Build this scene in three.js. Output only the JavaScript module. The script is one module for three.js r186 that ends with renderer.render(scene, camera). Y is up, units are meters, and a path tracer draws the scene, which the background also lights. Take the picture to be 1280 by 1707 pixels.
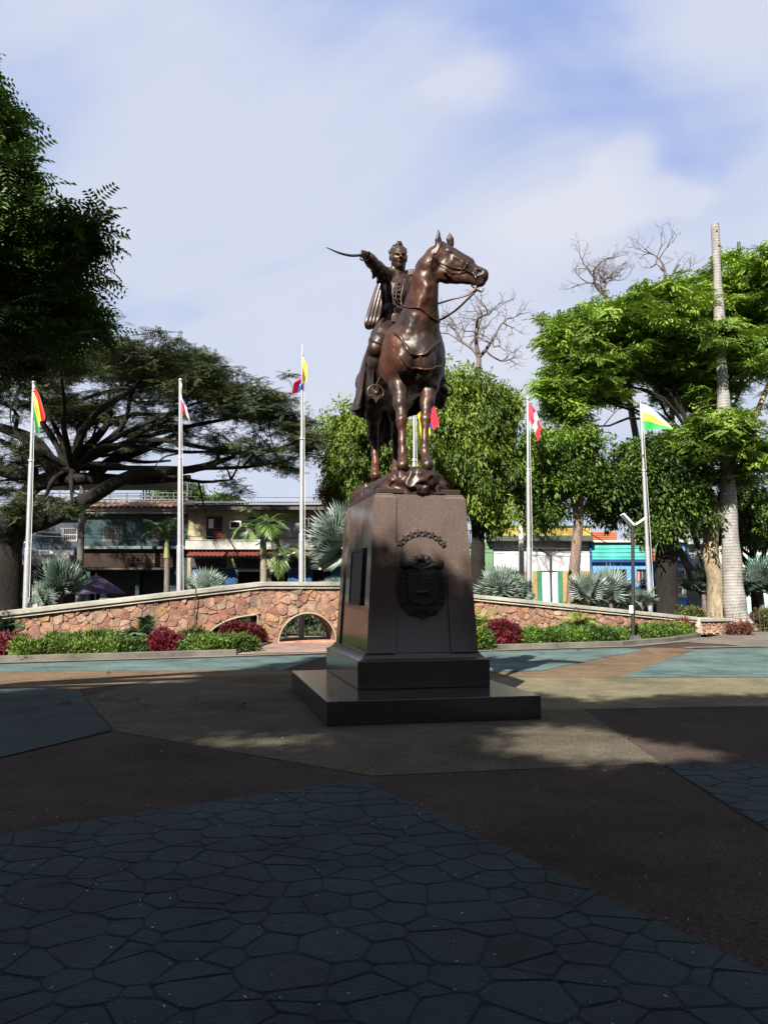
import * as THREE from 'three';
import { mergeGeometries, mergeVertices } from 'three/addons/utils/BufferGeometryUtils.js';
import { ImprovedNoise } from 'three/addons/math/ImprovedNoise.js';
import { RoundedBoxGeometry } from 'three/addons/geometries/RoundedBoxGeometry.js';
import { FontLoader } from 'three/addons/loaders/FontLoader.js';
import { TextGeometry } from 'three/addons/geometries/TextGeometry.js';

// ---------- camera, sky, sun, exposure ----------
const EXPOSURE = 3.5;
const F = 1420, EYE = 1.55, PITCH = Math.atan(126.5 / 1420);
const scene = new THREE.Scene();
const camera = new THREE.PerspectiveCamera(2 * Math.atan(853.5 / F) * 180 / Math.PI, 767 / 1024, 0.1, 600);
camera.position.set(0, EYE, 0);
camera.rotation.x = PITCH;
const SUN = new THREE.Vector3(-2.67, 5.76, 6.4).normalize();
const SUNX = 2.67 / 5.76, SUNZ = 6.4 / 5.76;                      // ground shift of a shadow per metre of height
const sun = new THREE.DirectionalLight(new THREE.Color(1, 0.93, 0.82), 5);
sun.position.copy(SUN).multiplyScalar(70); sun.target.position.set(0, 0, -14);
sun.position.add(sun.target.position); scene.add(sun, sun.target);
sun.castShadow = true; sun.shadow.radius = 1.0; sun.shadow.mapSize.set(4096, 4096);
Object.assign(sun.shadow.camera, { left: -40, right: 40, top: 40, bottom: -40, near: 1, far: 160 });

const perlin = new ImprovedNoise();
const N3 = (x, y, z) => perlin.noise(x, y, z);
const fbm = (x, y, z, o = 5) => { let s = 0, a = 0.5; for (let i = 0; i < o; i++) { s += a * N3(x, y, z); x = x * 2.03 + 11.3; y = y * 2.03 + 5.7; z = z * 2.03 + 3.1; a *= 0.5; } return s; };
const sst = (a, b, x) => { const t = Math.min(1, Math.max(0, (x - a) / (b - a))); return t * t * (3 - 2 * t); };
const mix = (a, b, t) => a + (b - a) * t;
{
  const W = 2048, H = 1024, d = new Float32Array(W * H * 4), K = 1 / EXPOSURE;
  const blue = [0.27, 0.40, 0.80], low = [0.6, 0.70, 0.885], veil = [0.69, 0.735, 0.872], white = [0.82, 0.83, 0.89];
  // thinner and thicker stretches of the cloud sheet: [direction, width, amount]
  const dirOf = (u, v) => { const a = (u - 640) / F, b = (853.5 - v) / F, c = Math.cos(PITCH), q = Math.sin(PITCH), d = [a, b * c + q, -(c - b * q)], l = Math.hypot(...d); return d.map((x) => x / l); };
  const gaps = [[dirOf(900, 130), 0.14, -0.4], [dirOf(1150, 220), 0.08, -0.22], [dirOf(40, 170), 0.08, -0.25], [dirOf(1200, 30), 0.08, 0.35], [dirOf(500, 330), 0.2, 0.25], [dirOf(150, 330), 0.12, 0.3], [dirOf(600, -120), 0.15, 0.1]], puffs = [[dirOf(1080, 335), 0.075, 0.02, 0.8], [dirOf(1040, 268), 0.03, 0.022, 0.6], [dirOf(760, 120), 0.06, 0.04, 0.45], [dirOf(920, 375), 0.05, 0.018, 0.5]];
  for (let j = 0; j < H; j++) {
    const el = ((j + 0.5) / H - 0.5) * Math.PI, y = Math.sin(el), c = Math.cos(el);
    for (let i = 0; i < W; i++) {
      const az = ((i + 0.5) / W - 0.5) * 2 * Math.PI, x = Math.cos(az) * c, z = Math.sin(az) * c, yy = Math.max(y, 0), o = (j * W + i) * 4;
      if (y < -0.02) { d[o] = d[o + 1] = d[o + 2] = 0.1 * K; d[o + 3] = 1; continue; }
      const px = x / (yy + 0.3), pz = z / (yy + 0.3);
      const w1 = fbm(px * 0.8 + 3.1, pz * 0.8, 1.7, 3), w2 = fbm(px * 0.8, pz * 0.8 + 8.2, 4.4, 3);
      const n = fbm(px * 0.7 + w1 * 0.9 + 1.9, pz * 0.7 + w2 * 0.9 + 0.35, 2.2, 5), m = fbm(px * 3.1 + w2 * 1.2, pz * 2.4 + w1 * 1.2 + 5.0, 7.7, 6);
      const rx = px * 0.82 + pz * 0.57, rz = pz * 0.82 - px * 0.57, wisp = fbm(rx * 1.6 + w1 * 1.5, rz * 6.5 + w2 * 2.2, 3.3, 6);
      let bias = 0, pf = 0; for (const [q, s, a] of gaps) { const e = 1 - (q[0] * x + q[1] * y + q[2] * z); if (e < 0.1) bias += a * Math.exp(-e * 2 / (s * s)); }
      for (const [q, sx, sy, a] of puffs) { const dx = x - q[0], dy = y - q[1]; if (z < 0 && Math.abs(dx) < 0.3) pf += a * Math.exp(-(dx * dx) / (sx * sx) - (dy * dy) / (sy * sy)); }
      const v = sst(-0.3, 0.22, n + 0.10 + bias * 0.45 + m * 0.22 + wisp * 0.3), b = sst(0.0, 0.62, m * 0.7 + wisp * 0.7 + pf) * sst(-0.2, 0.3, n + pf) * 0.52;
      const g = Math.min(1, Math.pow(1 - Math.min(1, yy), 3.2) * 1.45);
      for (let k = 0; k < 3; k++) { let s = mix(blue[k], low[k], g); s = mix(s, veil[k], v * 0.92); s = mix(s, white[k], b); d[o + k] = s * K; }
      d[o + 3] = 1;
    }
  }
  const t = new THREE.DataTexture(d, W, H, THREE.RGBAFormat, THREE.FloatType);
  t.mapping = THREE.EquirectangularReflectionMapping; t.magFilter = t.minFilter = THREE.LinearFilter; t.needsUpdate = true;
  scene.background = t; scene.environment = t;
}
// ---------- tools ----------
const V = (x, y, z) => new THREE.Vector3(x, y, z);
const rng = (s) => () => { s |= 0; s = s + 0x6D2B79F5 | 0; let t = Math.imul(s ^ s >>> 15, 1 | s); t = t + Math.imul(t ^ t >>> 7, 61 | t) ^ t; return ((t ^ t >>> 14) >>> 0) / 4294967296; };
const CP = Math.cos(PITCH), SP = Math.sin(PITCH);
const ray = (u, v) => { const a = (u - 640) / F, b = (853.5 - v) / F; return [a, b * CP + SP, CP - b * SP]; };
const P = (u, v, z) => { const [a, b, c] = ray(u, v), t = z / c; return V(a * t, EYE + b * t, -z); };      // a measured direction at depth z
const G = (u, v, y = 0) => { const [a, b, c] = ray(u, v), t = (y - EYE) / b; return V(a * t, y, -c * t); };   // where it meets height y
const names = {};
const numbered = (n) => { const k = names[n] = (names[n] ?? -1) + 1; return k ? n + '_' + String(k).padStart(3, '0') : n; };
function mk(name, geo, mat, parent = scene, info) {
  const m = new THREE.Mesh(geo, mat); m.name = parent === scene ? numbered(name) : name; m.castShadow = m.receiveShadow = true;
  if (info) Object.assign(m.userData, info); parent.add(m); return m;
}
function thing(name, label, category, pos = [0, 0, 0], turn = 0, group) {
  const o = new THREE.Group(); o.name = numbered(name); o.position.set(...(pos.isVector3 ? pos.toArray() : pos)); o.rotation.y = turn;
  o.userData = { label, category }; if (group) o.userData.group = group; scene.add(o); return o;
}
const struct = (name, geo, mat) => mk(name, geo, mat, scene, { kind: 'structure' });
function prep(g) {                                              // plain triangles with position, normal and uv
  if (g.index) g = g.toNonIndexed();
  if (!g.attributes.normal) g.computeVertexNormals();
  for (const k of Object.keys(g.attributes)) if (!['position', 'normal', 'uv', 'color'].includes(k)) g.deleteAttribute(k);
  if (!g.attributes.uv) g.setAttribute('uv', new THREE.BufferAttribute(new Float32Array(g.attributes.position.count * 2), 2));
  return g;
}
function muv(g) {                                               // uv in metres from the face's main direction
  g = prep(g); const p = g.attributes.position, uv = g.attributes.uv, a = V(), b = V(), c = V();
  for (let i = 0; i < p.count; i += 3) {
    a.fromBufferAttribute(p, i); b.fromBufferAttribute(p, i + 1); c.fromBufferAttribute(p, i + 2);
    const n = b.clone().sub(a).cross(c.clone().sub(a)), x = Math.abs(n.x), y = Math.abs(n.y), z = Math.abs(n.z);
    for (let k = 0; k < 3; k++) { const q = [a, b, c][k]; y >= x && y >= z ? uv.setXY(i + k, q.x, q.z) : x >= z ? uv.setXY(i + k, q.z, q.y) : uv.setXY(i + k, q.x, q.y); }
  }
  return g;
}
const merge = (list) => { list = list.map(prep); const c = list.some((g) => g.attributes.color); if (c) for (const g of list) if (!g.attributes.color) g.setAttribute('color', new THREE.BufferAttribute(new Float32Array(g.attributes.position.count * 3).fill(1), 3)); return mergeGeometries(list); };
const bx = (w, h, d, x = 0, y = 0, z = 0, r = 0) => muv((r ? new RoundedBoxGeometry(w, h, d, 2, r) : new THREE.BoxGeometry(w, h, d)).translate(x, y, z));
const span = (x0, x1, y0, y1, z0, z1, r = 0) => bx(x1 - x0, y1 - y0, z1 - z0, (x0 + x1) / 2, (y0 + y1) / 2, (z0 + z1) / 2, r);
function tube(pts, rad, radial = 7, seg, caps = true) {         // swept round bar: rad is a number or a function of 0..1
  const R = typeof rad === 'function' ? rad : () => rad;
  const curve = pts.length > 2 ? new THREE.CatmullRomCurve3(pts, false, 'centripetal') : new THREE.LineCurve3(pts[0], pts[1]);
  seg = seg || Math.max(1, (pts.length - 1) * 4); if (pts.length === 2 && typeof rad !== 'function') seg = 1;
  const pos = [], uv = [], idx = []; let nrm = null, prev = null, len = 0, last = null;
  for (let i = 0; i <= seg; i++) {
    const t = i / seg, p = curve.getPoint(t), tan = curve.getTangent(t).normalize();
    if (!nrm) { nrm = Math.abs(tan.y) < 0.9 ? V(0, 1, 0) : V(1, 0, 0); nrm.cross(tan).normalize(); } else nrm.sub(tan.clone().multiplyScalar(nrm.dot(tan))).normalize();
    const bi = tan.clone().cross(nrm); if (last) len += p.distanceTo(last); last = p;
    for (let k = 0; k <= radial; k++) { const a = k / radial * 2 * Math.PI, r = R(t, a), q = p.clone().addScaledVector(nrm, Math.cos(a) * r).addScaledVector(bi, Math.sin(a) * r); pos.push(q.x, q.y, q.z); uv.push(k / radial * 6.28 * R(0.3, 0), len); }
  }
  const w = radial + 1;
  for (let i = 0; i < seg; i++) for (let k = 0; k < radial; k++) { const a = i * w + k; idx.push(a, a + 1, a + w, a + 1, a + w + 1, a + w); }
  const g = new THREE.BufferGeometry(); g.setAttribute('position', new THREE.Float32BufferAttribute(pos, 3)); g.setAttribute('uv', new THREE.Float32BufferAttribute(uv, 2)); g.setIndex(idx); g.computeVertexNormals();
  const nn = g.attributes.normal;                               // close the seam
  for (let i = 0; i <= seg; i++) { const a = i * w, b = a + radial, v = V(nn.getX(a) + nn.getX(b), nn.getY(a) + nn.getY(b), nn.getZ(a) + nn.getZ(b)).normalize(); nn.setXYZ(a, v.x, v.y, v.z); nn.setXYZ(b, v.x, v.y, v.z); }
  const out = [prep(g)];
  if (caps) for (const [t, s] of [[0, -1], [1, 1]]) {
    const c = [], p = curve.getPoint(t), i0 = t * seg * w;
    for (let k = 0; k < radial; k++) { const A = (j) => [pos[(i0 + j) * 3], pos[(i0 + j) * 3 + 1], pos[(i0 + j) * 3 + 2]]; s > 0 ? c.push(p.x, p.y, p.z, ...A(k), ...A(k + 1)) : c.push(p.x, p.y, p.z, ...A(k + 1), ...A(k)); }
    const g2 = new THREE.BufferGeometry(); g2.setAttribute('position', new THREE.Float32BufferAttribute(c, 3)); out.push(prep(g2));
  }
  return out.length > 1 ? mergeGeometries(out) : out[0];
}
function poly(pts, y, hole) {                                    // flat piece of ground from [x, depth] corners
  const s = new THREE.Shape(pts.map(([x, z]) => new THREE.Vector2(x, z)));
  if (hole) s.holes.push(new THREE.Path(hole.map(([x, z]) => new THREE.Vector2(x, z))));
  return muv(new THREE.ShapeGeometry(s).rotateX(-Math.PI / 2).translate(0, y, 0));
}
function geoFrom(pos, uv) { const g = new THREE.BufferGeometry(); g.setAttribute('position', new THREE.Float32BufferAttribute(pos, 3)); if (uv) g.setAttribute('uv', new THREE.Float32BufferAttribute(uv, 2)); g.computeVertexNormals(); return prep(g); }
function grid(nu, nv, fn) {                                      // smooth sheet: fn(s, t) -> Vector3, uv = (s, t)
  const pos = [], uv = [], idx = [];
  for (let j = 0; j <= nv; j++) for (let i = 0; i <= nu; i++) { const p = fn(i / nu, j / nv); pos.push(p.x, p.y, p.z); uv.push(i / nu, j / nv); }
  for (let j = 0; j < nv; j++) for (let i = 0; i < nu; i++) { const a = j * (nu + 1) + i, b = a + nu + 1; idx.push(a, a + 1, b, a + 1, b + 1, b); }
  const g = new THREE.BufferGeometry(); g.setAttribute('position', new THREE.Float32BufferAttribute(pos, 3)); g.setAttribute('uv', new THREE.Float32BufferAttribute(uv, 2)); g.setIndex(idx); g.computeVertexNormals(); return g;
}
const extrude = (shape, depth, bevel = 0, seg = 8) => muv(new THREE.ExtrudeGeometry(shape, { depth, bevelEnabled: bevel > 0, bevelSize: bevel, bevelThickness: bevel, bevelSegments: 2, curveSegments: seg }));

// ---------- textures: tileable noise ----------
function tnoise(size, cells, seed) {
  const r = rng(seed), t = new Float32Array(cells * cells).map(() => r()), o = new Float32Array(size * size), s = (x) => x * x * (3 - 2 * x);
  for (let j = 0; j < size; j++) for (let i = 0; i < size; i++) {
    const x = i / size * cells, y = j / size * cells, a = Math.floor(x), b = Math.floor(y), u = s(x - a), v = s(y - b), a1 = (a + 1) % cells, b1 = (b + 1) % cells;
    o[j * size + i] = mix(mix(t[b * cells + a], t[b * cells + a1], u), mix(t[b1 * cells + a], t[b1 * cells + a1], u), v);
  }
  return o;
}
function layers(size, list, seed) { const o = new Float32Array(size * size); list.forEach(([c, a], k) => { const n = tnoise(size, c, seed + k * 17); for (let i = 0; i < o.length; i++) o[i] += a * (n[i] - 0.5); }); return o; }
function tex(size, metres, fn, srgb = true) {
  const d = new Uint8Array(size * size * 4);
  for (let j = 0; j < size; j++) for (let i = 0; i < size; i++) { const c = fn(j * size + i, i, j), o = (j * size + i) * 4; const q = typeof c === 'number' ? [c, c, c] : c; for (let k = 0; k < 3; k++) d[o + k] = Math.max(0, Math.min(255, q[k])); d[o + 3] = 255; }
  const t = new THREE.DataTexture(d, size, size); t.wrapS = t.wrapT = THREE.RepeatWrapping; t.magFilter = THREE.LinearFilter; t.minFilter = THREE.LinearMipmapLinearFilter; t.generateMipmaps = true;
  t.repeat.set(1 / (metres[0] ?? metres), 1 / (metres[1] ?? metres)); if (srgb) t.colorSpace = THREE.SRGBColorSpace; t.needsUpdate = true; return t;
}
const enc = (x) => 255 * (x <= 0.0031308 ? 12.92 * x : 1.055 * Math.pow(x, 1 / 2.4) - 0.055);
const lin = (r, g, b) => new THREE.Color().setRGB(r, g, b);
const std = (o) => new THREE.MeshStandardMaterial({ roughness: 0.8, metalness: 0, ...o, color: Array.isArray(o.color) ? lin(...o.color) : (o.color ?? 0xffffff) });
const phys = (o) => new THREE.MeshPhysicalMaterial({ roughness: 0.8, metalness: 0, ...o, color: Array.isArray(o.color) ? lin(...o.color) : (o.color ?? 0xffffff) });
// a multiplier texture around 1 (stored at half) with blotches and grain; the material's colour is doubled to match
const GR = {};
function grain(kind) {
  if (GR[kind]) return GR[kind];
  if (kind === 'aggregate') { const a = layers(1024, [[3, 0.5], [7, 0.4], [19, 0.3]], 5), r = rng(9), n = tnoise(1024, 340, 3), f = tnoise(1024, 512, 4); GR[kind] = [tex(1024, 3.1, (i) => { const s = n[i] > 0.83 ? 1.7 : n[i] < 0.22 ? 0.5 : 0.9; return enc(0.5 * (1 + a[i] * 0.9) * (s + (f[i] - 0.5) * 0.7)); }), tex(1024, 3.1, (i) => 255 * (0.6 * n[i] + 0.4 * f[i]), false)]; }
  if (kind === 'concrete') { const a = layers(1024, [[3, 0.55], [9, 0.5], [40, 0.3], [180, 0.22]], 21), f = tnoise(1024, 400, 8); GR[kind] = [tex(1024, 3.7, (i) => enc(0.5 * (1 + a[i] * 1.0 + (f[i] - 0.5) * 0.22))), tex(1024, 3.7, (i) => 128 + 90 * a[i] + 60 * (f[i] - 0.5), false)]; }
  if (kind === 'granite') { const n = tnoise(512, 200, 33), f = tnoise(512, 256, 37), a = layers(512, [[4, 0.3]], 40); GR[kind] = [tex(512, 0.8, (i) => { const s = n[i] > 0.8 ? 0.35 : n[i] < 0.2 ? 1.6 : 1; return enc(0.5 * s * (1 + a[i] * 0.5 + (f[i] - 0.5) * 0.8)); }), null]; }
  if (kind === 'plaster') { const a = layers(512, [[3, 0.5], [8, 0.4], [30, 0.25], [120, 0.15]], 51), s = layers(512, [[24, 0.4]], 57); GR[kind] = [tex(512, 5.3, (i, x, y) => enc(0.5 * Math.max(0.3, 1 + a[i] * 0.8 + s[(((y >> 4) % 512) * 512 + x)] * 0.4))), tex(512, 5.3, (i) => 128 + 110 * a[i], false)]; }
  if (kind === 'rock') { const a = layers(512, [[5, 0.5], [14, 0.4], [50, 0.3], [160, 0.2]], 61); GR[kind] = [tex(512, 1.3, (i) => [enc(0.5 * (1 + a[i] * 1.2)), enc(0.5 * (1 + a[i] * 1.05)), enc(0.5 * (1 + a[i] * 0.9))]), tex(512, 1.3, (i) => 128 + 110 * a[i], false)]; }
  if (kind === 'bark') { const a = layers(512, [[6, 0.5], [20, 0.5], [90, 0.4]], 71), b = tnoise(512, 64, 75); GR[kind] = [tex(512, [0.7, 2.2], (i, x, y) => enc(0.5 * (1 + a[i] * 0.9 + (b[(((y >> 2) % 512) * 512 + x)] - 0.5) * 0.7))), tex(512, [0.7, 2.2], (i, x, y) => 128 + 70 * a[i] + 120 * (b[(((y >> 2) % 512) * 512 + x)] - 0.5), false)]; }
  if (kind === 'rings') { const a = layers(512, [[5, 0.5], [20, 0.4], [100, 0.3]], 81), r = tnoise(512, 64, 85); GR[kind] = [tex(512, [2.4, 2.4], (i, x, y) => { const k = Math.sin(y / 512 * 2 * Math.PI * 22 + r[i] * 2.2); return enc(0.5 * (1 + a[i] * 0.7) * (k > 0.75 ? 0.62 : 1)); }), tex(512, [2.4, 2.4], (i, x, y) => 128 + 60 * Math.sin(y / 512 * 2 * Math.PI * 22 + r[i] * 2.2) + 60 * a[i], false)]; }
  if (kind === 'metal') { const a = layers(512, [[4, 0.4], [16, 0.4], [80, 0.4]], 91); GR[kind] = [tex(512, 0.9, (i) => enc(0.5 * (1 + a[i] * 0.5))), null]; }
  return GR[kind];
}
const surf = (kind, color, o = {}) => { const [m, b] = grain(kind); const { bump = 0.004, scale, ...rest } = { specularIntensity: 0.5, ...o }; let mm = m, bb = b; if (scale) { mm = m.clone(); mm.repeat.multiplyScalar(1 / scale); mm.needsUpdate = true; if (b) { bb = b.clone(); bb.repeat.multiplyScalar(1 / scale); bb.needsUpdate = true; } } return phys({ color: color.map((c) => c * 2), map: mm, ...(bb && bump ? { bumpMap: bb, bumpScale: bump } : {}), ...rest }); };

// ---------- cells: irregular stones that fill a convex outline ----------
function clip(pl, nx, ny, d) { const o = []; for (let i = 0; i < pl.length; i++) { const a = pl[i], b = pl[(i + 1) % pl.length], da = a[0] * nx + a[1] * ny - d, db = b[0] * nx + b[1] * ny - d; if (da <= 0) o.push(a); if ((da < 0 && db > 0) || (da > 0 && db < 0)) { const t = da / (da - db); o.push([mix(a[0], b[0], t), mix(a[1], b[1], t)]); } } return o; }
const area = (p) => { let s = 0; for (let i = 0; i < p.length; i++) { const a = p[i], b = p[(i + 1) % p.length]; s += a[0] * b[1] - a[1] * b[0]; } return s / 2; };
const centre = (p) => { let x = 0, y = 0; for (const q of p) { x += q[0]; y += q[1]; } return [x / p.length, y / p.length]; };
function inside(p, x, y) { let c = false; for (let i = 0, j = p.length - 1; i < p.length; j = i++) if ((p[i][1] > y) !== (p[j][1] > y) && x < (p[j][0] - p[i][0]) * (y - p[i][1]) / (p[j][1] - p[i][1]) + p[i][0]) c = !c; return c; }
function cells(seeds, outline, reach, w = null) {
  return seeds.map((s, si) => { let c = outline.map((q) => q.slice()); for (let ti = 0; ti < seeds.length; ti++) { const t = seeds[ti], dx = t[0] - s[0], dy = t[1] - s[1], l = dx * dx + dy * dy; if (!l || l > reach * reach) continue; c = clip(c, dx, dy, (t[0] * t[0] + t[1] * t[1] - s[0] * s[0] - s[1] * s[1] + (w ? w[si] - w[ti] : 0)) / 2); if (!c.length) break; } return c; });
}
function scatter(outline, r, rand, stretch = 1) { const xs = outline.map((p) => p[0]), ys = outline.map((p) => p[1]), x0 = Math.min(...xs), x1 = Math.max(...xs), y0 = Math.min(...ys), y1 = Math.max(...ys), out = []; let miss = 0; while (miss < 900) { const p = [mix(x0, x1, rand()), mix(y0, y1, rand())], rr = r * (0.62 + 0.76 * rand()); if (inside(outline, ...p) && out.every((q) => Math.hypot((q[0] - p[0]) / stretch, q[1] - p[1]) > rr)) { out.push(p); miss = 0; } else miss++; } return out; }
function inset(p, gap) { if (area(p) < 0) p = p.slice().reverse(); let c = p; for (let i = 0; i < p.length; i++) { const a = p[i], b = p[(i + 1) % p.length], l = Math.hypot(b[0] - a[0], b[1] - a[1]); if (l < 1e-6) continue; const nx = (b[1] - a[1]) / l, ny = -(b[0] - a[0]) / l; c = clip(c, nx, ny, a[0] * nx + a[1] * ny - gap); if (c.length < 3) return null; } return c; }
function rounded(p, rand, cut = 0.22, bow = 0.0) { const o = []; for (let i = 0; i < p.length; i++) { const a = p[(i + p.length - 1) % p.length], b = p[i], c = p[(i + 1) % p.length], f = cut * (0.6 + 0.8 * rand()); o.push([mix(b[0], a[0], f), mix(b[1], a[1], f)], [mix(b[0], c[0], f), mix(b[1], c[1], f)]); } if (bow) { const [x, y] = centre(o); return o.map((q) => { const k = 1 + bow * (rand() - 0.5); return [x + (q[0] - x) * k, y + (q[1] - y) * k]; }); } return o; }
function pebble(p, height, bevel, rand, lift = 0.25) {          // a stone: outline p in x, y; face towards +z
  const [cx, cy] = centre(p), n = p.length, pos = [], sh = Math.min(0.45, bevel / Math.sqrt(Math.abs(area(p)))), tx = (rand() - 0.5) * lift, ty = (rand() - 0.5) * lift;
  const top = p.map(([x, y]) => { const X = mix(x, cx, sh), Y = mix(y, cy, sh); return [X, Y, height * (1 + (rand() - 0.5) * 0.2) + (X - cx) * tx + (Y - cy) * ty]; });
  for (let i = 0; i < n; i++) { const j = (i + 1) % n, a = [...p[i], 0], b = [...p[j], 0], c = top[j], d = top[i], m = [cx, cy, height * 1.08]; pos.push(...a, ...b, ...c, ...a, ...c, ...d, ...d, ...c, ...m); }
  return muv(geoFrom(pos));
}

// ---------- distance fields: bodies as one continuous surface ----------
class Field {
  constructor(lo, hi, h) { this.lo = lo; this.h = h; this.n = [0, 1, 2].map((k) => Math.ceil((hi[k] - lo[k]) / h) + 1); this.d = new Float32Array(this.n[0] * this.n[1] * this.n[2]).fill(1); }
  apply(lo, hi, fn) {
    const { n, h, d } = this, a = [], b = []; for (let k = 0; k < 3; k++) { a[k] = Math.max(0, Math.floor((lo[k] - this.lo[k]) / h)); b[k] = Math.min(n[k] - 1, Math.ceil((hi[k] - this.lo[k]) / h)); }
    for (let z = a[2]; z <= b[2]; z++) for (let y = a[1]; y <= b[1]; y++) for (let x = a[0], o = (z * n[1] + y) * n[0] + x; x <= b[0]; x++, o++) d[o] = fn(d[o], this.lo[0] + x * h, this.lo[1] + y * h, this.lo[2] + z * h);
  }
  static u(a, b, k) { const h = Math.max(k - Math.abs(a - b), 0) / k; return Math.min(a, b) - h * h * k * 0.25; }
  static s(a, b, k) { const h = Math.max(k - Math.abs(a + b), 0) / k; return Math.max(a, -b) + h * h * k * 0.25; }
  cap(a, b, ra, rb = ra, k = 0.05, o = {}) {                     // tapered limb; o.sq = [axis, factor] flattens it, o.cut carves
    const m = Math.max(ra, rb) * Math.max(1, o.sq?.[1] ?? 1) + k + this.h * 4, bx = b.x - a.x, by = b.y - a.y, bz = b.z - a.z, L = bx * bx + by * by + bz * bz || 1e-9, w = o.sq?.[0], f = o.sq ? 1 / o.sq[1] - 1 : 0, op = o.cut ? Field.s : Field.u;
    this.apply([Math.min(a.x, b.x) - m, Math.min(a.y, b.y) - m, Math.min(a.z, b.z) - m], [Math.max(a.x, b.x) + m, Math.max(a.y, b.y) + m, Math.max(a.z, b.z) + m], (v, x, y, z) => {
      let t = ((x - a.x) * bx + (y - a.y) * by + (z - a.z) * bz) / L; t = t < 0 ? 0 : t > 1 ? 1 : t;
      let qx = x - a.x - bx * t, qy = y - a.y - by * t, qz = z - a.z - bz * t; if (w) { const e = (qx * w.x + qy * w.y + qz * w.z) * f; qx += w.x * e; qy += w.y * e; qz += w.z * e; }
      return op(v, Math.sqrt(qx * qx + qy * qy + qz * qz) - mix(ra, rb, t), k);
    }); return this;
  }
  ell(c, r, k = 0.05, o = {}) {
    const m = Math.max(...r) + k + this.h * 4, q = o.rot ? new THREE.Quaternion().setFromEuler(new THREE.Euler(...o.rot)).invert() : null, t = V(), op = o.cut ? Field.s : Field.u;
    this.apply([c.x - m, c.y - m, c.z - m], [c.x + m, c.y + m, c.z + m], (v, x, y, z) => { t.set(x - c.x, y - c.y, z - c.z); if (q) t.applyQuaternion(q); const X = t.x / r[0], Y = t.y / r[1], Z = t.z / r[2], k0 = Math.sqrt(X * X + Y * Y + Z * Z), k1 = Math.sqrt((X / r[0]) ** 2 + (Y / r[1]) ** 2 + (Z / r[2]) ** 2) || 1e-6; return op(v, k0 < 1e-6 ? -Math.min(...r) : k0 * (k0 - 1) / k1, k); }); return this;
  }
  chain(pts, k = 0.05, o = {}) { for (let i = 0; i + 1 < pts.length; i++) this.cap(pts[i][0], pts[i + 1][0], pts[i][1], pts[i + 1][1], k, o); return this; }
  at(p) { const { n, h, d, lo } = this, f = [(p.x - lo[0]) / h, (p.y - lo[1]) / h, (p.z - lo[2]) / h], i = f.map((x, k) => Math.max(0, Math.min(n[k] - 2, Math.floor(x)))), t = f.map((x, k) => Math.max(0, Math.min(1, x - i[k]))), D = (x, y, z) => d[((i[2] + z) * n[1] + i[1] + y) * n[0] + i[0] + x]; const X = (y, z) => mix(D(0, y, z), D(1, y, z), t[0]); return mix(mix(X(0, 0), X(1, 0), t[1]), mix(X(0, 1), X(1, 1), t[1]), t[2]); }
  grad(p) { const e = this.h * 1.2, A = (x, y, z) => this.at(V(p.x + x, p.y + y, p.z + z)); const g = V(A(e, 0, 0) - A(-e, 0, 0), A(0, e, 0) - A(0, -e, 0), A(0, 0, e) - A(0, 0, -e)); return g.lengthSq() > 1e-12 ? g.normalize() : V(0, 0, 1); }
  onto(p, off = 0) { p = p.clone(); for (let i = 0; i < 14; i++) p.addScaledVector(this.grad(p), Math.max(-0.08, Math.min(0.08, off - this.at(p)))); return p; }
  mesh() {                                                       // surface nets
    const { n, h, d, lo } = this, id = new Int32Array(d.length).fill(-1), pos = [], idx = [], S = [1, n[0], n[0] * n[1]];
    for (let z = 0; z < n[2] - 1; z++) for (let y = 0; y < n[1] - 1; y++) for (let x = 0; x < n[0] - 1; x++) {
      const o = x + y * S[1] + z * S[2]; let c = 0, sx = 0, sy = 0, sz = 0, mask = 0; for (let k = 0; k < 8; k++) if (d[o + (k & 1) + (k >> 1 & 1) * S[1] + (k >> 2) * S[2]] < 0) mask |= 1 << k;
      if (mask === 0 || mask === 255) continue;
      for (let k = 0; k < 8; k++) for (let e = 0; e < 3; e++) { if (k >> e & 1) continue; const m = k | 1 << e, A = d[o + (k & 1) + (k >> 1 & 1) * S[1] + (k >> 2) * S[2]], B = d[o + (m & 1) + (m >> 1 & 1) * S[1] + (m >> 2) * S[2]]; if ((A < 0) === (B < 0)) continue; const t = A / (A - B); sx += (k & 1) + (e === 0 ? t : 0); sy += (k >> 1 & 1) + (e === 1 ? t : 0); sz += (k >> 2) + (e === 2 ? t : 0); c++; }
      id[o] = pos.length / 3; pos.push(lo[0] + (x + sx / c) * h, lo[1] + (y + sy / c) * h, lo[2] + (z + sz / c) * h);
    }
    for (let z = 1; z < n[2] - 1; z++) for (let y = 1; y < n[1] - 1; y++) for (let x = 1; x < n[0] - 1; x++) {
      const o = x + y * S[1] + z * S[2]; for (let e = 0; e < 3; e++) { const A = d[o] < 0, B = d[o + S[e]] < 0; if (A === B) continue; const u = S[(e + 1) % 3], v = S[(e + 2) % 3], q = [id[o - u - v], id[o - v], id[o], id[o - u]]; if (q.some((i) => i < 0)) continue; A ? idx.push(q[0], q[1], q[2], q[0], q[2], q[3]) : idx.push(q[0], q[2], q[1], q[0], q[3], q[2]); }
    }
    const g = new THREE.BufferGeometry(), nr = new Float32Array(pos.length), p = V(); for (let i = 0; i < pos.length; i += 3) { p.set(pos[i], pos[i + 1], pos[i + 2]); const q = this.grad(p); nr[i] = q.x; nr[i + 1] = q.y; nr[i + 2] = q.z; }
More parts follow.
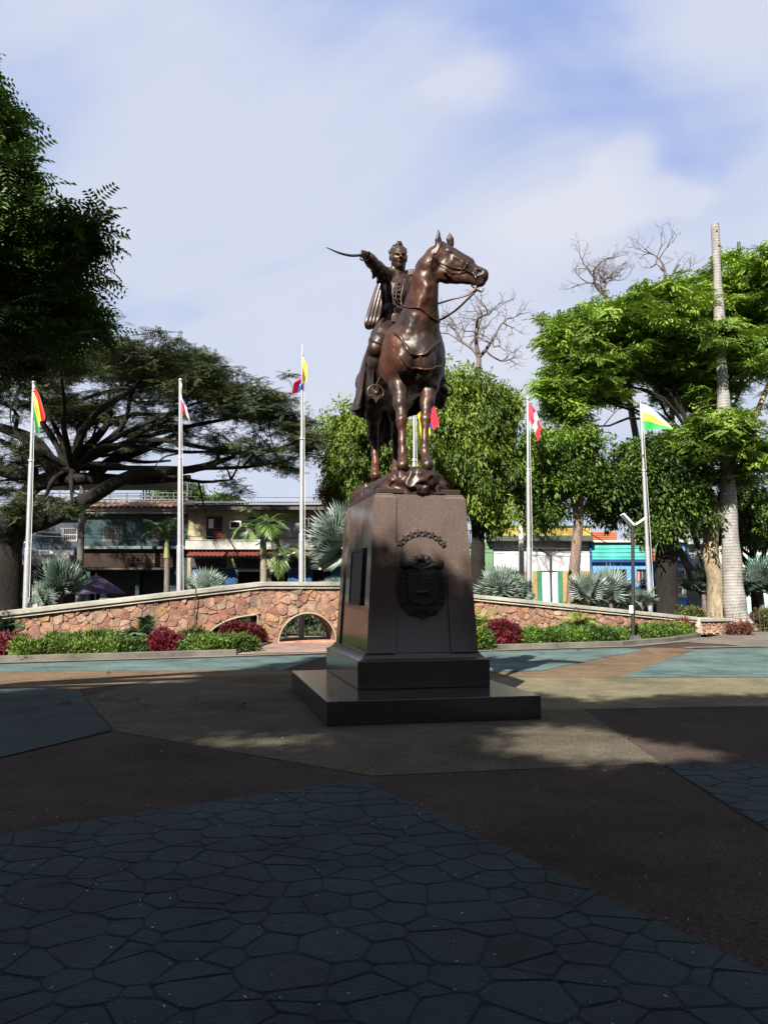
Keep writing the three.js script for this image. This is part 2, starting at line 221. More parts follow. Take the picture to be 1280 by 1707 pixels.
    g.setAttribute('position', new THREE.Float32BufferAttribute(pos, 3)); g.setAttribute('normal', new THREE.BufferAttribute(nr, 3)); g.setIndex(idx); return g;
  }
}

// ---------- foliage ----------
function leafPos(out, o, dir, up, L, W, fold = 0.25) {            // one folded leaf of four triangles
  const side = dir.clone().cross(up).normalize(), nrm = side.clone().cross(dir).normalize(), m = o.clone().addScaledVector(dir, L * 0.45), l = m.clone().addScaledVector(side, W / 2).addScaledVector(nrm, W * fold), r = m.clone().addScaledVector(side, -W / 2).addScaledVector(nrm, W * fold), t = o.clone().addScaledVector(dir, L).addScaledVector(nrm, -L * 0.08);
  for (const p of [o, l, m, m, l, t, o, m, r, m, t, r]) out.push(p.x, p.y, p.z);
}
const rdir = (r) => { const z = r() * 2 - 1, a = r() * 6.2832, s = Math.sqrt(1 - z * z); return V(s * Math.cos(a), z, s * Math.sin(a)); };
function clump({ n, R, L, W, flat = 1, droop = 0.2, seed, fan = 0.5, fold = 0.25 }) {
  const r = rng(seed), out = [];
  for (let i = 0; i < n; i++) { const d = rdir(r); d.y *= flat; const o = d.clone().multiplyScalar(R * Math.pow(r(), 0.5)); const dir = rdir(r).multiplyScalar(1 - fan).addScaledVector(d, fan); dir.y = dir.y * Math.max(0.3, flat) - droop; dir.normalize(); const up = V((r() - 0.5) * 0.9, 1, (r() - 0.5) * 0.9).normalize(); leafPos(out, o, dir, up, L * (0.7 + 0.6 * r()), W * (0.7 + 0.6 * r()), fold); }
  return geoFrom(out);
}
function pinnate({ n, R, L, W, seed, fronds = 5, droop = 0.25 }) {  // feathery twig: fronds with paired leaflets
  const r = rng(seed), out = [];
  for (let f = 0; f < fronds; f++) { const a = (f + r() * 0.7) / fronds * 6.2832, h = V(Math.cos(a), 0.12 - droop * r(), Math.sin(a)).normalize(), o = V((r() - 0.5) * R * 0.5, (r() - 0.5) * R * 0.35, (r() - 0.5) * R * 0.5); for (let i = 0; i < n; i++) { const t = (i + 0.6) / n, q = o.clone().addScaledVector(h, R * t); q.y -= droop * R * t * t * 0.6; for (const s of [-1, 1]) { const d = h.clone().multiplyScalar(0.45).add(V(-h.z * s, -0.15 - 0.2 * r(), h.x * s)).normalize(); leafPos(out, q, d, V((r() - 0.5) * 0.5, 1, (r() - 0.5) * 0.5).normalize(), L * (1 - 0.3 * t) * (0.8 + 0.4 * r()), W, 0.15); } } }
  return geoFrom(out);
}
const leafMat = (rough = 0.55, tr = 0.35) => phys({ color: [1, 1, 1], roughness: rough, transmission: tr, thickness: 0, specularIntensity: 0.5 });
function foliage(name, geo, mat, parent, spots, tint, seed, size = [0.8, 1.25], level = 0.6) {
  const m = new THREE.InstancedMesh(geo, mat, spots.length), r = rng(seed), q = new THREE.Quaternion(), M = new THREE.Matrix4(), e = new THREE.Euler(), c = new THREE.Color();
  spots.forEach((s, i) => { e.set((r() - 0.5) * level, r() * 6.2832, (r() - 0.5) * level); q.setFromEuler(e); const k = mix(size[0], size[1], r()); M.compose(s, q, V(k, k, k)); m.setMatrixAt(i, M); const t = tint(s, r); m.setColorAt(i, c.setRGB(...t)); });
  m.name = parent === scene ? numbered(name) : name; m.userData.kind = 'stuff'; m.castShadow = m.receiveShadow = true; parent.add(m); return m;
}
// points in ellipsoids whose outline is broken up by noise; b = [centre, radii, count, hollow]
function crownSpots(blobs, seed, rough = 0.5, keep, per = 7, cl = 0.42, flat = 0.6) {
  const r = rng(seed), out = [];
  for (const [c, rad, n, hollow = 0.45] of blobs) for (let i = 0, g = 0; i < n / per && g < n * 3; g++) {
    const d = rdir(r), k = (hollow + (1 - hollow) * Math.pow(r(), 0.6)) * (0.85 + rough * N3(d.x * 2.1 + c.x, d.y * 2.1 + c.y * 0.7 + seed, d.z * 2.1 + c.z) + rough * 0.5 * N3(d.x * 5 + c.z, d.y * 5, d.z * 5 + c.x)); const p = V(c.x + d.x * rad[0] * k, c.y + d.y * rad[1] * k, c.z + d.z * rad[2] * k);
    if (keep && !keep(p)) continue; i++;
    const m = Math.max(1, Math.round(per * (0.5 + r()))); for (let q = 0; q < m; q++) { const e = rdir(r), s = cl * Math.pow(r(), 0.7) * (0.7 + 0.6 * r()); const o = V(p.x + e.x * s, p.y + e.y * s * flat, p.z + e.z * s); if (!keep || keep(o)) out.push(o); }
  }
  return out;
}
const tints = (a, b, dark = 0.35) => (p, r) => { const k = sst(-0.35, 0.35, N3(p.x * 0.8, p.y * 0.8, p.z * 0.8) + (r() - 0.5) * 0.5), v = 1 - dark * r(); return [0, 1, 2].map((i) => mix(a[i], b[i], k) * v); };
function limbs(root, targets, r0, seed, sub = 4, wob = 0.25) {    // limbs from a point to each target, each with side twigs
  const r = rng(seed), out = [];
  for (const t of targets) { const L = root.distanceTo(t), j = () => V((r() - 0.5), (r() - 0.5) * 0.6, (r() - 0.5)).multiplyScalar(L * wob); const m1 = root.clone().lerp(t, 0.35).add(j()).add(V(0, L * 0.06, 0)), m2 = root.clone().lerp(t, 0.7).add(j()); out.push(tube([root, m1, m2, t], (u) => r0 * mix(1, 0.25, u), 7, 10, false));
    for (let i = 0; i < sub; i++) { const b = i % 2 ? m2 : t, e = b.clone().add(rdir(r).multiplyScalar(Math.min(1.6, L * 0.2))); out.push(tube([b, b.clone().lerp(e, 0.5).add(j().multiplyScalar(0.3)), e], (u) => r0 * mix(0.36, 0.08, u), 5, 5, false)); } }
  return out;
}
// ---------- ground, paving, kerbs, planting beds ----------
struct('ground', muv(new THREE.PlaneGeometry(900, 900).rotateX(-Math.PI / 2).translate(0, -0.1, -120)), surf('concrete', [0.09, 0.085, 0.06], { roughness: 0.95, scale: 3 }));
const KERB = [[-30, 8], [-12.5, 16.3], [-7.97, 17.95], [-5.28, 19.0], [-3.4, 19.75], [-1.44, 20.7], [2.37, 21.35], [6.35, 22.9], [8.3, 24.7], [9.9, 26.9], [10.9, 28.0]];
const M_shadedBrown = surf('aggregate', [0.04, 0.03, 0.0255], { roughness: 0.95, bump: 0.006, specularIntensity: 0.15 });  // brown darkened below its sunlit tone to deepen the plaza shade
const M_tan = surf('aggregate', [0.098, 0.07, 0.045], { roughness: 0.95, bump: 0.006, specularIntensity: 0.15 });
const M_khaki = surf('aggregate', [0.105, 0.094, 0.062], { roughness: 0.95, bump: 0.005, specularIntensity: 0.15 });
const M_green = surf('concrete', [0.05, 0.076, 0.074], { roughness: 0.9, bump: 0.004, specularIntensity: 0.2 });
const M_conc = surf('concrete', [0.09, 0.083, 0.07], { roughness: 0.9 });
const M_soil = surf('aggregate', [0.05, 0.036, 0.025], { roughness: 1, bump: 0.02, scale: 2 });
const M_asph = surf('aggregate', [0.06, 0.058, 0.056], { roughness: 0.95 });
struct('plaza_paving', poly([[-32, -30], [32, -30], [34, 44], [18, 40], [12.6, 31.5], [10.9, 28.0], ...KERB.slice(0, -1).reverse()], 0), M_shadedBrown);
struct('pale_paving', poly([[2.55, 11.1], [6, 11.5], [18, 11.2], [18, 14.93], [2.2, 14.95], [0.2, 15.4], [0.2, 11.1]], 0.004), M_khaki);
struct('shaded_khaki_paving', poly([[2.55, 11.1], [0.2, 11.1], [0.2, 15.4], [-1.2, 15.6], [-3.8, 14.6], [-4.3, 12.4], [-2.9, 9.4], [-0.1, 7.2], [2.45, 7.72]], 0.0045), surf('aggregate', [0.064, 0.056, 0.042], { roughness: 0.95, bump: 0.006, specularIntensity: 0.15 }));  // the khaki paving again, with shade put into its colour
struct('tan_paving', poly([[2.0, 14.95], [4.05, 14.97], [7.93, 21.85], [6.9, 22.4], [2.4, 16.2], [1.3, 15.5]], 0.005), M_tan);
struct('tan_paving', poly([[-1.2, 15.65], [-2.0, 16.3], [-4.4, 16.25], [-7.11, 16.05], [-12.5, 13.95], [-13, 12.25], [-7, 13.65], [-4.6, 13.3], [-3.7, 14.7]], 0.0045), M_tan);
struct('green_paving', poly([[4.05, 14.98], [18, 14.98], [18, 24.5], [9.96, 22.35], [7.93, 21.8]], 0.006), M_green);
struct('green_paving', poly([[1.2, 15.6], [2.9, 16.1], [4.4, 18.4], [6.6, 21.6], [6.1, 22.1], [2.37, 20.75], [-1.3, 20.1], [-1.29, 19.3]], 0.012), M_green);
struct('green_paving', poly([[-12.5, 15.75], [-7.97, 17.4], [-5.28, 18.5], [-3.4, 19.2], [-1.29, 19.9], [-1.9, 16.3], [-4.4, 16.2], [-7.11, 16.0], [-12.5, 13.9]], 0.006), M_green);
struct('green_paving', poly([[-2.95, 9.4], [-3.5, 7.92], [-9, 5.6], [-13, 12.2], [-7, 13.6], [-4.67, 13.2]], 0.012), surf('concrete', [0.026, 0.036, 0.036], { roughness: 0.95, specularIntensity: 0.2 }));  // same green as the other panels, darkened in colour for the shade here
// pale border strip inside the kerb
{ const a = KERB.slice(1, -1), off = (d) => a.map(([x, z], i) => { const p = a[Math.max(0, i - 1)], q = a[Math.min(a.length - 1, i + 1)], l = Math.hypot(q[0] - p[0], q[1] - p[1]); return [x + (q[1] - p[1]) / l * d, z - (q[0] - p[0]) / l * d]; });
  struct('border_strip', poly([...off(0.0), ...off(0.32).reverse()], 0.016), M_conc);
  const o = off(-0.14), list = []; for (let i = 0; i + 1 < a.length; i++) { if (a[i][0] > -3.6 && a[i][0] < -1.0) continue; const s = new THREE.Shape([a[i], a[i + 1], o[i + 1], o[i]].map(([x, z]) => new THREE.Vector2(x, z))); list.push(muv(new THREE.ExtrudeGeometry(s, { depth: 0.13, bevelEnabled: true, bevelSize: 0.008, bevelThickness: 0.008, bevelSegments: 1 }).rotateX(-Math.PI / 2).translate(0, 0.0, 0))); }
  struct('kerb', merge(list), M_conc); }
struct('planting_bed', poly([...KERB.slice(0, 5).map(([x, z]) => [x - 0.05, z + 0.12]), [-3.1, 24.0], [-30, 14.3]], 0.05), M_soil);
struct('planting_bed', poly([[1.9, 21.4], [2.37, 21.47], [6.35, 23.02], [8.2, 24.8], [9.8, 27.0], [10.6, 28.7], [0.6, 25.1]], 0.05), M_soil);
struct('arch_path', poly([[-5.2, 19.15], [-3.4, 19.85], [-1.44, 20.8], [1.9, 21.4], [0.5, 25.1], [-0.8, 27.5], [-3.0, 27.5], [-3.1, 24.0]], 0.02), surf('concrete', [0.15, 0.1, 0.085], { roughness: 0.9 }));
// right-hand way out of the plaza, with pale cross bands
struct('side_path', poly([[9.96, 22.4], [18, 24.6], [34, 44], [18, 41], [12.6, 31.5], [10.9, 28.0], [8.5, 24.8]], 0.01), surf('aggregate', [0.1, 0.083, 0.075], { roughness: 0.9 }));
struct('border_strip', poly([[9.2, 24.9], [18, 26.7], [18, 27.3], [9.6, 25.4]], 0.014), M_conc);
struct('border_strip', poly([[11.3, 29], [20, 31], [20, 31.8], [11.7, 29.7]], 0.014), M_conc);
struct('border_strip', poly([[7.6, 22.0], [18, 24.7], [18, 25.1], [7.9, 22.45]], 0.018), M_conc);
struct('garden_soil', poly([[-40, 11.6], [-9, 22.6], [-4, 24.4], [0.8, 26.4], [11, 30.2], [12.3, 31.8], [17.8, 41], [30, 46], [-2, 46], [-2, 41], [-45, 41.5]], -0.03), surf('aggregate', [0.05, 0.05, 0.026], { roughness: 1, bump: 0.02, scale: 3 }));
struct('road', poly([[-80, 40.8], [1.5, 40.8], [1.5, 46.8], [-80, 46.8]], -0.015), M_asph);

// crazy paving pressed into the green panels: every stone a piece of its own
function flagstones(outline, r, seed, label) {
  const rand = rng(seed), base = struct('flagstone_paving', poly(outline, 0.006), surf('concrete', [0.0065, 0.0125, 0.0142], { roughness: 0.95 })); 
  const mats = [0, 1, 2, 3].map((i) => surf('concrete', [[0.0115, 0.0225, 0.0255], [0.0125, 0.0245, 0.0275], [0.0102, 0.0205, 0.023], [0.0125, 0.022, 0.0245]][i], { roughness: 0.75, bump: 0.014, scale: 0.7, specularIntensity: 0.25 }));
  const list = [], sd = scatter(outline, r * 0.86, rand, 1.2);
  for (const c of cells(sd, outline, r * 5, sd.map(() => (rand() - 0.5) * r * r * 0.8))) { if (c.length < 3) continue; const q = inset(c, 0.002); if (!q || area(q) < 0.004) continue; list.push([area(q), rounded(q, rand, 0.12, 0.02)]); }
  list.sort((a, b) => centre(a[1])[1] - centre(b[1])[1]); const far = [];
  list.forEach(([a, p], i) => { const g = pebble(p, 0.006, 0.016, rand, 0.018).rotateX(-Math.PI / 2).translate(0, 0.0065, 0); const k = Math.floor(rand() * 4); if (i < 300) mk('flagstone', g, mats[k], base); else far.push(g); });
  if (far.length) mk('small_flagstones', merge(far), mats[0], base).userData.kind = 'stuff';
  return base;
}
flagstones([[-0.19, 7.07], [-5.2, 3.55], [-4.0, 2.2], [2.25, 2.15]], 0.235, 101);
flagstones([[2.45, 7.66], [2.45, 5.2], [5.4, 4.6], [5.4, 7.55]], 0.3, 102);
// ---------- the stone wall with its arches ----------
const WA = Math.atan(0.36), WT = [Math.cos(WA), Math.sin(WA)], WO = [-2.15, 24.25];
const wallAt = (s, y, out) => V(WO[0] + WT[0] * s + WT[1] * out, y, -(WO[1] + WT[1] * s - WT[0] * out));   // s along the wall, out towards the plaza
const wallTop = (s) => s < -1.28 ? 1.71 - 0.115 * (-1.28 - s) : s > 1.28 ? 1.71 - 0.094 * (s - 1.28) : 1.71;
const CAPH = 0.17;
{
  const w = thing('stone_wall', 'long low rubble stone wall with arches and sloping pale coping behind the planting', 'wall', [WO[0], 0, -WO[1]], WA);
  const S0 = -13, S1 = 13.35, arches = [];
  const half = []; for (let i = 0; i <= 24; i++) { const a = Math.PI * i / 24; half.push([-0.84 * Math.cos(a), 0.84 * Math.sin(a)]); }
  const quarter = []; for (let i = 0; i <= 14; i++) { const a = Math.PI / 2 * i / 14; quarter.push([-1.44 - 1.45 * Math.cos(a), 0.8 * Math.sin(a)]); } quarter.push([-1.44, 0]);
  const quarterR = quarter.map(([x, y]) => [-x, y]).reverse();
  arches.push(quarter, half, quarterR);
  const out = [[S0, 0]]; for (const a of arches) out.push(...a); out.push([S1, 0], [S1, wallTop(S1) - CAPH], [1.28, wallTop(0) - CAPH], [-1.28, wallTop(0) - CAPH], [S0, wallTop(S0) - CAPH]);
  const sh = new THREE.Shape(out.map((p) => new THREE.Vector2(...p)));
  mk('wall_body', extrude(sh, 0.95).translate(0, 0, -0.952), surf('rock', [0.13, 0.082, 0.056], { roughness: 0.95, bump: 0.02 }), w);
  // rubble facing
  const rand = rng(77), face = [[S0, 0.0], [S1, 0.0], [S1, wallTop(S1) - CAPH - 0.01], [1.28, wallTop(0) - CAPH - 0.01], [-1.28, wallTop(0) - CAPH - 0.01], [S0, wallTop(S0) - CAPH - 0.01]];
  const seeds = scatter(face, 0.165, rand, 1.6).filter(([x]) => x > -9.8), wts = seeds.map(() => (rand() - 0.5) * 0.045);
  const tones = [[0.18, 0.105, 0.076], [0.185, 0.12, 0.087], [0.168, 0.09, 0.068], [0.195, 0.132, 0.098], [0.17, 0.102, 0.073], [0.138, 0.066, 0.05], [0.18, 0.106, 0.058], [0.152, 0.106, 0.081]];
  const mats = tones.map((t) => surf('rock', t, { roughness: 0.92, bump: 0.04 }));
  const inArch = (x, y) => (Math.hypot(x, y) < 0.84) || (Math.abs(x) > 1.44 && Math.abs(x) < 2.89 && ((Math.abs(x) - 1.44) / 1.45) ** 2 + (y / 0.8) ** 2 < 1);
  const list = [];
  for (let c of cells(seeds, face, 1.6, wts)) {
    if (c.length < 3) continue; const [cx, cy] = centre(c); if (inArch(cx, cy)) continue;
    // cut the stone back to the arch by the arch's tangent nearest to it
    for (const [ax, rx, ry, ok] of [[0, 0.86, 0.86, Math.abs(cx) < 1.6], [-1.44, 1.47, 0.82, cx < -1.44 && cx > -3.6], [1.44, 1.47, 0.82, cx > 1.44 && cx < 3.6]]) if (ok) { const q = Math.atan2(cy / ry, (cx - ax) / rx), nx = Math.cos(q) / rx, ny = Math.sin(q) / ry; c = clip(c, -nx, -ny, -(nx * (ax + Math.cos(q) * rx) + ny * Math.sin(q) * ry)); }
    if (Math.abs(cx) < 1.44 && Math.abs(cx) > 0.8) c = clip(c, Math.sign(cx), 0, 1.43);
    if (c.length < 3) continue; const q = inset(c, 0.0025); if (!q || area(q) < 0.003) continue; list.push([area(q), rounded(q, rand, 0.2, 0.1), cx, cy]);
  }
  list.sort((a, b) => b[0] - a[0]); const rest = [];
  list.forEach(([a, p, cx], i) => { const g = pebble(p, 0.018 + 0.03 * rand(), 0.022, rand, 0.34).translate(0, 0, -0.012); const right = cx > 2.5 ? 0.6 : 0; const m = mats[Math.floor(Math.min(0.999, rand() * (1 - right * 0.3)) * mats.length)]; if (i < 300) mk('stone', g, m, w); else rest.push(g); });
  if (rest.length) mk('stone_facing', merge(rest), mats[0], w).userData.kind = 'stuff';
  // arch edging, in pale mortar
  const M_mortar = surf('concrete', [0.2, 0.165, 0.125], { roughness: 0.9 });
  for (const a of arches) mk('arch_edging', tube(a.map(([x, y]) => V(x, y, 0.03)), 0.028, 6, a.length * 2), M_mortar, w);
  mk('arch_sill', span(-0.84, 0.84, 0, 0.05, -0.9, 0.08, 0.01), surf('rock', [0.3, 0.13, 0.09], { roughness: 0.9 }), w);
  // coping: a thick slab over a thin pale band
  const M_cap = surf('concrete', [0.19, 0.186, 0.16], { roughness: 0.85 }), M_band = surf('concrete', [0.29, 0.275, 0.22], { roughness: 0.85 });
  const strip = (y0, y1, z0, z1) => { const pts = [[S0], [-1.28], [1.28], [S1]].map(([s]) => [s, wallTop(s)]); const s = new THREE.Shape([...pts.map(([x, y]) => new THREE.Vector2(x, y + y1)), ...pts.reverse().map(([x, y]) => new THREE.Vector2(x, y + y0))]); return extrude(s, z1 - z0 - 0.02, 0.01).translate(0, 0, z0 + 0.01); };
  mk('coping', strip(-0.095, 0, -1.06, 0.13), M_cap, w); mk('coping_band', strip(-CAPH, -0.118, -1.0, 0.085), M_band, w); mk('coping_joint', strip(-0.118, -0.096, -0.99, 0.07), surf('concrete', [0.06, 0.055, 0.05]), w);
  mk('expansion_joint', tube([V(-3.15, 0.5, 0.075), V(-3.15, wallTop(-3.15) + 0.03, 0.14)], 0.014, 6), std({ color: [0.03, 0.028, 0.025] }), w);
  mk('end_pilaster', span(S1, S1 + 0.14, 0, wallTop(S1) - 0.02, -1.02, 0.1, 0.015), M_band, w);
  // lower return block at the right end
  const e = thing('wall_end_block', 'short low stone block with pale coping at the right end of the wall', 'wall', wallAt(13.5, 0, 0), WA);
  mk('block_body', span(0, 1.15, 0, 0.42, -1.1, 0.1), surf('rock', [0.3, 0.22, 0.15], { bump: 0.02 }), e);
  const f2 = [[0.03, 0.02], [1.1, 0.02], [1.1, 0.4], [0.03, 0.4]]; for (const c of cells(scatter(f2, 0.2, rand, 1.3), f2, 1.2)) { const q = c.length > 2 && inset(c, 0.01); if (q && area(q) > 0.004) mk('stone', pebble(rounded(q, rand, 0.15, 0.05), 0.05, 0.03, rand).translate(0, 0, 0.09), mats[Math.floor(rand() * 4)], e); }
  mk('coping', span(-0.02, 1.3, 0.425, 0.52, -1.15, 0.2, 0.012), M_cap, e); mk('end_pilaster', span(1.15, 1.28, 0, 0.42, -1.12, 0.16, 0.01), M_band, e);
}
// ---------- houses across the street ----------
const font = await new FontLoader().loadAsync('fonts/droid/droid_sans_bold.typeface.json');
const words = (t, size, depth = 0.03) => { const g = new TextGeometry(t, { font, size, depth, curveSegments: 3, bevelEnabled: false }); g.computeBoundingBox(); return prep(g.translate(-(g.boundingBox.min.x + g.boundingBox.max.x) / 2, 0, 0)); };
const plaster = (c) => surf('plaster', c.map((x) => x * 0.55), { roughness: 0.92, bump: 0.008 });
const M_glass = phys({ color: [0.02, 0.025, 0.03], roughness: 0.12, specularIntensity: 1 }), M_dark = std({ color: [0.012, 0.012, 0.013], roughness: 0.9 }), M_white = std({ color: [0.36, 0.36, 0.35], roughness: 0.6 }), M_iron = std({ color: [0.02, 0.02, 0.022], roughness: 0.5, metalness: 0.6 });
// facade coordinates come from the photograph's measured directions at the house's distance
function house(name, label, Z, u0, u1, vTop, depth, wallMat, holes, opt = {}) {
  const X = (u) => P(u, 980, Z).x, Y = (v, u = 640) => P(640, v, Z).y;
  const o = thing(name, label, 'building', [X((u0 + u1) / 2), 0, -Z], 0, opt.group), cx = X((u0 + u1) / 2);
  const x0 = X(u0) - cx, x1 = X(u1) - cx, top = Y(vTop);
  const sh = new THREE.Shape([[x0, -0.1], [x1, -0.1], [x1, top], [x0, top]].map((p) => new THREE.Vector2(...p)));
  const H = holes.map(([a, b, c, d]) => [X(a) - cx, X(b) - cx, Math.max(0.02, Y(d)), Y(c)]);
  for (const [a, b, c, d] of H) sh.holes.push(new THREE.Path([[a, c], [a, d], [b, d], [b, c]].map((p) => new THREE.Vector2(...p))));
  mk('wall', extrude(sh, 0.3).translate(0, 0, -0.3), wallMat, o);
  mk('side_wall', merge([span(x0, x0 + 0.25, -0.1, top, -depth, -0.302), span(x1 - 0.25, x1, -0.1, top, -depth, -0.302), span(x0 + 0.26, x1 - 0.26, -0.1, top, -depth, -depth + 0.25)]), wallMat, o);
  mk('ceiling', span(x0 + 0.26, x1 - 0.26, top - 0.3, top - 0.1, -depth + 0.26, -0.31), wallMat, o);
  const at = (u, v, z = 0) => V(X(u) - cx, Y(v), z), box = (a, b, c, d, z0, z1, r = 0) => { const A = at(a, d), B = at(b, c); return span(A.x, B.x, A.y, B.y, z0, z1, r); };
  return { o, at, box, H, X, Y, cx, part: (n, g, m, p = o) => mk(n, g, m, p) };
}
function windowIn(h, i, { frame = M_white, pane = M_glass, nx = 2, ny = 2, bars = 0, name = 'window', t = 0.06 }) {
  const [a, b, c, d] = h.H[i], w = mk(name, merge([span(a + 0.003, a + t, c + 0.003, d - 0.003, -0.2, -0.08), span(b - t, b - 0.003, c + 0.003, d - 0.003, -0.2, -0.08), span(a + t, b - t, d - t, d - 0.003, -0.2, -0.08), span(a + t, b - t, c + 0.003, c + t, -0.2, -0.08)]), frame, h.o);
  mk('pane', span(a + t, b - t, c + t, d - t, -0.17, -0.15), pane, w);
  const m = []; for (let k = 1; k < nx; k++) { const x = mix(a, b, k / nx); m.push(span(x - 0.025, x + 0.025, c + t, d - t, -0.148, -0.1)); } for (let k = 1; k < ny; k++) { const y = mix(c, d, k / ny); m.push(span(a + t, b - t, y - 0.025, y + 0.025, -0.149, -0.11)); } if (m.length) mk('glazing_bar', merge(m), frame, w);
  if (bars) { const g = []; for (let k = 0; k <= bars; k++) { const x = mix(a + 0.03, b - 0.03, k / bars); g.push(tube([V(x, c - 0.05, 0.03), V(x, d + 0.05, 0.03)], 0.014, 5)); } for (const y of [c + 0.05, (c + d) / 2, d - 0.05]) g.push(tube([V(a - 0.05, y, 0.05), V(b + 0.05, y, 0.05)], 0.014, 5)); mk('window_grille', merge(g), opt_bar, w); }
  return w;
}
const opt_bar = std({ color: [0.2, 0.2, 0.2], roughness: 0.6 });
function corrugated(x0, x1, z0, y0, z1, y1, pitch, amp) { const n = Math.round((x1 - x0) / pitch) * 4; return muv(grid(n, 2, (s, t) => V(mix(x0, x1, s), mix(y0, y1, t) + amp * Math.cos(s * n / 4 * 6.2832), mix(z0, z1, t)))); }
function roofTiles(h, a, b, vTop, vBot, mats, run) {              // rows of barrel tiles, each a piece
  const A = h.at(a, vBot), B = h.at(b, vTop), rows = 4, w = 0.3, n = Math.floor((B.x - A.x) / w), r = rng(a), base = span(A.x, B.x, A.y - 0.06, A.y - 0.01, -run, 0.45);
  const roof = mk('tiled_roof', base, mats[0], h.o), ang = Math.atan2(B.y - A.y, run);
  for (let j = 0; j < rows; j++) for (let i = 0; i < n; i++) { const L = run / rows * 1.25, g = [new THREE.CylinderGeometry(w * 0.46, w * 0.5, L, 8, 1, true, -Math.PI / 2, Math.PI).rotateX(-Math.PI / 2 + ang)][0]; const t = (j + 0.4) / rows; g.translate(A.x + (i + 0.5) * w + (r() - 0.5) * 0.02, mix(A.y, B.y, t) + 0.04 + r() * 0.02, mix(0.45, 0.45 - run, t)); mk('roof_tile', muv(g), mats[Math.floor(r() * mats.length)], roof); }
  return roof;
}
const M_tile = [[0.12, 0.066, 0.05], [0.145, 0.09, 0.07], [0.1, 0.055, 0.042], [0.16, 0.11, 0.088]].map((c) => surf('rock', c, { roughness: 0.9 }));
// --- left row
const ZL = 45;
{ // dim house at the far left
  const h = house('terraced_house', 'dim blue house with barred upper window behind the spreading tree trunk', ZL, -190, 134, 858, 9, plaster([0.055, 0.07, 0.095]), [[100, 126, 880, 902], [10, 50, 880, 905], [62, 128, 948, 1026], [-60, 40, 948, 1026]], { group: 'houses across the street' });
  windowIn(h, 0, { bars: 7, nx: 1 }); windowIn(h, 1, { bars: 7, nx: 1 });
  h.part('awning', h.box(20, 131, 927, 944, 0.0, 1.4, 0.03), plaster([0.2, 0.21, 0.21])); h.part('sign_board', h.box(66, 124, 917, 925, 0.02, 0.2), plaster([0.5, 0.5, 0.52]));
  h.part('post', h.box(64, 72, 950, 1026, 0.3, 0.6), plaster([0.45, 0.44, 0.42])); h.part('post', h.box(-6, 2, 950, 1026, 0.3, 0.6), plaster([0.35, 0.25, 0.18]));
  h.part('roof_slab', h.box(-192, 134, 850, 857.5, -9, 0.5), plaster([0.3, 0.3, 0.3]));
  for (const i of [2, 3]) { const [a, b, c, d] = h.H[i]; h.part('shop_opening', span(a, b, c, d, -0.9, -0.8), M_dark); }
}
{ // teal upper storey over a dark shop front; tree shade put into the wall and tile colours
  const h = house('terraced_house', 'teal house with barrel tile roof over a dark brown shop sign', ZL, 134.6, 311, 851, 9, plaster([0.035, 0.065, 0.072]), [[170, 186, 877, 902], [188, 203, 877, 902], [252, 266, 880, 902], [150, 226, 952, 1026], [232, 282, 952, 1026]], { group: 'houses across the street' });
  for (const i of [0, 1, 2]) windowIn(h, i, { frame: std({ color: [0.05, 0.03, 0.025] }), bars: 5, nx: 2, ny: 3 });
  h.part('ledge', h.box(134.6, 311, 911, 916, 0, 0.5, 0.02), plaster([0.16, 0.18, 0.18]));
  h.part('fascia_band', h.box(134.6, 311, 852, 857, 0, 0.35, 0.02), plaster([0.35, 0.34, 0.3]));
  const s = h.part('shop_sign', h.box(140, 290, 922, 946, 0.0, 0.25, 0.02), plaster([0.035, 0.022, 0.016]));
  s.add(new THREE.Mesh(words('TIZIANI', 0.36).translate(h.at(238, 938).x, h.at(0, 939).y, 0.25), std({ color: [0.05, 0.03, 0.021] }))); s.children[0].name = 'sign_lettering';
  h.part('canopy', h.box(150, 288, 947, 950.5, 0, 0.9, 0.02), plaster([0.12, 0.09, 0.07]));
  for (const i of [3, 4]) { const [a, b, c, d] = h.H[i]; h.part('shop_opening', span(a, b, c, d, -0.9, -0.8), M_dark); const n = h.part('counter', span(a + 0.4, a + 1.2, 0.0, 1.0, -0.75, -0.4, 0.03), std({ color: [0.35, 0.36, 0.38], roughness: 0.3 })); }
  roofTiles(h, 135, 310, 836, 850.5, M_tile, 1.6);
}
{ // railing and flat canopy of a roof terrace behind the tiles
  const t = thing('roof_terrace', 'dark metal railing and flat canopy of a roof terrace above the tiled roof', 'terrace', P(225, 980, 48).setY(0)), at = (u, v) => P(u, v, 48).sub(t.position), m = std({ color: [0.06, 0.065, 0.07], roughness: 0.6 });
  mk('floor_slab', span(at(60, 0).x, at(315, 0).x, at(0, 842).y, at(0, 838).y, -6, 0.1), plaster([0.2, 0.19, 0.18]), t); mk('terrace_wall', span(at(60, 0).x, at(315, 0).x, 0, at(0, 842).y, -6, -0.2), plaster([0.2, 0.19, 0.18]), t);
  for (const v of [822, 828, 833]) mk('rail', tube([at(60, v).setZ(0), at(312, v).setZ(0)], 0.03, 6), m, t);
  for (const u of [70, 100, 130, 158, 184, 212, 235, 262, 290, 311]) mk('baluster', tube([at(u, 839).setZ(0), at(u, 821).setZ(0)], 0.035, 6), m, t);
  for (const u of [237, 242, 247, 311, 120]) mk('canopy_post', tube([at(u, 839).setZ(-0.3), at(u, 800).setZ(-0.3)], 0.05, 6), m, t);
  mk('canopy_roof', span(at(60, 0).x, at(316, 0).x, at(0, 804).y, at(0, 799).y, -4, 0.5), std({ color: [0.1, 0.1, 0.1] }), t);
}
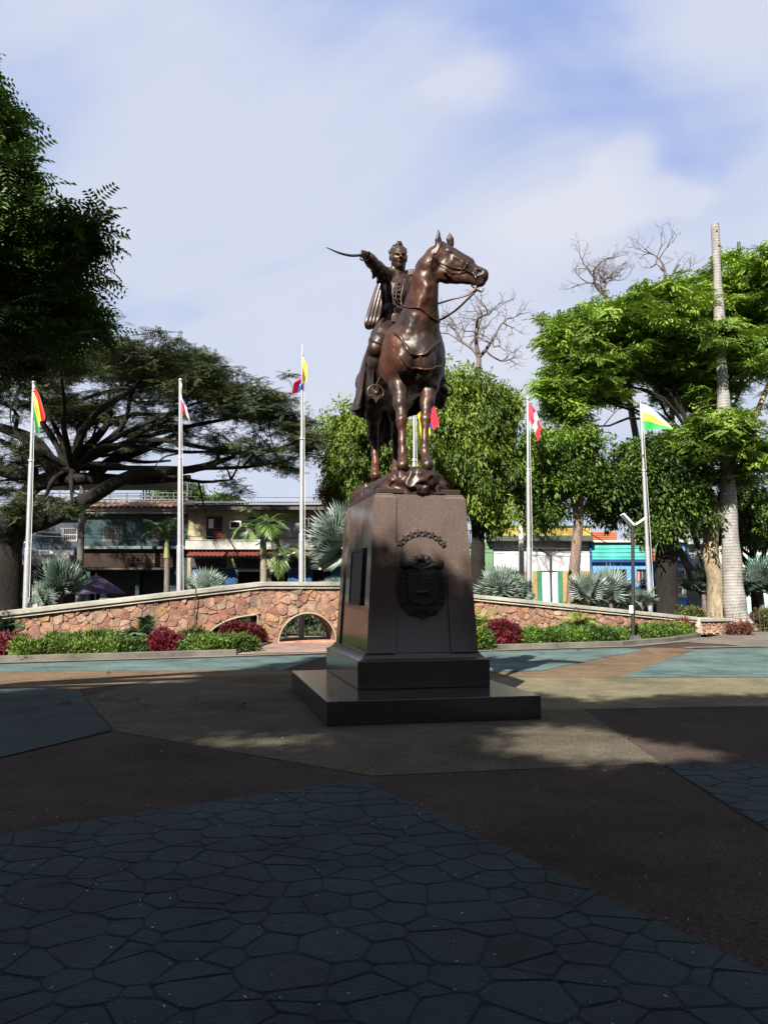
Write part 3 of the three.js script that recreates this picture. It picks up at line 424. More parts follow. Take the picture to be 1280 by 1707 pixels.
{ // cream house with corrugated roof
  const h = house('terraced_house', 'cream and grey house with corrugated roof edge and red tin awnings', ZL, 311.6, 640, 843, 9, plaster([0.4, 0.35, 0.22]), [[342, 370, 860, 902], [413, 432, 862, 877], [527, 552, 861, 897], [396, 434, 953, 1026], [452, 480, 953, 1026], [520, 552, 950, 1026]], { group: 'houses across the street' });
  const w0 = windowIn(h, 0, { frame: std({ color: [0.1, 0.03, 0.025] }), nx: 2, ny: 2 }); const [a, b, c, d] = h.H[0]; mk('curtain', span(mix(a, b, 0.45), b - 0.08, c + 0.08, mix(c, d, 0.4), -0.146, -0.13), std({ color: [0.3, 0.03, 0.035] }), w0); mk('lace_curtain', span(a + 0.1, mix(a, b, 0.4), mix(c, d, 0.5), d - 0.15, -0.146, -0.13), std({ color: [0.5, 0.5, 0.48] }), w0);
  windowIn(h, 1, { frame: std({ color: [0.08, 0.06, 0.05] }), nx: 1, ny: 1 }); windowIn(h, 2, { frame: std({ color: [0.2, 0.18, 0.16] }), nx: 2, ny: 2 });
  h.part('grey_panel', h.box(376, 640, 866, 899, 0.004, 0.02), plaster([0.3, 0.31, 0.29]));
  h.part('ledge', h.box(311.6, 640, 900.5, 917, 0.0, 0.55, 0.03), plaster([0.42, 0.43, 0.4]));
  h.part('eave_board', h.box(311.6, 640, 843.2, 852, 0.0, 0.75, 0.02), std({ color: [0.045, 0.035, 0.03] }));
  const A = h.at(311, 842), B = h.at(640, 838); h.part('corrugated_roof', corrugated(A.x, B.x, 0.95, A.y + 0.03, -9, A.y + 1.1, 0.16, 0.03), std({ color: [0.3, 0.3, 0.31], roughness: 0.5, metalness: 0.5, side: THREE.DoubleSide }));
  for (const [u0, u1, k] of [[319, 380, 0], [384, 437, 1], [444, 520, 2], [524, 590, 3]]) { const p = h.at(u0, 928), q = h.at(u1, 918); h.part('tin_awning', corrugated(p.x, q.x, 1.3, p.y, 0.1, q.y, 0.22, 0.04), surf('metal', k === 3 ? [0.09, 0.045, 0.035] : [0.11, 0.024, 0.02], { roughness: 0.7 })); }
  h.part('awning_arm', tube([h.at(468, 926, 1.2), h.at(484, 930, 1.3)], 0.05, 6), M_white); h.part('awning_arm', tube([h.at(482, 929, 1.3), h.at(500, 921, 1.3)], 0.05, 6), M_white);
  for (const [u0, u1, t, size, col] of [[318, 376, 'TIENDA', 0.3, 0.25], [388, 440, 'COMPI', 0.36, 0.3], [468, 512, 'CASIN', 0.34, 0.2]]) { const s = h.part('shop_sign', h.box(u0, u1, 931, 946.5, 0.02, 0.16, 0.02), plaster([0.07, 0.068, 0.066])); const m = new THREE.Mesh(words(t, size).translate(h.at((u0 + u1) / 2, 0).x, h.at(0, 944.5).y, 0.161), std({ color: [0.012, 0.012, 0.014] })); m.name = 'sign_lettering'; s.add(m); }
  h.part('blue_dado', h.box(318, 395, 948, 1026, 0.005, 0.06), plaster([0.03, 0.08, 0.2])); h.part('blue_dado', h.box(481, 519.5, 948, 1026, 0.005, 0.06), plaster([0.03, 0.1, 0.26])); h.part('blue_dado', h.box(552.5, 600, 944, 1026, 0.005, 0.06), plaster([0.04, 0.2, 0.28])); 
  for (const i of [3, 4, 5]) { const [a, b, c, d] = h.H[i]; h.part('shop_opening', span(a, b, c, d, -0.9, -0.8), M_dark); h.part('shutter_box', span(a, b, d + 0.01, d + 0.09, 0.07, 0.16), std({ color: [0.35, 0.36, 0.38] })); }
  for (const [u0, u1, v0, v1, c] of [[384, 403, 869.5, 882.5, 0.55], [503, 516, 865, 880, 0.06]]) { const ac = thing('air_conditioner', c > 0.3 ? 'white boxed air conditioner on the cream upper wall beside the palm' : 'dark boxed air conditioner beside the tallest flagpole on the grey upper wall', 'air conditioner', h.at(u0, v1).add(h.o.position)), q = h.at(u1, v0).sub(h.at(u0, v1)), m = std({ color: [c, c, c], roughness: 0.6 }); mk('casing', merge([span(0, q.x, q.y - 0.06, q.y, 0.02, 0.5), span(0, q.x, 0, 0.06, 0.02, 0.5), span(0, 0.06, 0.06, q.y - 0.06, 0.02, 0.5), span(q.x - 0.06, q.x, 0.06, q.y - 0.06, 0.02, 0.5)]), m, ac); const gr = []; for (let k = 0; k < 5; k++) gr.push(span(0.06, q.x - 0.06, 0.08 + k * (q.y - 0.15) / 5, 0.1 + k * (q.y - 0.15) / 5, 0.36, 0.44)); mk('grille', merge([span(0.06, q.x - 0.06, 0.06, q.y - 0.06, 0.05, 0.35), ...gr]), M_dark, ac); }
}
// --- right row
const ZR = 47;
{ // turquoise sliver behind the tree
  const h = house('terraced_house', 'turquoise house with railed balcony beside a green pillar', ZR, 700, 808.5, 912, 8, plaster([0.1, 0.45, 0.42]), [[740, 780, 950, 1030]], { group: 'houses across the street' });
  h.part('parapet', h.box(700, 808, 904, 911.7, -0.4, 0.12), plaster([0.1, 0.1, 0.1])); const b = []; for (let u = 776; u < 808; u += 4) b.push(tube([h.at(u, 904, -0.1), h.at(u, 884, -0.1)], 0.03, 5)); b.push(tube([h.at(770, 884, -0.1), h.at(808, 884, -0.1)], 0.035, 5)); h.part('balcony_railing', merge(b), M_iron); h.part('string_course', h.box(700, 808, 936, 939, 0, 0.15), plaster([0.02, 0.05, 0.05])); { const [a, b2, c, d] = h.H[0]; h.part('shop_opening', span(a, b2, c, d, -0.9, -0.8), M_dark); }
}
{ // white house with ochre fascia
  const h = house('white_house', 'white house with ochre fascia and green edged doorways across the street', ZR, 808.6, 984, 897, 8, plaster([0.66, 0.66, 0.68]), [[845, 869, 951.5, 1030], [903, 929, 951.5, 1030]], { group: 'houses across the street' });
  h.part('corner_pilaster', h.box(808.6, 822, 903.4, 1030, 0.003, 0.12, 0.02), plaster([0.13, 0.24, 0.13]));
  h.part('ochre_fascia', h.box(814, 984, 879, 894, -0.3, 0.42, 0.03), plaster([0.5, 0.36, 0.1])); h.part('cornice', h.box(812, 985, 876.5, 878.8, -0.3, 0.5, 0.01), plaster([0.12, 0.22, 0.12])); h.part('eave_board', h.box(810, 985, 894.3, 903, 0, 0.62, 0.02), std({ color: [0.03, 0.04, 0.03] }));
  for (const [a, b, c, n] of [[823, 844.5, [0.12, 0.3, 0.2], 'green_panel'], [869.5, 895, [0.45, 0.32, 0.13], 'ochre_panel'], [895.5, 902.6, [0.05, 0.25, 0.16], 'green_panel'], [929.5, 937, [0.05, 0.25, 0.16], 'green_panel'], [937.5, 983, [0.45, 0.32, 0.13], 'ochre_panel']]) h.part(n, h.box(a, b, 951.5, 1030, 0.003, 0.05), plaster(c));
  [0, 1].forEach((i) => { const [a, b, c, d] = h.H[i], m = i ? std({ color: [0.62, 0.62, 0.62], roughness: 0.5 }) : plaster([0.12, 0.28, 0.2]), dr = h.part('door', span(a, b, c, d, -0.16, -0.1), m); mk('door_panel', span(a + 0.1, (a + b) / 2 - 0.04, c + 0.9, d - 0.12, -0.098, -0.07, 0.01), m, dr); mk('door_panel', span((a + b) / 2 + 0.04, b - 0.1, c + 0.9, d - 0.12, -0.098, -0.07, 0.01), m, dr); });
  h.part('downpipe', tube([h.at(869.5, 903, 0.12), h.at(870, 1000, 0.12)], 0.06, 8), std({ color: [0.6, 0.6, 0.62] }));
  for (const u of [962, 966, 971, 975]) h.part('vent_hole', h.box(u, u + 1.8, 905.5, 908, 0.002, 0.02), M_dark);
}
{ // blue house
  const h = house('blue_house', 'bright blue house with teal upper band and white framed window', ZR, 984.6, 1144, 905, 8, plaster([0.16, 0.42, 0.95]), [[1018, 1045, 949, 988], [1061, 1082, 949, 973], [1119, 1140, 951, 993]], { group: 'houses across the street' });
  { const [a, b, c, d] = h.H[0]; h.part('doorway', span(a, b, c, d, -0.9, -0.8), M_dark); }
  { const w = windowIn(h, 1, { frame: std({ color: [0.12, 0.1, 0.09] }), nx: 2, ny: 1 }), [a, b, c, d] = h.H[1]; mk('curtain', span(a + 0.1, mix(a, b, 0.3), c + 0.08, d - 0.08, -0.147, -0.13), std({ color: [0.3, 0.14, 0.1] }), w); }
  { const w = windowIn(h, 2, { nx: 2, ny: 3, t: 0.1 }), [a, b, c, d] = h.H[2]; mk('window_surround', merge([span(a - 0.1, a, c - 0.1, d + 0.12, 0.003, 0.08), span(b, b + 0.1, c - 0.1, d + 0.12, 0.003, 0.08), span(a, b, d, d + 0.12, 0.003, 0.08), span(a, b, c - 0.1, c, 0.003, 0.08)]), M_white, w); }
  h.part('teal_band', h.box(984.6, 1110, 905.4, 933, 0.003, 0.08, 0.02), plaster([0.08, 0.45, 0.4])); h.part('string_course', h.box(984.6, 1144, 933.4, 938, 0.0, 0.22, 0.02), plaster([0.015, 0.06, 0.2])); h.part('corner_strip', h.box(982.5, 985.5, 903, 1030, 0.09, 0.2), plaster([0.02, 0.09, 0.25]));
  h.part('cornice', h.box(984.6, 1144, 900.5, 904.7, -0.4, 0.25, 0.02), plaster([0.5, 0.5, 0.46])); 
  const bb = h.part('orange_parapet', h.box(984, 1029, 887, 900, -0.5, 0.1), plaster([0.42, 0.11, 0.05])); for (let k = 0; k < 4; k++) mk('parapet_board', h.box(984.3, 1028.7, 887.3 + k * 3.2, 890 + k * 3.2, 0.104, 0.15, 0.01), plaster([0.45 - 0.03 * (k % 2), 0.13, 0.06]), bb);
  h.part('shop_board', h.box(1083, 1090, 908, 936, 0.09, 0.3, 0.02), plaster([0.5, 0.16, 0.06])); h.part('navy_awning', corrugated(h.at(1112, 0).x, h.at(1144, 0).x, 1.1, h.at(0, 936).y, 0.1, h.at(0, 920).y, 0.3, 0.03), surf('metal', [0.05, 0.07, 0.14], { roughness: 0.6 }));
}
{ // faded aqua house
  const h = house('aqua_house', 'faded aqua and white house with stained wall behind the bent pale trunk', ZR, 1144.6, 1192, 908, 8, plaster([0.4, 0.52, 0.5]), [[1150, 1160, 912, 932]], { group: 'houses across the street' });
  windowIn(h, 0, { nx: 2, ny: 4 }); h.part('roof_slab', h.box(1144.6, 1192, 904, 907.7, -8, 0.4), plaster([0.4, 0.42, 0.4])); h.part('pale_pier', h.box(1163, 1169, 938, 985, 0.003, 0.12, 0.02), plaster([0.6, 0.58, 0.5])); h.part('aqua_pier', h.box(1170, 1186, 930, 1000, 0.003, 0.08, 0.02), plaster([0.2, 0.45, 0.38])); h.part('stained_dado', h.box(1145, 1190, 975, 1030, 0.003, 0.06), plaster([0.22, 0.23, 0.2]));
}
{ // pale block at the right with turquoise grilles
  const Z = 55, h = house('apartment_block', 'pale apartment block with turquoise barred windows at the right edge', Z, 1184, 1420, 868, 10, plaster([0.62, 0.62, 0.58]), [[1247, 1262, 893, 912], [1266, 1284, 893, 912], [1247, 1262, 925, 948], [1266, 1284, 925, 948], [1300, 1325, 893, 912], [1300, 1325, 925, 948]], { group: 'houses across the street' });
  h.H.forEach((q, i) => { const [a, b, c, d] = q, w = windowIn(h, i, { frame: plaster([0.2, 0.45, 0.42]), nx: 2, ny: 3, t: 0.08 }); const g = []; for (let k = 0; k <= 6; k++) g.push(tube([V(mix(a, b, k / 6), c, 0.05), V(mix(a, b, k / 6), d, 0.05)], 0.03, 5)); mk('window_grille', merge(g), plaster([0.2, 0.5, 0.46]), w); });
  h.part('aqua_dado', h.box(1238, 1420, 952, 1040, 0.003, 0.1), plaster([0.4, 0.6, 0.55])); h.part('roof_slab', h.box(1184, 1420, 862, 867.7, -10, 0.4), plaster([0.5, 0.5, 0.48]));
}
// ---------- trees ----------
const M_bark = surf('bark', [0.1, 0.08, 0.062], { roughness: 0.95, bump: 0.03 }), M_shadedBark = surf('bark', [0.0095, 0.0078, 0.0065], { roughness: 0.95, bump: 0.03 }), M_palebark = surf('bark', [0.17, 0.135, 0.092], { roughness: 0.9, bump: 0.012 }), M_greybark = surf('bark', [0.085, 0.07, 0.064], { roughness: 0.9, bump: 0.015 });  // the near-black bark has crown shade put into its colour
const LM = leafMat(0.55, 0.48), LMdull = leafMat(0.65, 0.25);
const C_broad = clump({ n: 26, R: 0.42, L: 0.24, W: 0.075, droop: 0.55, seed: 1, fan: 0.4 }), C_broad2 = clump({ n: 26, R: 0.42, L: 0.24, W: 0.085, droop: 0.35, seed: 2, fan: 0.5 });
const C_feather = pinnate({ n: 8, R: 0.62, L: 0.12, W: 0.055, seed: 3, fronds: 6 }), C_feather2 = pinnate({ n: 9, R: 0.6, L: 0.13, W: 0.07, seed: 4, fronds: 7, droop: 0.35 });
const C_near = pinnate({ n: 7, R: 0.36, L: 0.115, W: 0.034, seed: 5, fronds: 5, droop: 0.5 });
const C_lobe = clump({ n: 36, R: 0.34, L: 0.15, W: 0.075, droop: 0.25, flat: 0.55, seed: 8, fan: 0.6 }), C_fine = clump({ n: 40, R: 0.5, L: 0.13, W: 0.07, droop: 0.1, flat: 0.55, seed: 6 });
const blob = (u, v, z, ru, rv, rz, n, hollow) => [P(u, v, z), [ru * z / F, rv * z / F, rz], n, hollow];
function tree(name, label, base, opts) {
  const t = thing(name, label, 'tree', base, 0, opts.group), rel = (p) => p.clone().sub(t.position);
  const woods = opts.trunks.map((tr) => tube(tr.pts.map(rel), (u, a) => mix(tr.r[0], tr.r[1], Math.pow(u, tr.pow ?? 1)) * (1 + 0.06 * Math.sin(a * 3 + u * 9) + (tr.flare ? tr.flare * Math.max(0, 1 - u * 9) : 0)), 12, (tr.pts.length - 1) * 7));
  mk('trunk', merge(woods), opts.bark, t);
  if (opts.blobs) {
    const spots = crownSpots(opts.blobs, opts.seed, opts.rough ?? 0.5, opts.keep, opts.per, opts.cl, opts.flat).map(rel);
    if (opts.root) mk('limbs', merge(limbs(rel(opts.root), opts.blobs.map((b) => rel(b[0])), opts.limb ?? 0.12, opts.seed + 5, opts.sub ?? 5)), opts.limbMat ?? opts.bark, t);
    for (const [k, g] of opts.leaf.entries()) foliage('crown', g, opts.mat ?? LM, t, spots.filter((_, i) => i % opts.leaf.length === k), opts.tint, opts.seed + k, opts.size, opts.level);
  }
  return t;
}
const at0 = (u, z) => P(u, 980, z).setY(0);
// --- spreading rain tree on the left
{
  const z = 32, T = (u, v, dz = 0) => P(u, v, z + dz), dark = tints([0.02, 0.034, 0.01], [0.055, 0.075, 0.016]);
  const base = at0(8, z);
  tree('rain_tree', 'wide spreading rain tree with thick dark limbs at the left of the wall', base, {
    trunks: [{ pts: [base, T(8, 960), T(14, 900), T(30, 850)], r: [0.72, 0.5], flare: 0.4 }, { pts: [T(20, 880), T(90, 862), T(150, 830, -1), T(225, 790, -1.5), T(320, 782, -2), T(395, 760, -2)], r: [0.4, 0.07] }, { pts: [T(25, 860), T(60, 810), T(140, 798), T(240, 800, 1), T(318, 797, 1)], r: [0.34, 0.12] },
      { pts: [T(150, 800), T(185, 770), T(240, 750), T(300, 720)], r: [0.26, 0.07] }, { pts: [T(100, 800), T(60, 740), T(10, 715), T(-60, 700)], r: [0.34, 0.1] }, { pts: [T(118, 800), T(135, 760), T(180, 705), T(182, 650)], r: [0.24, 0.06] }, { pts: [T(200, 764), T(235, 770), T(285, 768)], r: [0.1, 0.04] }, { pts: [T(110, 780), T(90, 730), T(72, 700)], r: [0.14, 0.03] }, { pts: [T(120, 790), T(150, 740), T(165, 700)], r: [0.1, 0.03] }, { pts: [T(320, 782, -2), T(362, 768), T(366, 740)], r: [0.15, 0.04] }, { pts: [T(60, 790), T(20, 790), T(-70, 760)], r: [0.3, 0.12] }],
    bark: M_shadedBark, root: T(120, 780), limb: 0.13, sub: 3, seed: 11, leaf: [C_feather], tint: dark, mat: LMdull, size: [0.4, 0.8], level: 1.0, rough: 1.1, per: 8, cl: 0.5, flat: 0.4,
    blobs: [blob(60, 640, z, 120, 70, 4, 504, 0.25), blob(230, 618, z, 120, 60, 4, 648, 0.3), blob(310, 610, z - 1, 90, 44, 3, 360, 0.3), blob(360, 660, z - 1, 95, 60, 4, 576, 0.25), blob(450, 690, z - 1, 78, 55, 3.5, 504, 0.25), blob(505, 735, z - 2, 38, 42, 2, 187, 0.2), blob(470, 770, z - 2, 50, 36, 2, 93, 0.2), blob(150, 690, z, 150, 50, 4, 504, 0.2), blob(280, 700, z, 120, 40, 4, 374, 0.2), blob(-60, 640, z, 90, 120, 5, 432, 0.2), blob(395, 750, z - 2, 70, 26, 2.5, 122, 0.2), blob(385, 800, z - 2, 28, 36, 1, 32, 0.1), blob(60, 760, z, 90, 40, 3, 187, 0.2), blob(215, 745, z + 1, 80, 30, 3, 115, 0.2), blob(50, 850, z - 1, 70, 50, 2, 158, 0.2), blob(10, 800, z + 2, 80, 50, 2, 144, 0.2), blob(120, 840, z - 1.5, 40, 20, 1, 43, 0.2), blob(-150, 690, z + 4, 100, 100, 4, 504, 0.15), blob(100, 605, z - 5, 105, 26, 2, 240, 0.15), blob(245, 594, z - 5, 95, 24, 2, 260, 0.15), blob(340, 630, z - 5, 56, 20, 1.6, 110, 0.15), blob(60, 622, z + 6, 110, 34, 3, 420, 0.1), blob(210, 618, z + 6, 110, 30, 3, 440, 0.1), blob(320, 640, z + 6, 70, 26, 3, 260, 0.1)],
  });
}
// --- near tree whose boughs hang in from the upper left
{
  const z = 9.4, T = (u, v, dz = 0) => P(u, v, z + dz), base = V(-8.4, 0, -8.6);
  tree('hanging_tree', 'nearby leafy tree hanging down into view at the upper left', base, {
    trunks: [{ pts: [base, V(-8.3, 2.4, -8.7), V(-7.8, 4.6, -9)], r: [0.4, 0.3], flare: 0.4 }, { pts: [V(-7.8, 4.4, -9), T(-150, 480), T(0, 440), T(110, 420)], r: [0.22, 0.03] }, { pts: [V(-7.8, 4.6, -9), T(-140, 300), T(-20, 250), T(30, 200)], r: [0.2, 0.03] }, { pts: [V(-7.9, 4, -8.9), T(-160, 600), T(0, 580), T(120, 560)], r: [0.15, 0.025] }],
    bark: M_shadedBark, root: T(-130, 430), limb: 0.06, sub: 6, seed: 23, leaf: [C_near], mat: leafMat(0.5, 0.3), tint: tints([0.045, 0.09, 0.014], [0.12, 0.21, 0.024]), size: [0.7, 1.1], level: 1.1, rough: 0.9, per: 8, cl: 0.24, flat: 0.8,
    blobs: [blob(-60, 130, z, 48, 80, 1.2, 160, 0.3), blob(-50, 240, z, 72, 80, 1.3, 256, 0.3), blob(20, 300, z - 0.3, 26, 36, 0.5, 48, 0.3), blob(10, 400, z, 50, 50, 0.9, 136, 0.3), blob(78, 430, z, 66, 70, 0.9, 184, 0.25), blob(132, 382, z - 0.4, 24, 34, 0.4, 48, 0.2), blob(10, 500, z, 100, 50, 1.2, 224, 0.25), blob(105, 512, z, 56, 40, 0.8, 120, 0.2), blob(20, 570, z, 96, 34, 1.1, 152, 0.2), blob(-90, 400, z, 70, 150, 1.4, 256, 0.2)],
  });
}
// --- mango trees behind the statue
const mango = tints([0.075, 0.132, 0.013], [0.18, 0.265, 0.024], 0.3);
{
  const z = 31, T = (u, v, dz = 0) => P(u, v, z + dz), base = at0(797, z);
  tree('mango_tree', 'dense bright green mango tree behind the right side of the statue', base, { trunks: [{ pts: [base, T(795, 940), T(797, 890), T(790, 830)], r: [0.3, 0.2], flare: 0.3 }, { pts: [T(797, 900), T(815, 850), T(835, 800)], r: [0.16, 0.06] }], bark: M_shadedBark, root: T(792, 840), seed: 31, leaf: [C_broad, C_broad2], tint: mango, size: [0.6, 1.0], rough: 1.0, cl: 0.42, flat: 0.9,
    blobs: [blob(785, 690, z, 70, 56, 2, 560, 0.4), blob(762, 650, z, 38, 40, 1.4, 190, 0.3), blob(828, 690, z, 36, 50, 1.5, 230, 0.3), blob(770, 770, z, 90, 62, 2.2, 760, 0.45), blob(822, 755, z, 46, 60, 1.6, 300, 0.4), blob(720, 760, z, 50, 70, 1.8, 340, 0.4), blob(800, 830, z, 52, 46, 1.6, 300, 0.35), blob(826, 868, z, 26, 34, 1, 90, 0.2), blob(745, 710, z, 40, 50, 1.6, 240, 0.4)] });
  const b2 = at0(622, z + 2), U = (u, v) => P(u, v, z + 2);
  tree('mango_tree', 'rounded mango tree behind the left side of the pedestal, reddish new leaves at its edge', b2, { trunks: [{ pts: [b2, U(622, 930), U(618, 860), U(622, 800)], r: [0.28, 0.15], flare: 0.3 }], bark: M_shadedBark, root: U(620, 810), seed: 37, leaf: [C_broad, C_broad2], size: [0.6, 1.0], rough: 1.0, cl: 0.42, flat: 0.9, tint: (p, r) => (p.x < -1.35 && p.y < 5.6 && p.y > 3.4 && r() < 0.35 ? [0.2, 0.05, 0.035] : mango(p, r)),
    blobs: [blob(612, 740, z + 2, 62, 50, 2, 420, 0.4), blob(585, 715, z + 2, 36, 38, 1.4, 170, 0.3), blob(570, 765, z + 2, 34, 50, 1.4, 240, 0.35), blob(600, 810, z + 2, 56, 56, 2, 430, 0.45), blob(660, 760, z + 2, 60, 80, 2, 520, 0.45), blob(585, 860, z + 2, 40, 40, 1.4, 210, 0.3), blob(556, 815, z + 2, 22, 40, 1, 120, 0.2), blob(690, 800, z + 2, 60, 60, 2, 300, 0.4)] });
}
// --- middle right: leaning tree, thick dark tree
const mid = tints([0.065, 0.135, 0.012], [0.15, 0.255, 0.02], 0.3);
{
  const z = 31, T = (u, v, dz = 0) => P(u, v, z + dz), base = at0(951, z);
  tree('leaning_tree', 'slim leaning tree with round green crown in front of the white house', base, { trunks: [{ pts: [base, T(955, 970), T(961, 900), T(966, 840), T(962, 790)], r: [0.24, 0.13], flare: 0.2 }, { pts: [T(962, 880), T(956, 840), T(950, 800)], r: [0.12, 0.05] }], bark: surf('bark', [0.12, 0.085, 0.07], { bump: 0.02 }), root: T(962, 800), seed: 41, leaf: [C_broad2, C_fine], tint: mid, size: [0.7, 1.1], rough: 0.5,
    blobs: [blob(915, 760, z, 60, 45, 1.8, 330, 0.35), blob(960, 745, z, 44, 36, 1.6, 230, 0.35), blob(885, 800, z, 40, 46, 1.4, 220, 0.3), blob(912, 850, z, 24, 34, 0.9, 90, 0.2), blob(940, 800, z, 50, 46, 1.6, 240, 0.3), blob(985, 795, z, 36, 36, 1.4, 110, 0.3), blob(880, 850, z, 20, 24, 0.8, 50, 0.2)] });
  const b = at0(1110, 31.6), U = (u, v, dz = 0) => P(u, v, 31.6 + dz);
  tree('dark_tree', 'thick dark trunked tree in deep shade in front of the blue house', b, { trunks: [{ pts: [b, U(1109, 960), U(1110, 905), U(1100, 850), U(1080, 800)], r: [0.48, 0.3], flare: 0.25 }, { pts: [U(1110, 890), U(1130, 840), U(1140, 790)], r: [0.2, 0.1] }], bark: M_shadedBark, root: U(1100, 860), seed: 43, leaf: [C_broad2, C_fine], tint: tints([0.035, 0.08, 0.01], [0.1, 0.185, 0.018], 0.35), size: [0.75, 1.2], rough: 0.5,
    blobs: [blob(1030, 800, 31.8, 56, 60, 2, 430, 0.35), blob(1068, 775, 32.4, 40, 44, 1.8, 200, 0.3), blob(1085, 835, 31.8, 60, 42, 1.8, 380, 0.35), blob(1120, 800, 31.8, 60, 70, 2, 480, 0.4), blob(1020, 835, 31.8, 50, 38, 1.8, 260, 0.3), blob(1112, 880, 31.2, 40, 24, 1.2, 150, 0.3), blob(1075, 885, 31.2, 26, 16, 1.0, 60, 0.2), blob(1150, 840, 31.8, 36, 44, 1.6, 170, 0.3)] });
}
// --- flamboyant with layered crown at the right
{
  const z = 32, T = (u, v, dz = 0) => P(u, v, z + dz), base = at0(1197, z), fl = tints([0.11, 0.2, 0.013], [0.23, 0.36, 0.026], 0.25);
  tree('flamboyant_tree', 'big bright green layered flamboyant tree with pale bent trunk at the right', base, { trunks: [{ pts: [base, T(1196, 1010), T(1193, 965), T(1183, 930), T(1184, 895), T(1190, 860), T(1180, 820), T(1150, 770)], r: [0.42, 0.16], flare: 0.15 }, { pts: [T(1190, 862), T(1202, 830), T(1215, 790), T(1260, 690), T(1290, 620)], r: [0.2, 0.08] }, { pts: [T(1184, 840), T(1168, 790), T(1130, 740), T(1090, 700)], r: [0.16, 0.06] }, { pts: [T(1212, 812), T(1245, 760), T(1275, 700)], r: [0.14, 0.05] }], bark: M_palebark, limbMat: M_shadedBark, root: T(1160, 740), limb: 0.07, sub: 3, seed: 53, leaf: [C_lobe, C_feather2], tint: fl, size: [0.65, 1.1], level: 1.0, rough: 0.8, per: 8, cl: 0.5, flat: 0.6,
    blobs: [blob(1010, 545, z, 100, 42, 2.6, 560, 0.35), blob(950, 570, z, 52, 44, 2, 280, 0.3), blob(1090, 510, z, 100, 40, 2.6, 560, 0.35), blob(1165, 500, z + 1.5, 80, 44, 2.6, 480, 0.35), blob(1250, 470, z + 1.5, 80, 60, 3, 600, 0.35), blob(1150, 580, z, 110, 44, 2.6, 560, 0.3), blob(1060, 605, z + 1.2, 100, 34, 2.4, 420, 0.35), blob(960, 635, z, 74, 46, 2.2, 440, 0.3), blob(925, 640, z, 40, 40, 1.6, 190, 0.2), blob(1000, 655, z + 1, 64, 24, 1.6, 170, 0.2), blob(1140, 645, z + 2, 80, 28, 1.8, 230, 0.25), blob(1250, 560, z + 1.5, 70, 60, 2.6, 420, 0.3), blob(940, 690, z, 40, 24, 1.4, 90, 0.2), blob(1195, 712, z - 2.4, 62, 32, 1.4, 280, 0.25), blob(1250, 745, z - 1.5, 44, 40, 1.6, 170, 0.2), blob(1320, 600, z + 1, 60, 140, 3, 400, 0.3), blob(1090, 560, z, 130, 60, 2.4, 620, 0.2), blob(985, 600, z, 80, 50, 2.2, 420, 0.2), blob(1190, 600, z + 0.5, 90, 50, 2.2, 420, 0.2), blob(1180, 660, z + 0.5, 60, 34, 2, 220, 0.2), blob(1150, 745, z - 1.5, 44, 26, 1.4, 150, 0.2), blob(1225, 790, z - 1, 34, 30, 1.2, 90, 0.2), blob(1170, 800, z, 26, 24, 1, 60, 0.2)] });
  const b = at0(1262, 36), U = (u, v, dz = 0) => P(u, v, 36 + dz);
  tree('dark_tree', 'low dark shade tree with forking trunk in front of the pale block at the right', b, { trunks: [{ pts: [b, U(1258, 985), U(1257, 958)], r: [0.22, 0.17] }, { pts: [U(1257, 962), U(1240, 935), U(1225, 905)], r: [0.13, 0.06] }, { pts: [U(1258, 960), U(1272, 925), U(1280, 890)], r: [0.13, 0.06] }, { pts: [U(1256, 965), U(1232, 950), U(1215, 935)], r: [0.1, 0.05] }], bark: M_shadedBark, root: U(1255, 930), limb: 0.08, seed: 59, leaf: [C_fine, C_broad2], tint: tints([0.025, 0.055, 0.009], [0.085, 0.16, 0.016], 0.35), size: [0.7, 1.1],
    blobs: [blob(1255, 850, 36, 60, 40, 2.2, 420, 0.35), blob(1210, 870, 36, 46, 44, 2, 300, 0.3), blob(1300, 860, 36, 60, 60, 2.2, 400, 0.3), blob(1250, 890, 36, 60, 22, 1.8, 200, 0.2)] });
}
// --- leafless trees
function bare(name, label, base, u, v, z, top, spread, seed, r0, depth, n0) {
  const t = thing(name, label, 'tree', base, 0), r = rng(seed), out = [], s = P(u, v, z);
  out.push(tube([base.clone().sub(base), base.clone().lerp(P(u, 700, z), 0.7).setY(P(u, 800, z).y).sub(base), s.clone().sub(base)], (q) => mix(r0 * 1.6, r0, q), 9, 8));
  (function grow(p, d, L, rad, k) {
    const pts = [p.clone()]; let q = p.clone(), e = d.clone(); for (let i = 0; i < 3; i++) { e.add(rdir(r).multiplyScalar(0.34)).normalize(); e.y += 0.05; q = q.clone().addScaledVector(e, L / 3); pts.push(q); }
    out.push(tube(pts, (x) => rad * mix(1, 0.6, x), k > 2 ? 6 : 4, k > 2 ? 5 : 3, false)); if (k <= 0) return;
    const n = k > 3 ? 3 : 2 + (r() < 0.6 ? 1 : 0); for (let i = 0; i < n; i++) { const b = pts[i === 0 ? 3 : 1 + Math.floor(r() * 3)], f = e.clone().add(rdir(r).multiplyScalar(spread)); f.y += 0.12; grow(b, f.normalize(), L * (0.62 + 0.2 * r()), rad * 0.58, k - 1); }
  })(s.clone().sub(base), top, n0, r0, depth);
  mk('branches', merge(out), M_greybark, t); return t;
}
bare('bare_tree', 'leafless grey tree rising above the mango tree right of the horse', at0(795, 38), 795, 640, 38, V(0, 1, 0), 1.15, 7, 0.16, 6, 1.75);
bare('bare_tree', 'leafless treetop sticking out above the flamboyant crown', at0(1196, 37), 1028, 530, 37, V(-0.1, 1, 0), 1.1, 15, 0.12, 6, 1.45);
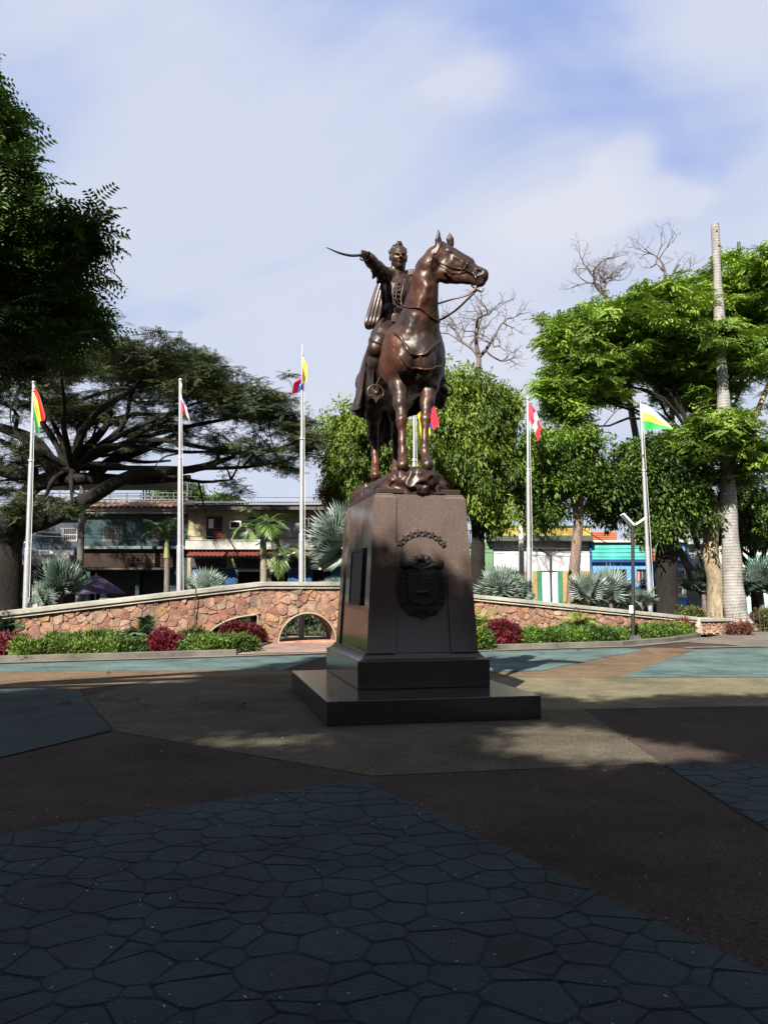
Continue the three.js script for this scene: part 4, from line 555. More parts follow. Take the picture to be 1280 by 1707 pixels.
bare('bare_tree', 'leafless twigs beside the tall dead palm trunk above the crown', at0(1200, 38), 1105, 500, 38, V(0.15, 1, 0), 1.05, 19, 0.09, 5, 1.3);
// --- the crownless palm trunk and its little iron fence
{
  const z = 31, base = G(1229, 1048).setY(0), b = P(1229, 980, z).setY(0), t = thing('palm_trunk', 'tall bare grey palm trunk without a crown, ringed and tapering, at the right', 'palm trunk', b), T = (u, v) => P(u, v, z).sub(b);
  mk('trunk', tube([V(0, 0, 0), T(1224, 1010), T(1220, 950), T(1214, 850), T(1207, 700), T(1198, 520), T(1191, 374)], (u) => mix(0.48, 0.13, Math.pow(u, 0.85)) + 0.22 * Math.pow(Math.max(0, 1 - u * 12), 1.5) + 0.02 * Math.sin(u * 40), 20, 90), surf('rings', [0.185, 0.178, 0.17], { roughness: 0.9, bump: 0.012 }), t);
  for (const [u, v] of [[1191.5, 388], [1195, 412]]) mk('bore_hole', new THREE.SphereGeometry(0.045, 8, 6).translate(...T(u, v).add(V(0, 0, 0.13)).toArray()), M_shadedBark, t);
  const f = thing('iron_fence', 'low rusty iron stake fence round the foot of the bare palm trunk', 'fence', b), m = surf('metal', [0.06, 0.04, 0.032], { roughness: 0.7 });
  for (let k = 0; k < 26; k++) { const a = k / 26 * 6.2832, x = Math.cos(a) * 0.98, q = Math.sin(a) * 0.98; mk('stake', merge([tube([V(x, 0, q), V(x, 0.62, q)], 0.012, 5), new THREE.ConeGeometry(0.02, 0.08, 5).translate(x, 0.65, q)]), m, f); }
  for (const y of [0.15, 0.48]) mk('rail', new THREE.TorusGeometry(0.98, 0.01, 5, 40).rotateX(Math.PI / 2).translate(0, y, 0), m, f);
}
// --- far small trees over the roofs
for (const [u, v, z, ru, rv, label, s] of [[295, 826, 56, 40, 20, 'round bright green treetop behind the roof terrace railing', 61], [372, 842, 58, 26, 12, 'small green treetop peeping over the corrugated roof', 67]]) { const b = at0(u, z); tree('far_tree', label, b, { trunks: [{ pts: [b, P(u, 900, z), P(u, v, z)], r: [0.3, 0.15] }], bark: M_bark, seed: s, leaf: [C_broad2], tint: tints([0.05, 0.11, 0.02], [0.09, 0.17, 0.03]), size: [0.9, 1.4], blobs: [blob(u, v, z, ru, rv, 2, 420, 0.4), blob(u + ru * 0.5, v + 6, z, ru * 0.6, rv * 0.7, 1.5, 200, 0.4)], root: P(u, v + 10, z) }); }
// --- the tall trees behind the camera that shade the plaza: leaves stand where their shadow falls on the shaded part; side and row trees are added to cut sky light
{
  const SH = [[-14, 9], [-7, 11], [-5.6, 12], [-4.6, 12.9], [-3, 13.5], [-1.6, 14.0], [-0.2, 14.6], [0.3, 14.1], [0.9, 13.2], [1.6, 12.3], [2.4, 11.0], [3.3, 11.7], [5, 11.9], [7, 12.3], [12, 12], [14, 8], [12, -9], [-14, -9]];
  const spotsLit = [[-1.45, 8.6, 1.2, 1.0], [-1.75, 14.1, 1.0, 0.8], [-0.1, 7.75, 0.7, 0.5], [1.95, 9.4, 1.15, 1.15], [2.15, 8.1, 1.9, 1.25], [1.4, 6.05, 0.5, 0.45], [-2.75, 6.3, 0.6, 0.5], [-4.9, 10.3, 0.8, 0.55], [-3.9, 11.1, 0.75, 0.55], [-0.35, 9.7, 0.6, 0.6], [0.7, 13.3, 0.8, 0.7]];
  const keep = (p) => { const x = p.x + p.y * SUNX, d = -p.z + p.y * SUNZ, z = -p.z; if (z > -1 && Math.abs(p.x) < 0.5 * z + 3.2 && p.y - EYE < 0.9 * z + 1.6) return false;
    if (d > 1.5 && d < 48 && Math.abs(x) < 0.47 * d + 0.8) { if (!inside(SH, x + 0.3 * N3(x * 1.7, d * 1.7, 3), d + 0.3 * N3(x * 1.7, d * 1.7, 9))) return false; for (const [a, b, rx, ry] of spotsLit) if (((x - a) / rx) ** 2 + ((d - b) / ry) ** 2 < 1) return false; }
    return true; };
  const dim = tints([0.018, 0.036, 0.009], [0.036, 0.064, 0.014]);
  for (const [bx0, bz0, s, label, bl, hh = 2.0, cnt = 1500] of [[-9, 7, 71, 'tall shade tree standing behind and left of the viewer', [[-11, 12, 2], [-6, 12.5, 1], [-9, 13, 8], [-13, 11.5, 7], [-5.5, 11.5, 6.5], [-5.5, 14, 9.5], [-2.5, 14, 8.5], [-8, 14, 11]]], [1.5, 11, 73, 'tall shade tree standing straight behind the viewer', [[-1, 12, 4], [0, 12.8, 9], [4, 11.5, 6], [-4, 12, 11], [3, 12, 12]]], [-8, 17, 79, 'tall shade tree farther behind the viewer', [[-8, 12.5, 15], [-3, 13, 17], [-12, 12, 14], [2, 12, 17]]],
    [11, 5, 83, 'unseen tall tree added on the right of the plaza to cut sky light', [[10, 11, 4], [14, 10, 2], [8, 12, 8], [13, 11, 9], [15, 8, -3], [17, 9, 6]], 3.2], [14, -6, 89, 'unseen tree added beside the plaza at the right to cut sky light', [[13, 8, -6], [15, 7, -10], [17, 8, -4], [16, 5, -7]], 3], [-17, 2, 97, 'unseen tall tree added on the left of the plaza to cut sky light', [[-17, 11, 0], [-20, 9, 5], [-19, 9, -5], [-16, 8, -9], [-21, 6, -1]], 3.4], [-4, 27, 101, 'unseen row tree added far behind the viewer to cut sky light', [[-4, 6, 27], [-9, 7, 26], [1, 7, 28], [-14, 7, 24], [-4, 11, 28]], 4.6, 1000], [10, 25, 103, 'second unseen row tree added far behind the viewer to cut sky light', [[10, 6, 25], [6, 7, 27], [15, 7, 22], [20, 6, 17], [12, 11, 24]], 4.6, 1000], [-20, 18, 107, 'third unseen row tree added behind the viewer on the left to cut sky light', [[-20, 7, 18], [-24, 6, 11], [-17, 8, 21], [-22, 11, 14]], 4.6, 1000], [22, 6, 109, 'unseen row tree added beyond the right side to cut sky light', [[22, 6, 8], [22, 7, 0], [24, 6, 14], [21, 10, 5]], 4.6, 1000]]) {
    const b = V(bx0, 0, bz0);
    tree('shade_tree', label, b, { trunks: [{ pts: [b, V(bx0 + 0.2, 3, bz0), V(bx0, bl[0][1] * 0.62, bz0 + 0.4)], r: [0.5, 0.32], flare: 0.4 }], bark: M_shadedBark, root: V(bx0, bl[0][1] * 0.6, bz0 + 0.4), limb: 0.16, sub: 2, seed: s, leaf: [C_fine], mat: LMdull, tint: dim, size: [1.2, 1.7], keep, rough: 0.35, per: 4, cl: 0.5, blobs: bl.map(([x, y, q]) => [V(x, y, q), [4.6, hh, 4.6], cnt, 0.1]) });
  }
}
// ---------- the monument: granite pedestal and bronze rider ----------
const MA = 12.3 * Math.PI / 180, MO = V(0.242, 0, -12.28), CM = Math.cos(MA), SM = Math.sin(MA);
const PT = 2.79;                                                  // pedestal top
const granite = (c, r = 0.16) => { const [m] = grain('granite'); return phys({ color: c.map((x) => x * 2), map: m, roughness: r, specularIntensity: 0.7 }); };
const M_gr1 = granite([0.072, 0.0525, 0.046], 0.12), M_gr2 = granite([0.042, 0.035, 0.033], 0.16), M_gr3 = granite([0.03, 0.028, 0.027], 0.2);
const M_medal = std({ color: [0.014, 0.0105, 0.0095], metalness: 0.3, roughness: 0.6 });
const frustum = (w0, d0, w1, d1, y0, y1) => { const g = new THREE.BoxGeometry(1, 1, 1), p = g.attributes.position; for (let i = 0; i < p.count; i++) { const t = p.getY(i) > 0; p.setXYZ(i, Math.sign(p.getX(i)) * (t ? w1 : w0) / 2, t ? y1 : y0, Math.sign(p.getZ(i)) * (t ? d1 : d0) / 2); } g.computeVertexNormals(); return muv(g); };
{
  const o = thing('stone_pedestal', 'tall tapering polished granite pedestal with bronze crest on a stepped base', 'pedestal', MO, MA);
  mk('base_slab', span(-1.41, 1.15, 0, 0.279, -1.37, 2.325, 0.012), M_gr3, o);
  mk('plinth', span(-0.87, 0.87, 0.279, 0.63, -1.35, 1.32, 0.012), M_gr2, o);
  const cove = []; for (let i = 0; i < 4; i++) { const t = i / 4, t1 = (i + 1) / 4, w = (k) => 0.85 - 0.09 * Math.pow(k, 0.6), q = (k) => 1.3 - 0.09 * Math.pow(k, 0.6); cove.push(frustum(2 * w(t), 2 * q(t), 2 * w(t1), 2 * q(t1), 0.63 + 0.09 * t, 0.63 + 0.09 * t1)); }
  mk('moulding', merge(cove), M_gr2, o);
  mk('shaft', frustum(1.43, 2.42, 1.2, 2.18, 0.72, PT - 0.012), M_gr1, o);
  // corner piers stand proud of the panels and end in cut corners
  for (const sx of [-1, 1]) for (const sz of [-1, 1]) {
    const pr = (w0, d0, w1, d1, y0, y1) => { const g = frustum(1, 1, 1, 1, 0, 1), p = g.attributes.position; for (let i = 0; i < p.count; i++) { const t = p.getY(i) > 0.5, X = t ? 0.623 : 0.74, Z = t ? 1.113 : 1.235, wx = t ? w1 : w0, wz = t ? d1 : d0; p.setXYZ(i, sx * (X - (p.getX(i) * sx > 0 ? 0 : wx)), t ? y1 : y0, sz * (Z - (p.getZ(i) * sz > 0 ? 0 : wz))); } g.computeVertexNormals(); return muv(g); };
    mk('corner_pier', pr(0.37, 0.3, 0.3, 0.25, 0.72, PT - 0.06), M_gr1, o);
    const cx = sx * (0.623 - 0.15), cz = sz * (1.113 - 0.125); mk('pier_cap', frustum(0.3, 0.25, 0.22, 0.17, 0, 0.06).translate(cx, PT - 0.06, cz), M_gr1, o);
  }
  mk('front_panel', (() => { const g = frustum(0.7, 0.02, 0.58, 0.02, 0.725, PT - 0.02), p = g.attributes.position; for (let i = 0; i < p.count; i++) { const y = p.getY(i), f = mix(1.232, 1.107, (y - 0.72) / (PT - 0.72)); p.setZ(i, f - 0.012 + (p.getZ(i) > 0 ? 0 : -0.02)); } g.computeVertexNormals(); return muv(g); })(), M_gr1, o);
  // everything on the front lies on the sloping panel
  const tilt = -Math.atan2(1.232 - 1.107, PT - 0.72), onFront = (x, y, z = 0) => V(x, y, mix(1.232, 1.107, (y - 0.72) / (PT - 0.72)) - 0.012 + z);
  const star = new THREE.Shape(); for (let i = 0; i < 10; i++) { const a = i / 10 * 6.2832 + Math.PI / 2, r = i % 2 ? 0.022 : 0.052; i ? star.lineTo(Math.cos(a) * r, Math.sin(a) * r) : star.moveTo(Math.cos(a) * r, Math.sin(a) * r); } star.closePath();
  for (let i = 0; i < 8; i++) { const a = mix(2.47, 0.67, i / 7), g = extrude(star, 0.018, 0.003).rotateZ(a - Math.PI / 2).rotateX(tilt).translate(...onFront(0.01 + Math.cos(a) * 0.37, 1.9 + Math.sin(a) * 0.37, 0.001).toArray()); mk('star', g, M_medal, o); }
  // coat of arms in relief
  const e = new THREE.Group(); e.name = 'emblem'; e.position.copy(onFront(0.0, 1.57, 0.0)); e.rotation.x = tilt; e.scale.z = 0.65; o.add(e);
  const bk = new THREE.Shape(); for (let i = 0; i <= 60; i++) { const a = i / 60 * 6.2832, r = 1 + 0.035 * Math.cos(a * 12), x = 0.325 * Math.cos(a) * r, y = -0.03 + 0.385 * Math.sin(a) * r; i ? bk.lineTo(x, y) : bk.moveTo(x, y); }
  mk('backing', extrude(bk, 0.02, 0.006), M_medal, e);
  const sd = new THREE.Shape(); sd.moveTo(-0.19, 0.2); sd.lineTo(0.19, 0.2); sd.lineTo(0.19, -0.13); sd.quadraticCurveTo(0.18, -0.22, 0.05, -0.22); sd.lineTo(0, -0.25); sd.lineTo(-0.05, -0.22); sd.quadraticCurveTo(-0.18, -0.22, -0.19, -0.13); sd.closePath();
  mk('shield', extrude(sd, 0.03, 0.008).translate(0, 0, 0.026), M_medal, e);
  mk('shield_rim', tube([...sd.getPoints(8).map((p) => V(p.x, p.y, 0.066))], 0.009, 6, 70, false), M_medal, e);
  mk('shield_division', merge([tube([V(-0.18, 0.035, 0.066), V(0, 0.045, 0.068), V(0.18, 0.035, 0.066)], 0.007, 6), tube([V(0, 0.045, 0.066), V(0, 0.2, 0.066)], 0.007, 6)]), M_medal, e);
  { const f = new Field([-0.18, -0.2, 0.03], [0.18, 0.19, 0.12], 0.005), h = (x, y) => V(x, y, 0.068); // running horse, wheat sheaf and crossed arms in low relief
    f.cap(h(-0.06, -0.09), h(0.05, -0.08), 0.026, 0.03, 0.01).cap(h(0.055, -0.075), h(0.085, -0.03), 0.02, 0.013, 0.01).cap(h(0.085, -0.03), h(0.118, -0.045), 0.013, 0.009, 0.01); for (const [a, b, c, d] of [[-0.07, -0.1, -0.12, -0.15], [-0.055, -0.1, -0.08, -0.16], [0.05, -0.095, 0.1, -0.14], [0.04, -0.1, 0.06, -0.16], [-0.08, -0.075, -0.14, -0.08]]) f.cap(h(a, b), h(c, d), 0.011, 0.006, 0.01);
    for (let i = -3; i <= 3; i++) f.cap(h(-0.095 + i * 0.004, 0.07), h(-0.095 + i * 0.016, 0.17 - Math.abs(i) * 0.005), 0.006, 0.009, 0.008); for (const s of [-1, 1]) f.cap(h(0.095 - s * 0.06, 0.07), h(0.095 + s * 0.06, 0.17), 0.007, 0.008, 0.006); f.cap(h(0.095, 0.06), h(0.095, 0.18), 0.008, 0.008, 0.006);
    mk('shield_figures', f.mesh(), M_medal, e); }
  const leafy = (s, name) => { const g = []; for (let i = 0; i < 11; i++) { const a = mix(-1.25, 0.75, i / 10), x = s * 0.285 * Math.cos(a), y = -0.02 + 0.33 * Math.sin(a), d = Math.atan2(Math.cos(a) * 0.33, -s * 0.285 * Math.sin(a)); for (const k of [-1, 1]) g.push(new THREE.SphereGeometry(1, 8, 6).scale(0.05, 0.014, 0.012).translate(0.035, 0, 0).rotateZ(d + k * 0.55).translate(x, y, 0.036)); } g.push(tube([-1.3, -0.5, 0.3, 0.85].map((a) => V(s * 0.285 * Math.cos(a), -0.02 + 0.33 * Math.sin(a), 0.034)), 0.008, 6)); mk(name, merge(g), M_medal, e); };
  leafy(-1, 'laurel_branch'); leafy(1, 'palm_branch');
  for (const s of [-1, 1]) mk('cornucopia', tube([V(s * 0.02, 0.23, 0.05), V(s * 0.1, 0.25, 0.055), V(s * 0.17, 0.275, 0.055), V(s * 0.25, 0.27, 0.05)], (u) => 0.02 + 0.028 * u, 8), M_medal, e);
  mk('fruits', merge([...Array(16)].map((_, i) => { const a = i / 15 * Math.PI; return new THREE.SphereGeometry(0.035 + 0.008 * (i % 3), 8, 6).translate(Math.cos(a) * 0.14 * (0.7 + 0.3 * (i % 2)), 0.28 + Math.sin(a) * 0.09, 0.04); }).concat([-1, 1].flatMap((s) => [0, 1, 2, 3].map((k) => new THREE.SphereGeometry(0.028, 7, 5).translate(s * (0.25 + 0.02 * (k % 2)), 0.25 + 0.022 * k, 0.04))))), M_medal, e);
  const rb = (pts, w) => { const c = new THREE.CatmullRomCurve3(pts); return grid(30, 2, (s, t) => { const p = c.getPoint(s); return V(p.x, p.y + (t - 0.5) * w, p.z + 0.012 * Math.sin(s * 19)); }); };
  mk('ribbon', merge([rb([V(-0.3, -0.2, 0.05), V(-0.22, -0.29, 0.06), V(0, -0.27, 0.066), V(0.22, -0.29, 0.06), V(0.3, -0.2, 0.05)], 0.055), rb([V(-0.2, -0.35, 0.045), V(-0.1, -0.33, 0.055), V(0, -0.29, 0.06), V(0.1, -0.33, 0.055), V(0.2, -0.35, 0.045)], 0.05)]), M_medal, e);
  // dark plaque on the left face
  const pl = new THREE.Group(); pl.name = 'plaque'; pl.rotation.order = 'YXZ'; pl.rotation.set(-Math.atan2(0.115, 2.07), -Math.PI / 2, 0); pl.position.set(-0.685, 1.33, 0.25); o.add(pl);
  mk('plate', span(-0.42, 0.42, 0, 0.74, 0, 0.03, 0.008), M_medal, pl); mk('plate_rim', merge([span(-0.44, 0.44, 0.72, 0.76, 0.0, 0.045), span(-0.44, 0.44, -0.02, 0.02, 0.0, 0.045), span(-0.44, -0.4, 0.02, 0.72, 0.0, 0.045), span(0.4, 0.44, 0.02, 0.72, 0, 0.045)]), M_medal, pl);
}
{
  const S = thing('equestrian_statue', 'bronze statue of a uniformed rider on a standing horse, sabre arm stretched out', 'statue', [MO.x, PT, MO.z], MA);
  // a measured direction meets the vertical plane z = const of the statue's own axes
  const L = (u, v, z) => { const [a, b, c] = ray(u, v), o = V(-MO.x, EYE - PT, -MO.z), inv = (p) => V(p.x * CM - p.z * SM, p.y, p.x * SM + p.z * CM), O = inv(o), D = inv(V(a, b, -c)), t = (z - O.z) / D.z; return O.addScaledVector(D, t); };
  const X = V(1, 0, 0), Y = V(0, 1, 0), Z = V(0, 0, 1);
  const bronzeTint = (g, seed, warm = 0.5) => { g = g.index ? g : mergeVertices(g); const p = g.attributes.position, c = new Float32Array(p.count * 3); for (let i = 0; i < p.count; i++) { const x = p.getX(i), y = p.getY(i), z = p.getZ(i), n = fbm(x * 2.2 + seed, y * 0.8, z * 2.2, 4), m = fbm(x * 9, y * 3 + seed, z * 9, 3), k = sst(-0.15, 0.25, n) * warm, q = 1 + m * 0.7; c.set([mix(0.02, 0.056, k) * q, mix(0.012, 0.0185, k) * q, mix(0.0098, 0.0072, k) * q], i * 3); } g.setAttribute('color', new THREE.BufferAttribute(c, 3)); return g; };
  const M_br = phys({ color: [1, 1, 1], vertexColors: true, metalness: 0.25, roughness: 0.42, specularIntensity: 0.75 });
  const M_strap = std({ color: [0.03, 0.018, 0.014], metalness: 0.4, roughness: 0.32 }), M_red = std({ color: [0.048, 0.0115, 0.0062], metalness: 0.3, roughness: 0.35 }), M_steel = std({ color: [0.06, 0.055, 0.052], metalness: 0.8, roughness: 0.3 }), M_brass = std({ color: [0.06, 0.043, 0.032], metalness: 0.6, roughness: 0.35 });
  // ---- rocky bronze ground
  { const f = new Field([-0.75, -0.06, -1.35], [0.75, 0.6, 1.35], 0.022), r = rng(5); 
    f.cap(V(0, 0.04, -0.85), V(0, 0.05, 0.62), 0.5, 0.5, 0.05, { sq: [Y, 0.5] }); f.cap(V(-0.02, 0.14, -0.6), V(0.0, 0.17, 0.72), 0.44, 0.42, 0.08, { sq: [Y, 0.5] }); f.cap(V(-0.02, 0.26, 0.5), V(0, 0.26, 0.84), 0.33, 0.3, 0.06, { sq: [Y, 0.42] }); f.cap(V(-0.3, 0.12, -0.85), V(0.25, 0.12, -0.85), 0.24, 0.24, 0.06);
    f.apply([-9, -9, -9], [9, 9, 9], (v, x, y, z) => { if (Math.abs(v) > 0.2) return v; const w = N3(x * 2 + 7, y * 2, z * 2) * 0.5, a = Math.abs(N3(x * 5 + w, y * 7, z * 5)), b = Math.abs(N3(x * 11 + 3, y * 14 + w, z * 11)), c = N3(x * 24, y * 24, z * 24); return v + 0.15 * a + 0.075 * b + 0.014 * c - 0.05; });
    mk('rock_base', bronzeTint(f.mesh(), 3, 0.35), M_br, S); mk('base_plate', span(-0.57, 0.57, 0.004, 0.07, -1.08, 1.06, 0.012), std({ color: [0.035, 0.022, 0.017], metalness: 0.5, roughness: 0.45 }), S); }
  // ---- horse
  const f = new Field([-0.75, 0.05, -1.55], [1.5, 3.75, 1.45], 0.0165);
  f.cap(V(0, 1.86, 0.42), V(0, 1.88, -0.5), 0.4, 0.41, 0.1); f.ell(V(0, 1.95, -0.78), [0.4, 0.42, 0.46], 0.12); f.cap(V(0, 2.12, 0.2), V(0, 2.14, -0.7), 0.26, 0.26, 0.1);
  f.ell(L(689, 590, 0.6), [0.37, 0.4, 0.32], 0.1); f.ell(L(660, 590, 0.5), [0.2, 0.42, 0.28], 0.1); f.ell(L(718, 592, 0.5), [0.19, 0.4, 0.28], 0.1);
  f.ell(L(675, 600, 0.86), [0.15, 0.2, 0.1], 0.06); f.ell(L(709, 600, 0.86), [0.14, 0.2, 0.1], 0.06); f.ell(L(690, 625, 0.7), [0.2, 0.16, 0.14], 0.08);
  f.cap(L(691, 588, 0.97), L(692, 618, 0.93), 0.018, 0.02, 0.03, { cut: 1 });
  // neck, deeper than wide, slightly arched
  f.chain([[L(692, 578, 0.5), 0.33], [L(696, 540, 0.6), 0.262], [L(702, 505, 0.7), 0.2], [L(707, 472, 0.78), 0.168], [L(713, 447, 0.84), 0.145], [L(722, 427, 0.88), 0.115]], 0.09, { sq: [Z, 1.25] });
  f.cap(L(679, 560, 0.78), L(712, 480, 0.98), 0.07, 0.03, 0.08); f.cap(L(719, 560, 0.72), L(722, 480, 0.92), 0.1, 0.055, 0.08);
  // head turned to its left
  const hz = (u) => mix(0.9, 1.06, (u - 720) / 90), H = (u, v, d = 0) => L(u, v, hz(u) + d);
  const ax = L(810, 460, 1.06).sub(L(721, 424, 0.9)).normalize(), side = Y.clone().cross(ax).normalize().negate();  // sideways of the head
  const sq = { sq: [side, 0.78] };
  f.cap(H(733, 424), H(768, 443), 0.14, 0.128, 0.05, sq).cap(H(768, 443), H(797, 457), 0.128, 0.098, 0.05, sq).cap(H(797, 457), H(802, 462), 0.1, 0.096, 0.03, { sq: [side, 0.95] });
  f.ell(H(742, 450), [0.165, 0.18, 0.115], 0.05, { rot: [0, -0.18, -0.5] }); f.cap(H(748, 459), H(776, 464), 0.11, 0.08, 0.05, sq).cap(H(776, 464), H(797, 471), 0.075, 0.05, 0.04, sq);
  f.ell(H(801, 473), [0.058, 0.042, 0.06], 0.025);                 // lower lip
  f.ell(H(807, 459), [0.052, 0.075, 0.085], 0.03);                // muzzle
  f.cap(H(748, 416), H(784, 437), 0.062, 0.05, 0.04);             // straight nose ridge
  const sd2 = side.clone().multiplyScalar(side.z > 0 ? 1 : -1);
  { const near = (u, v, k) => f.onto(H(u, v).addScaledVector(sd2, 0.2), k);
    f.cap(near(749, 419, 0), near(756, 425, 0), 0.026, 0.018, 0.02); f.ell(near(748.5, 427, 0.004), [0.026, 0.022, 0.02], 0.008); f.cap(near(744, 431, 0.01), near(752, 434, 0.012), 0.012, 0.01, 0.015, { cut: 1 });
    f.ell(near(799, 453, 0.0), [0.036, 0.044, 0.032], 0.012, { cut: 1 }); f.cap(near(795, 448, 0.008), near(803, 450, 0.008), 0.014, 0.014, 0.012);
    f.cap(near(806, 470, 0), near(790, 467, 0), 0.011, 0.006, 0.012, { cut: 1 }); f.cap(near(758, 434, 0.01), near(782, 447, 0.005), 0.014, 0.01, 0.03); f.cap(near(741, 462, 0.02), near(752, 471, 0.01), 0.02, 0.015, 0.04); }
  // ears
  for (const [a, b, d] of [[[731, 414], [730.5, 383], 0.06], [[750, 408], [749, 387.5], -0.1]]) { const A = L(...a, 0.92 + d), B = L(...b, 0.94 + d), m = A.clone().lerp(B, 0.45); f.cap(A, m, 0.048, 0.05, 0.03, { sq: [side, 0.8] }).cap(m, B, 0.05, 0.008, 0.01, { sq: [side, 0.8] }); f.cap(A.clone().lerp(B, 0.25).addScaledVector(sd2, 0.05).add(V(0.012, 0, 0)), A.clone().lerp(B, 0.8).addScaledVector(sd2, 0.03).add(V(0.005, 0, 0)), 0.024, 0.008, 0.012, { cut: 1 }); }
  // forelock and mane ridge
  f.cap(L(737, 408, 0.92), L(752, 416, 0.97), 0.05, 0.02, 0.03); { const r = rng(8); for (let i = 0; i < 26; i++) { const t = i / 25, p = L(mix(722, 676, t), mix(416, 525, t), mix(0.72, 0.38, t)), q = p.clone().add(V(0.05 + 0.05 * r(), -0.16 - 0.1 * r(), -0.02)); f.cap(p, q, 0.035, 0.015, 0.03); } }
  // front legs
  f.chain([[L(664, 622, 0.5), 0.19], [L(665, 645, 0.6), 0.128], [L(667, 672, 0.7), 0.094], [L(668.5, 690, 0.76), 0.072]], 0.06).chain([[L(668.5, 692, 0.77), 0.07], [L(669, 700, 0.8), 0.075], [L(669.5, 709, 0.81), 0.06]], 0.025).chain([[L(669.8, 709, 0.81), 0.056], [L(670.5, 735, 0.84), 0.049], [L(671, 752, 0.86), 0.053]], 0.03).chain([[L(671, 754, 0.86), 0.064], [L(671, 763, 0.9), 0.056], [L(671, 769, 0.94), 0.06]], 0.03).cap(L(671, 768, 0.95), L(671, 775.5, 0.98), 0.068, 0.086, 0.02);
  f.chain([[L(717, 622, 0.5), 0.185], [L(715, 645, 0.6), 0.125], [L(712, 670, 0.7), 0.092], [L(710, 688, 0.76), 0.07]], 0.06).chain([[L(709.5, 690, 0.77), 0.07], [L(709, 699, 0.8), 0.075], [L(708.5, 708, 0.81), 0.06]], 0.025).chain([[L(708.4, 708, 0.81), 0.055], [L(707.8, 735, 0.86), 0.048], [L(708, 752, 0.88), 0.052]], 0.03).chain([[L(708.5, 754, 0.89), 0.064], [L(710, 763, 0.94), 0.057], [L(711, 769, 0.98), 0.06]], 0.03).cap(L(711, 768, 0.99), L(712.5, 775.5, 1.02), 0.068, 0.086, 0.02);
  // hind legs: stifle forward and high, hock back, near-vertical cannon
  const hind = (uh, uk, uc, uf, zf) => { f.chain([[V(L(uh, 600, -0.75).x, 1.9, -0.72), 0.3], [L(uh + 1, 655, -0.5), 0.2], [L(uk + 1, 690, -0.72), 0.125], [L(uk, 715, -0.95), 0.085]], 0.08).chain([[L(uk, 717, -0.98), 0.075], [L(uk, 728, -1.0), 0.078], [L(uc, 740, -0.97), 0.062]], 0.03).chain([[L(uc, 740, -0.97), 0.056], [L(uc, 757, -0.93), 0.05], [L(uf, 769, -0.9), 0.053]], 0.03).chain([[L(uf, 771, -0.9), 0.064], [L(uf, 779, -0.85), 0.055], [L(uf, 785, -0.81), 0.062]], 0.03).cap(L(uf, 784, -0.81), L(uf, 792, -0.78), 0.068, 0.085, 0.02); };
  hind(624, 622, 624.5, 625.5); hind(672, 661, 660, 659.5);
  // tail
  { const r = rng(4); for (let i = 0; i < 14; i++) { const u = 634 + 14 * r(), e = L(u + (u - 640) * 0.6, 725 + 22 * r(), -1.3 - 0.1 * r()); f.chain([[L(642, 590, -1.15), 0.06], [L(u, 650, -1.32), 0.045], [e, 0.018]], 0.03); } }
  const skin = (f, a) => f.apply([-9, -9, -9], [9, 9, 9], (v, x, y, z) => (Math.abs(v) > 0.06 ? v : v + a * (N3(x * 8, y * 6, z * 8) + 0.6 * N3(x * 19 + 5, y * 15, z * 19)))); skin(f, 0.011);
  const horse = mk('horse', bronzeTint(f.mesh(), 0, 0.75), M_br, S);
  // straps laid on the horse's skin
  const lay = (pts, w, off, mat, name, par = horse, flat = 0.45) => { const c = new THREE.CatmullRomCurve3(pts), q = [...Array(25)].map((_, i) => f.onto(c.getPoint(i / 24), off)); return mk(name, tube(q, w, 6, 48), mat, par); };
  lay([L(655, 552, 0.75), L(668, 563, 0.9), L(682, 574, 1.05), L(694, 585, 1.1), L(711, 586, 1.1), L(724, 576, 1.0), L(736, 568, 0.8)], 0.022, 0.008, M_strap, 'breast_collar');
  lay([L(652, 570, 0.75), L(660, 583, 0.9), L(672, 600, 1.0), L(684, 611, 1.05), L(697, 617, 1.05), L(716, 619, 1.05), L(728, 616, 0.95), L(738, 610, 0.7)], 0.017, 0.006, M_red, 'breast_strap');
  lay([L(702.5, 588, 1.1), L(704, 602, 1.1), L(705.5, 618, 1.05)], 0.017, 0.005, M_red, 'strap');
  lay([L(674, 514, 0.5), L(684, 511.5, 0.9), L(697, 511.5, 1.0), L(708, 517, 1.0), L(720, 528, 0.95), L(727, 537, 0.8)], 0.014, 0.006, M_red, 'neck_rein');
  const nf = (u, v) => f.onto(H(u, v).addScaledVector(sd2, 0.22), 0.006), headStrap = (list, w, n, m = M_strap) => { const c = new THREE.CatmullRomCurve3(list.map(([u, v]) => nf(u, v))); mk(n, tube([...Array(17)].map((_, i) => f.onto(c.getPoint(i / 16), 0.005)), w, 6, 32), m, horse); };
  headStrap([[734, 411], [729, 420], [722, 428], [719, 436]], 0.013, 'crown_strap'); headStrap([[721, 431], [738, 443], [756, 452], [772, 460], [783, 465]], 0.013, 'cheek_strap'); headStrap([[722, 436], [738, 448], [757, 458], [775, 463]], 0.01, 'cheek_strap'); headStrap([[737, 408], [733, 418], [726, 427]], 0.011, 'brow_band'); headStrap([[787, 433.5], [780, 443], [773, 455], [767, 465]], 0.012, 'nose_band'); headStrap([[719, 436], [718, 446], [721, 456], [728, 466]], 0.01, 'throat_strap');
  mk('bit_ring', new THREE.TorusGeometry(0.035, 0.008, 6, 16).translate(...nf(786, 465).toArray()), M_brass, horse);
  mk('bit_lever', tube([nf(784, 462), H(791, 468).addScaledVector(sd2, 0.12), H(794, 476).addScaledVector(sd2, 0.1), H(792.5, 481).addScaledVector(sd2, 0.09)], 0.012, 6), M_steel, horse);
  const bit = H(796, 480).addScaledVector(sd2, 0.06), bit2 = H(796, 480).addScaledVector(sd2, -0.06);
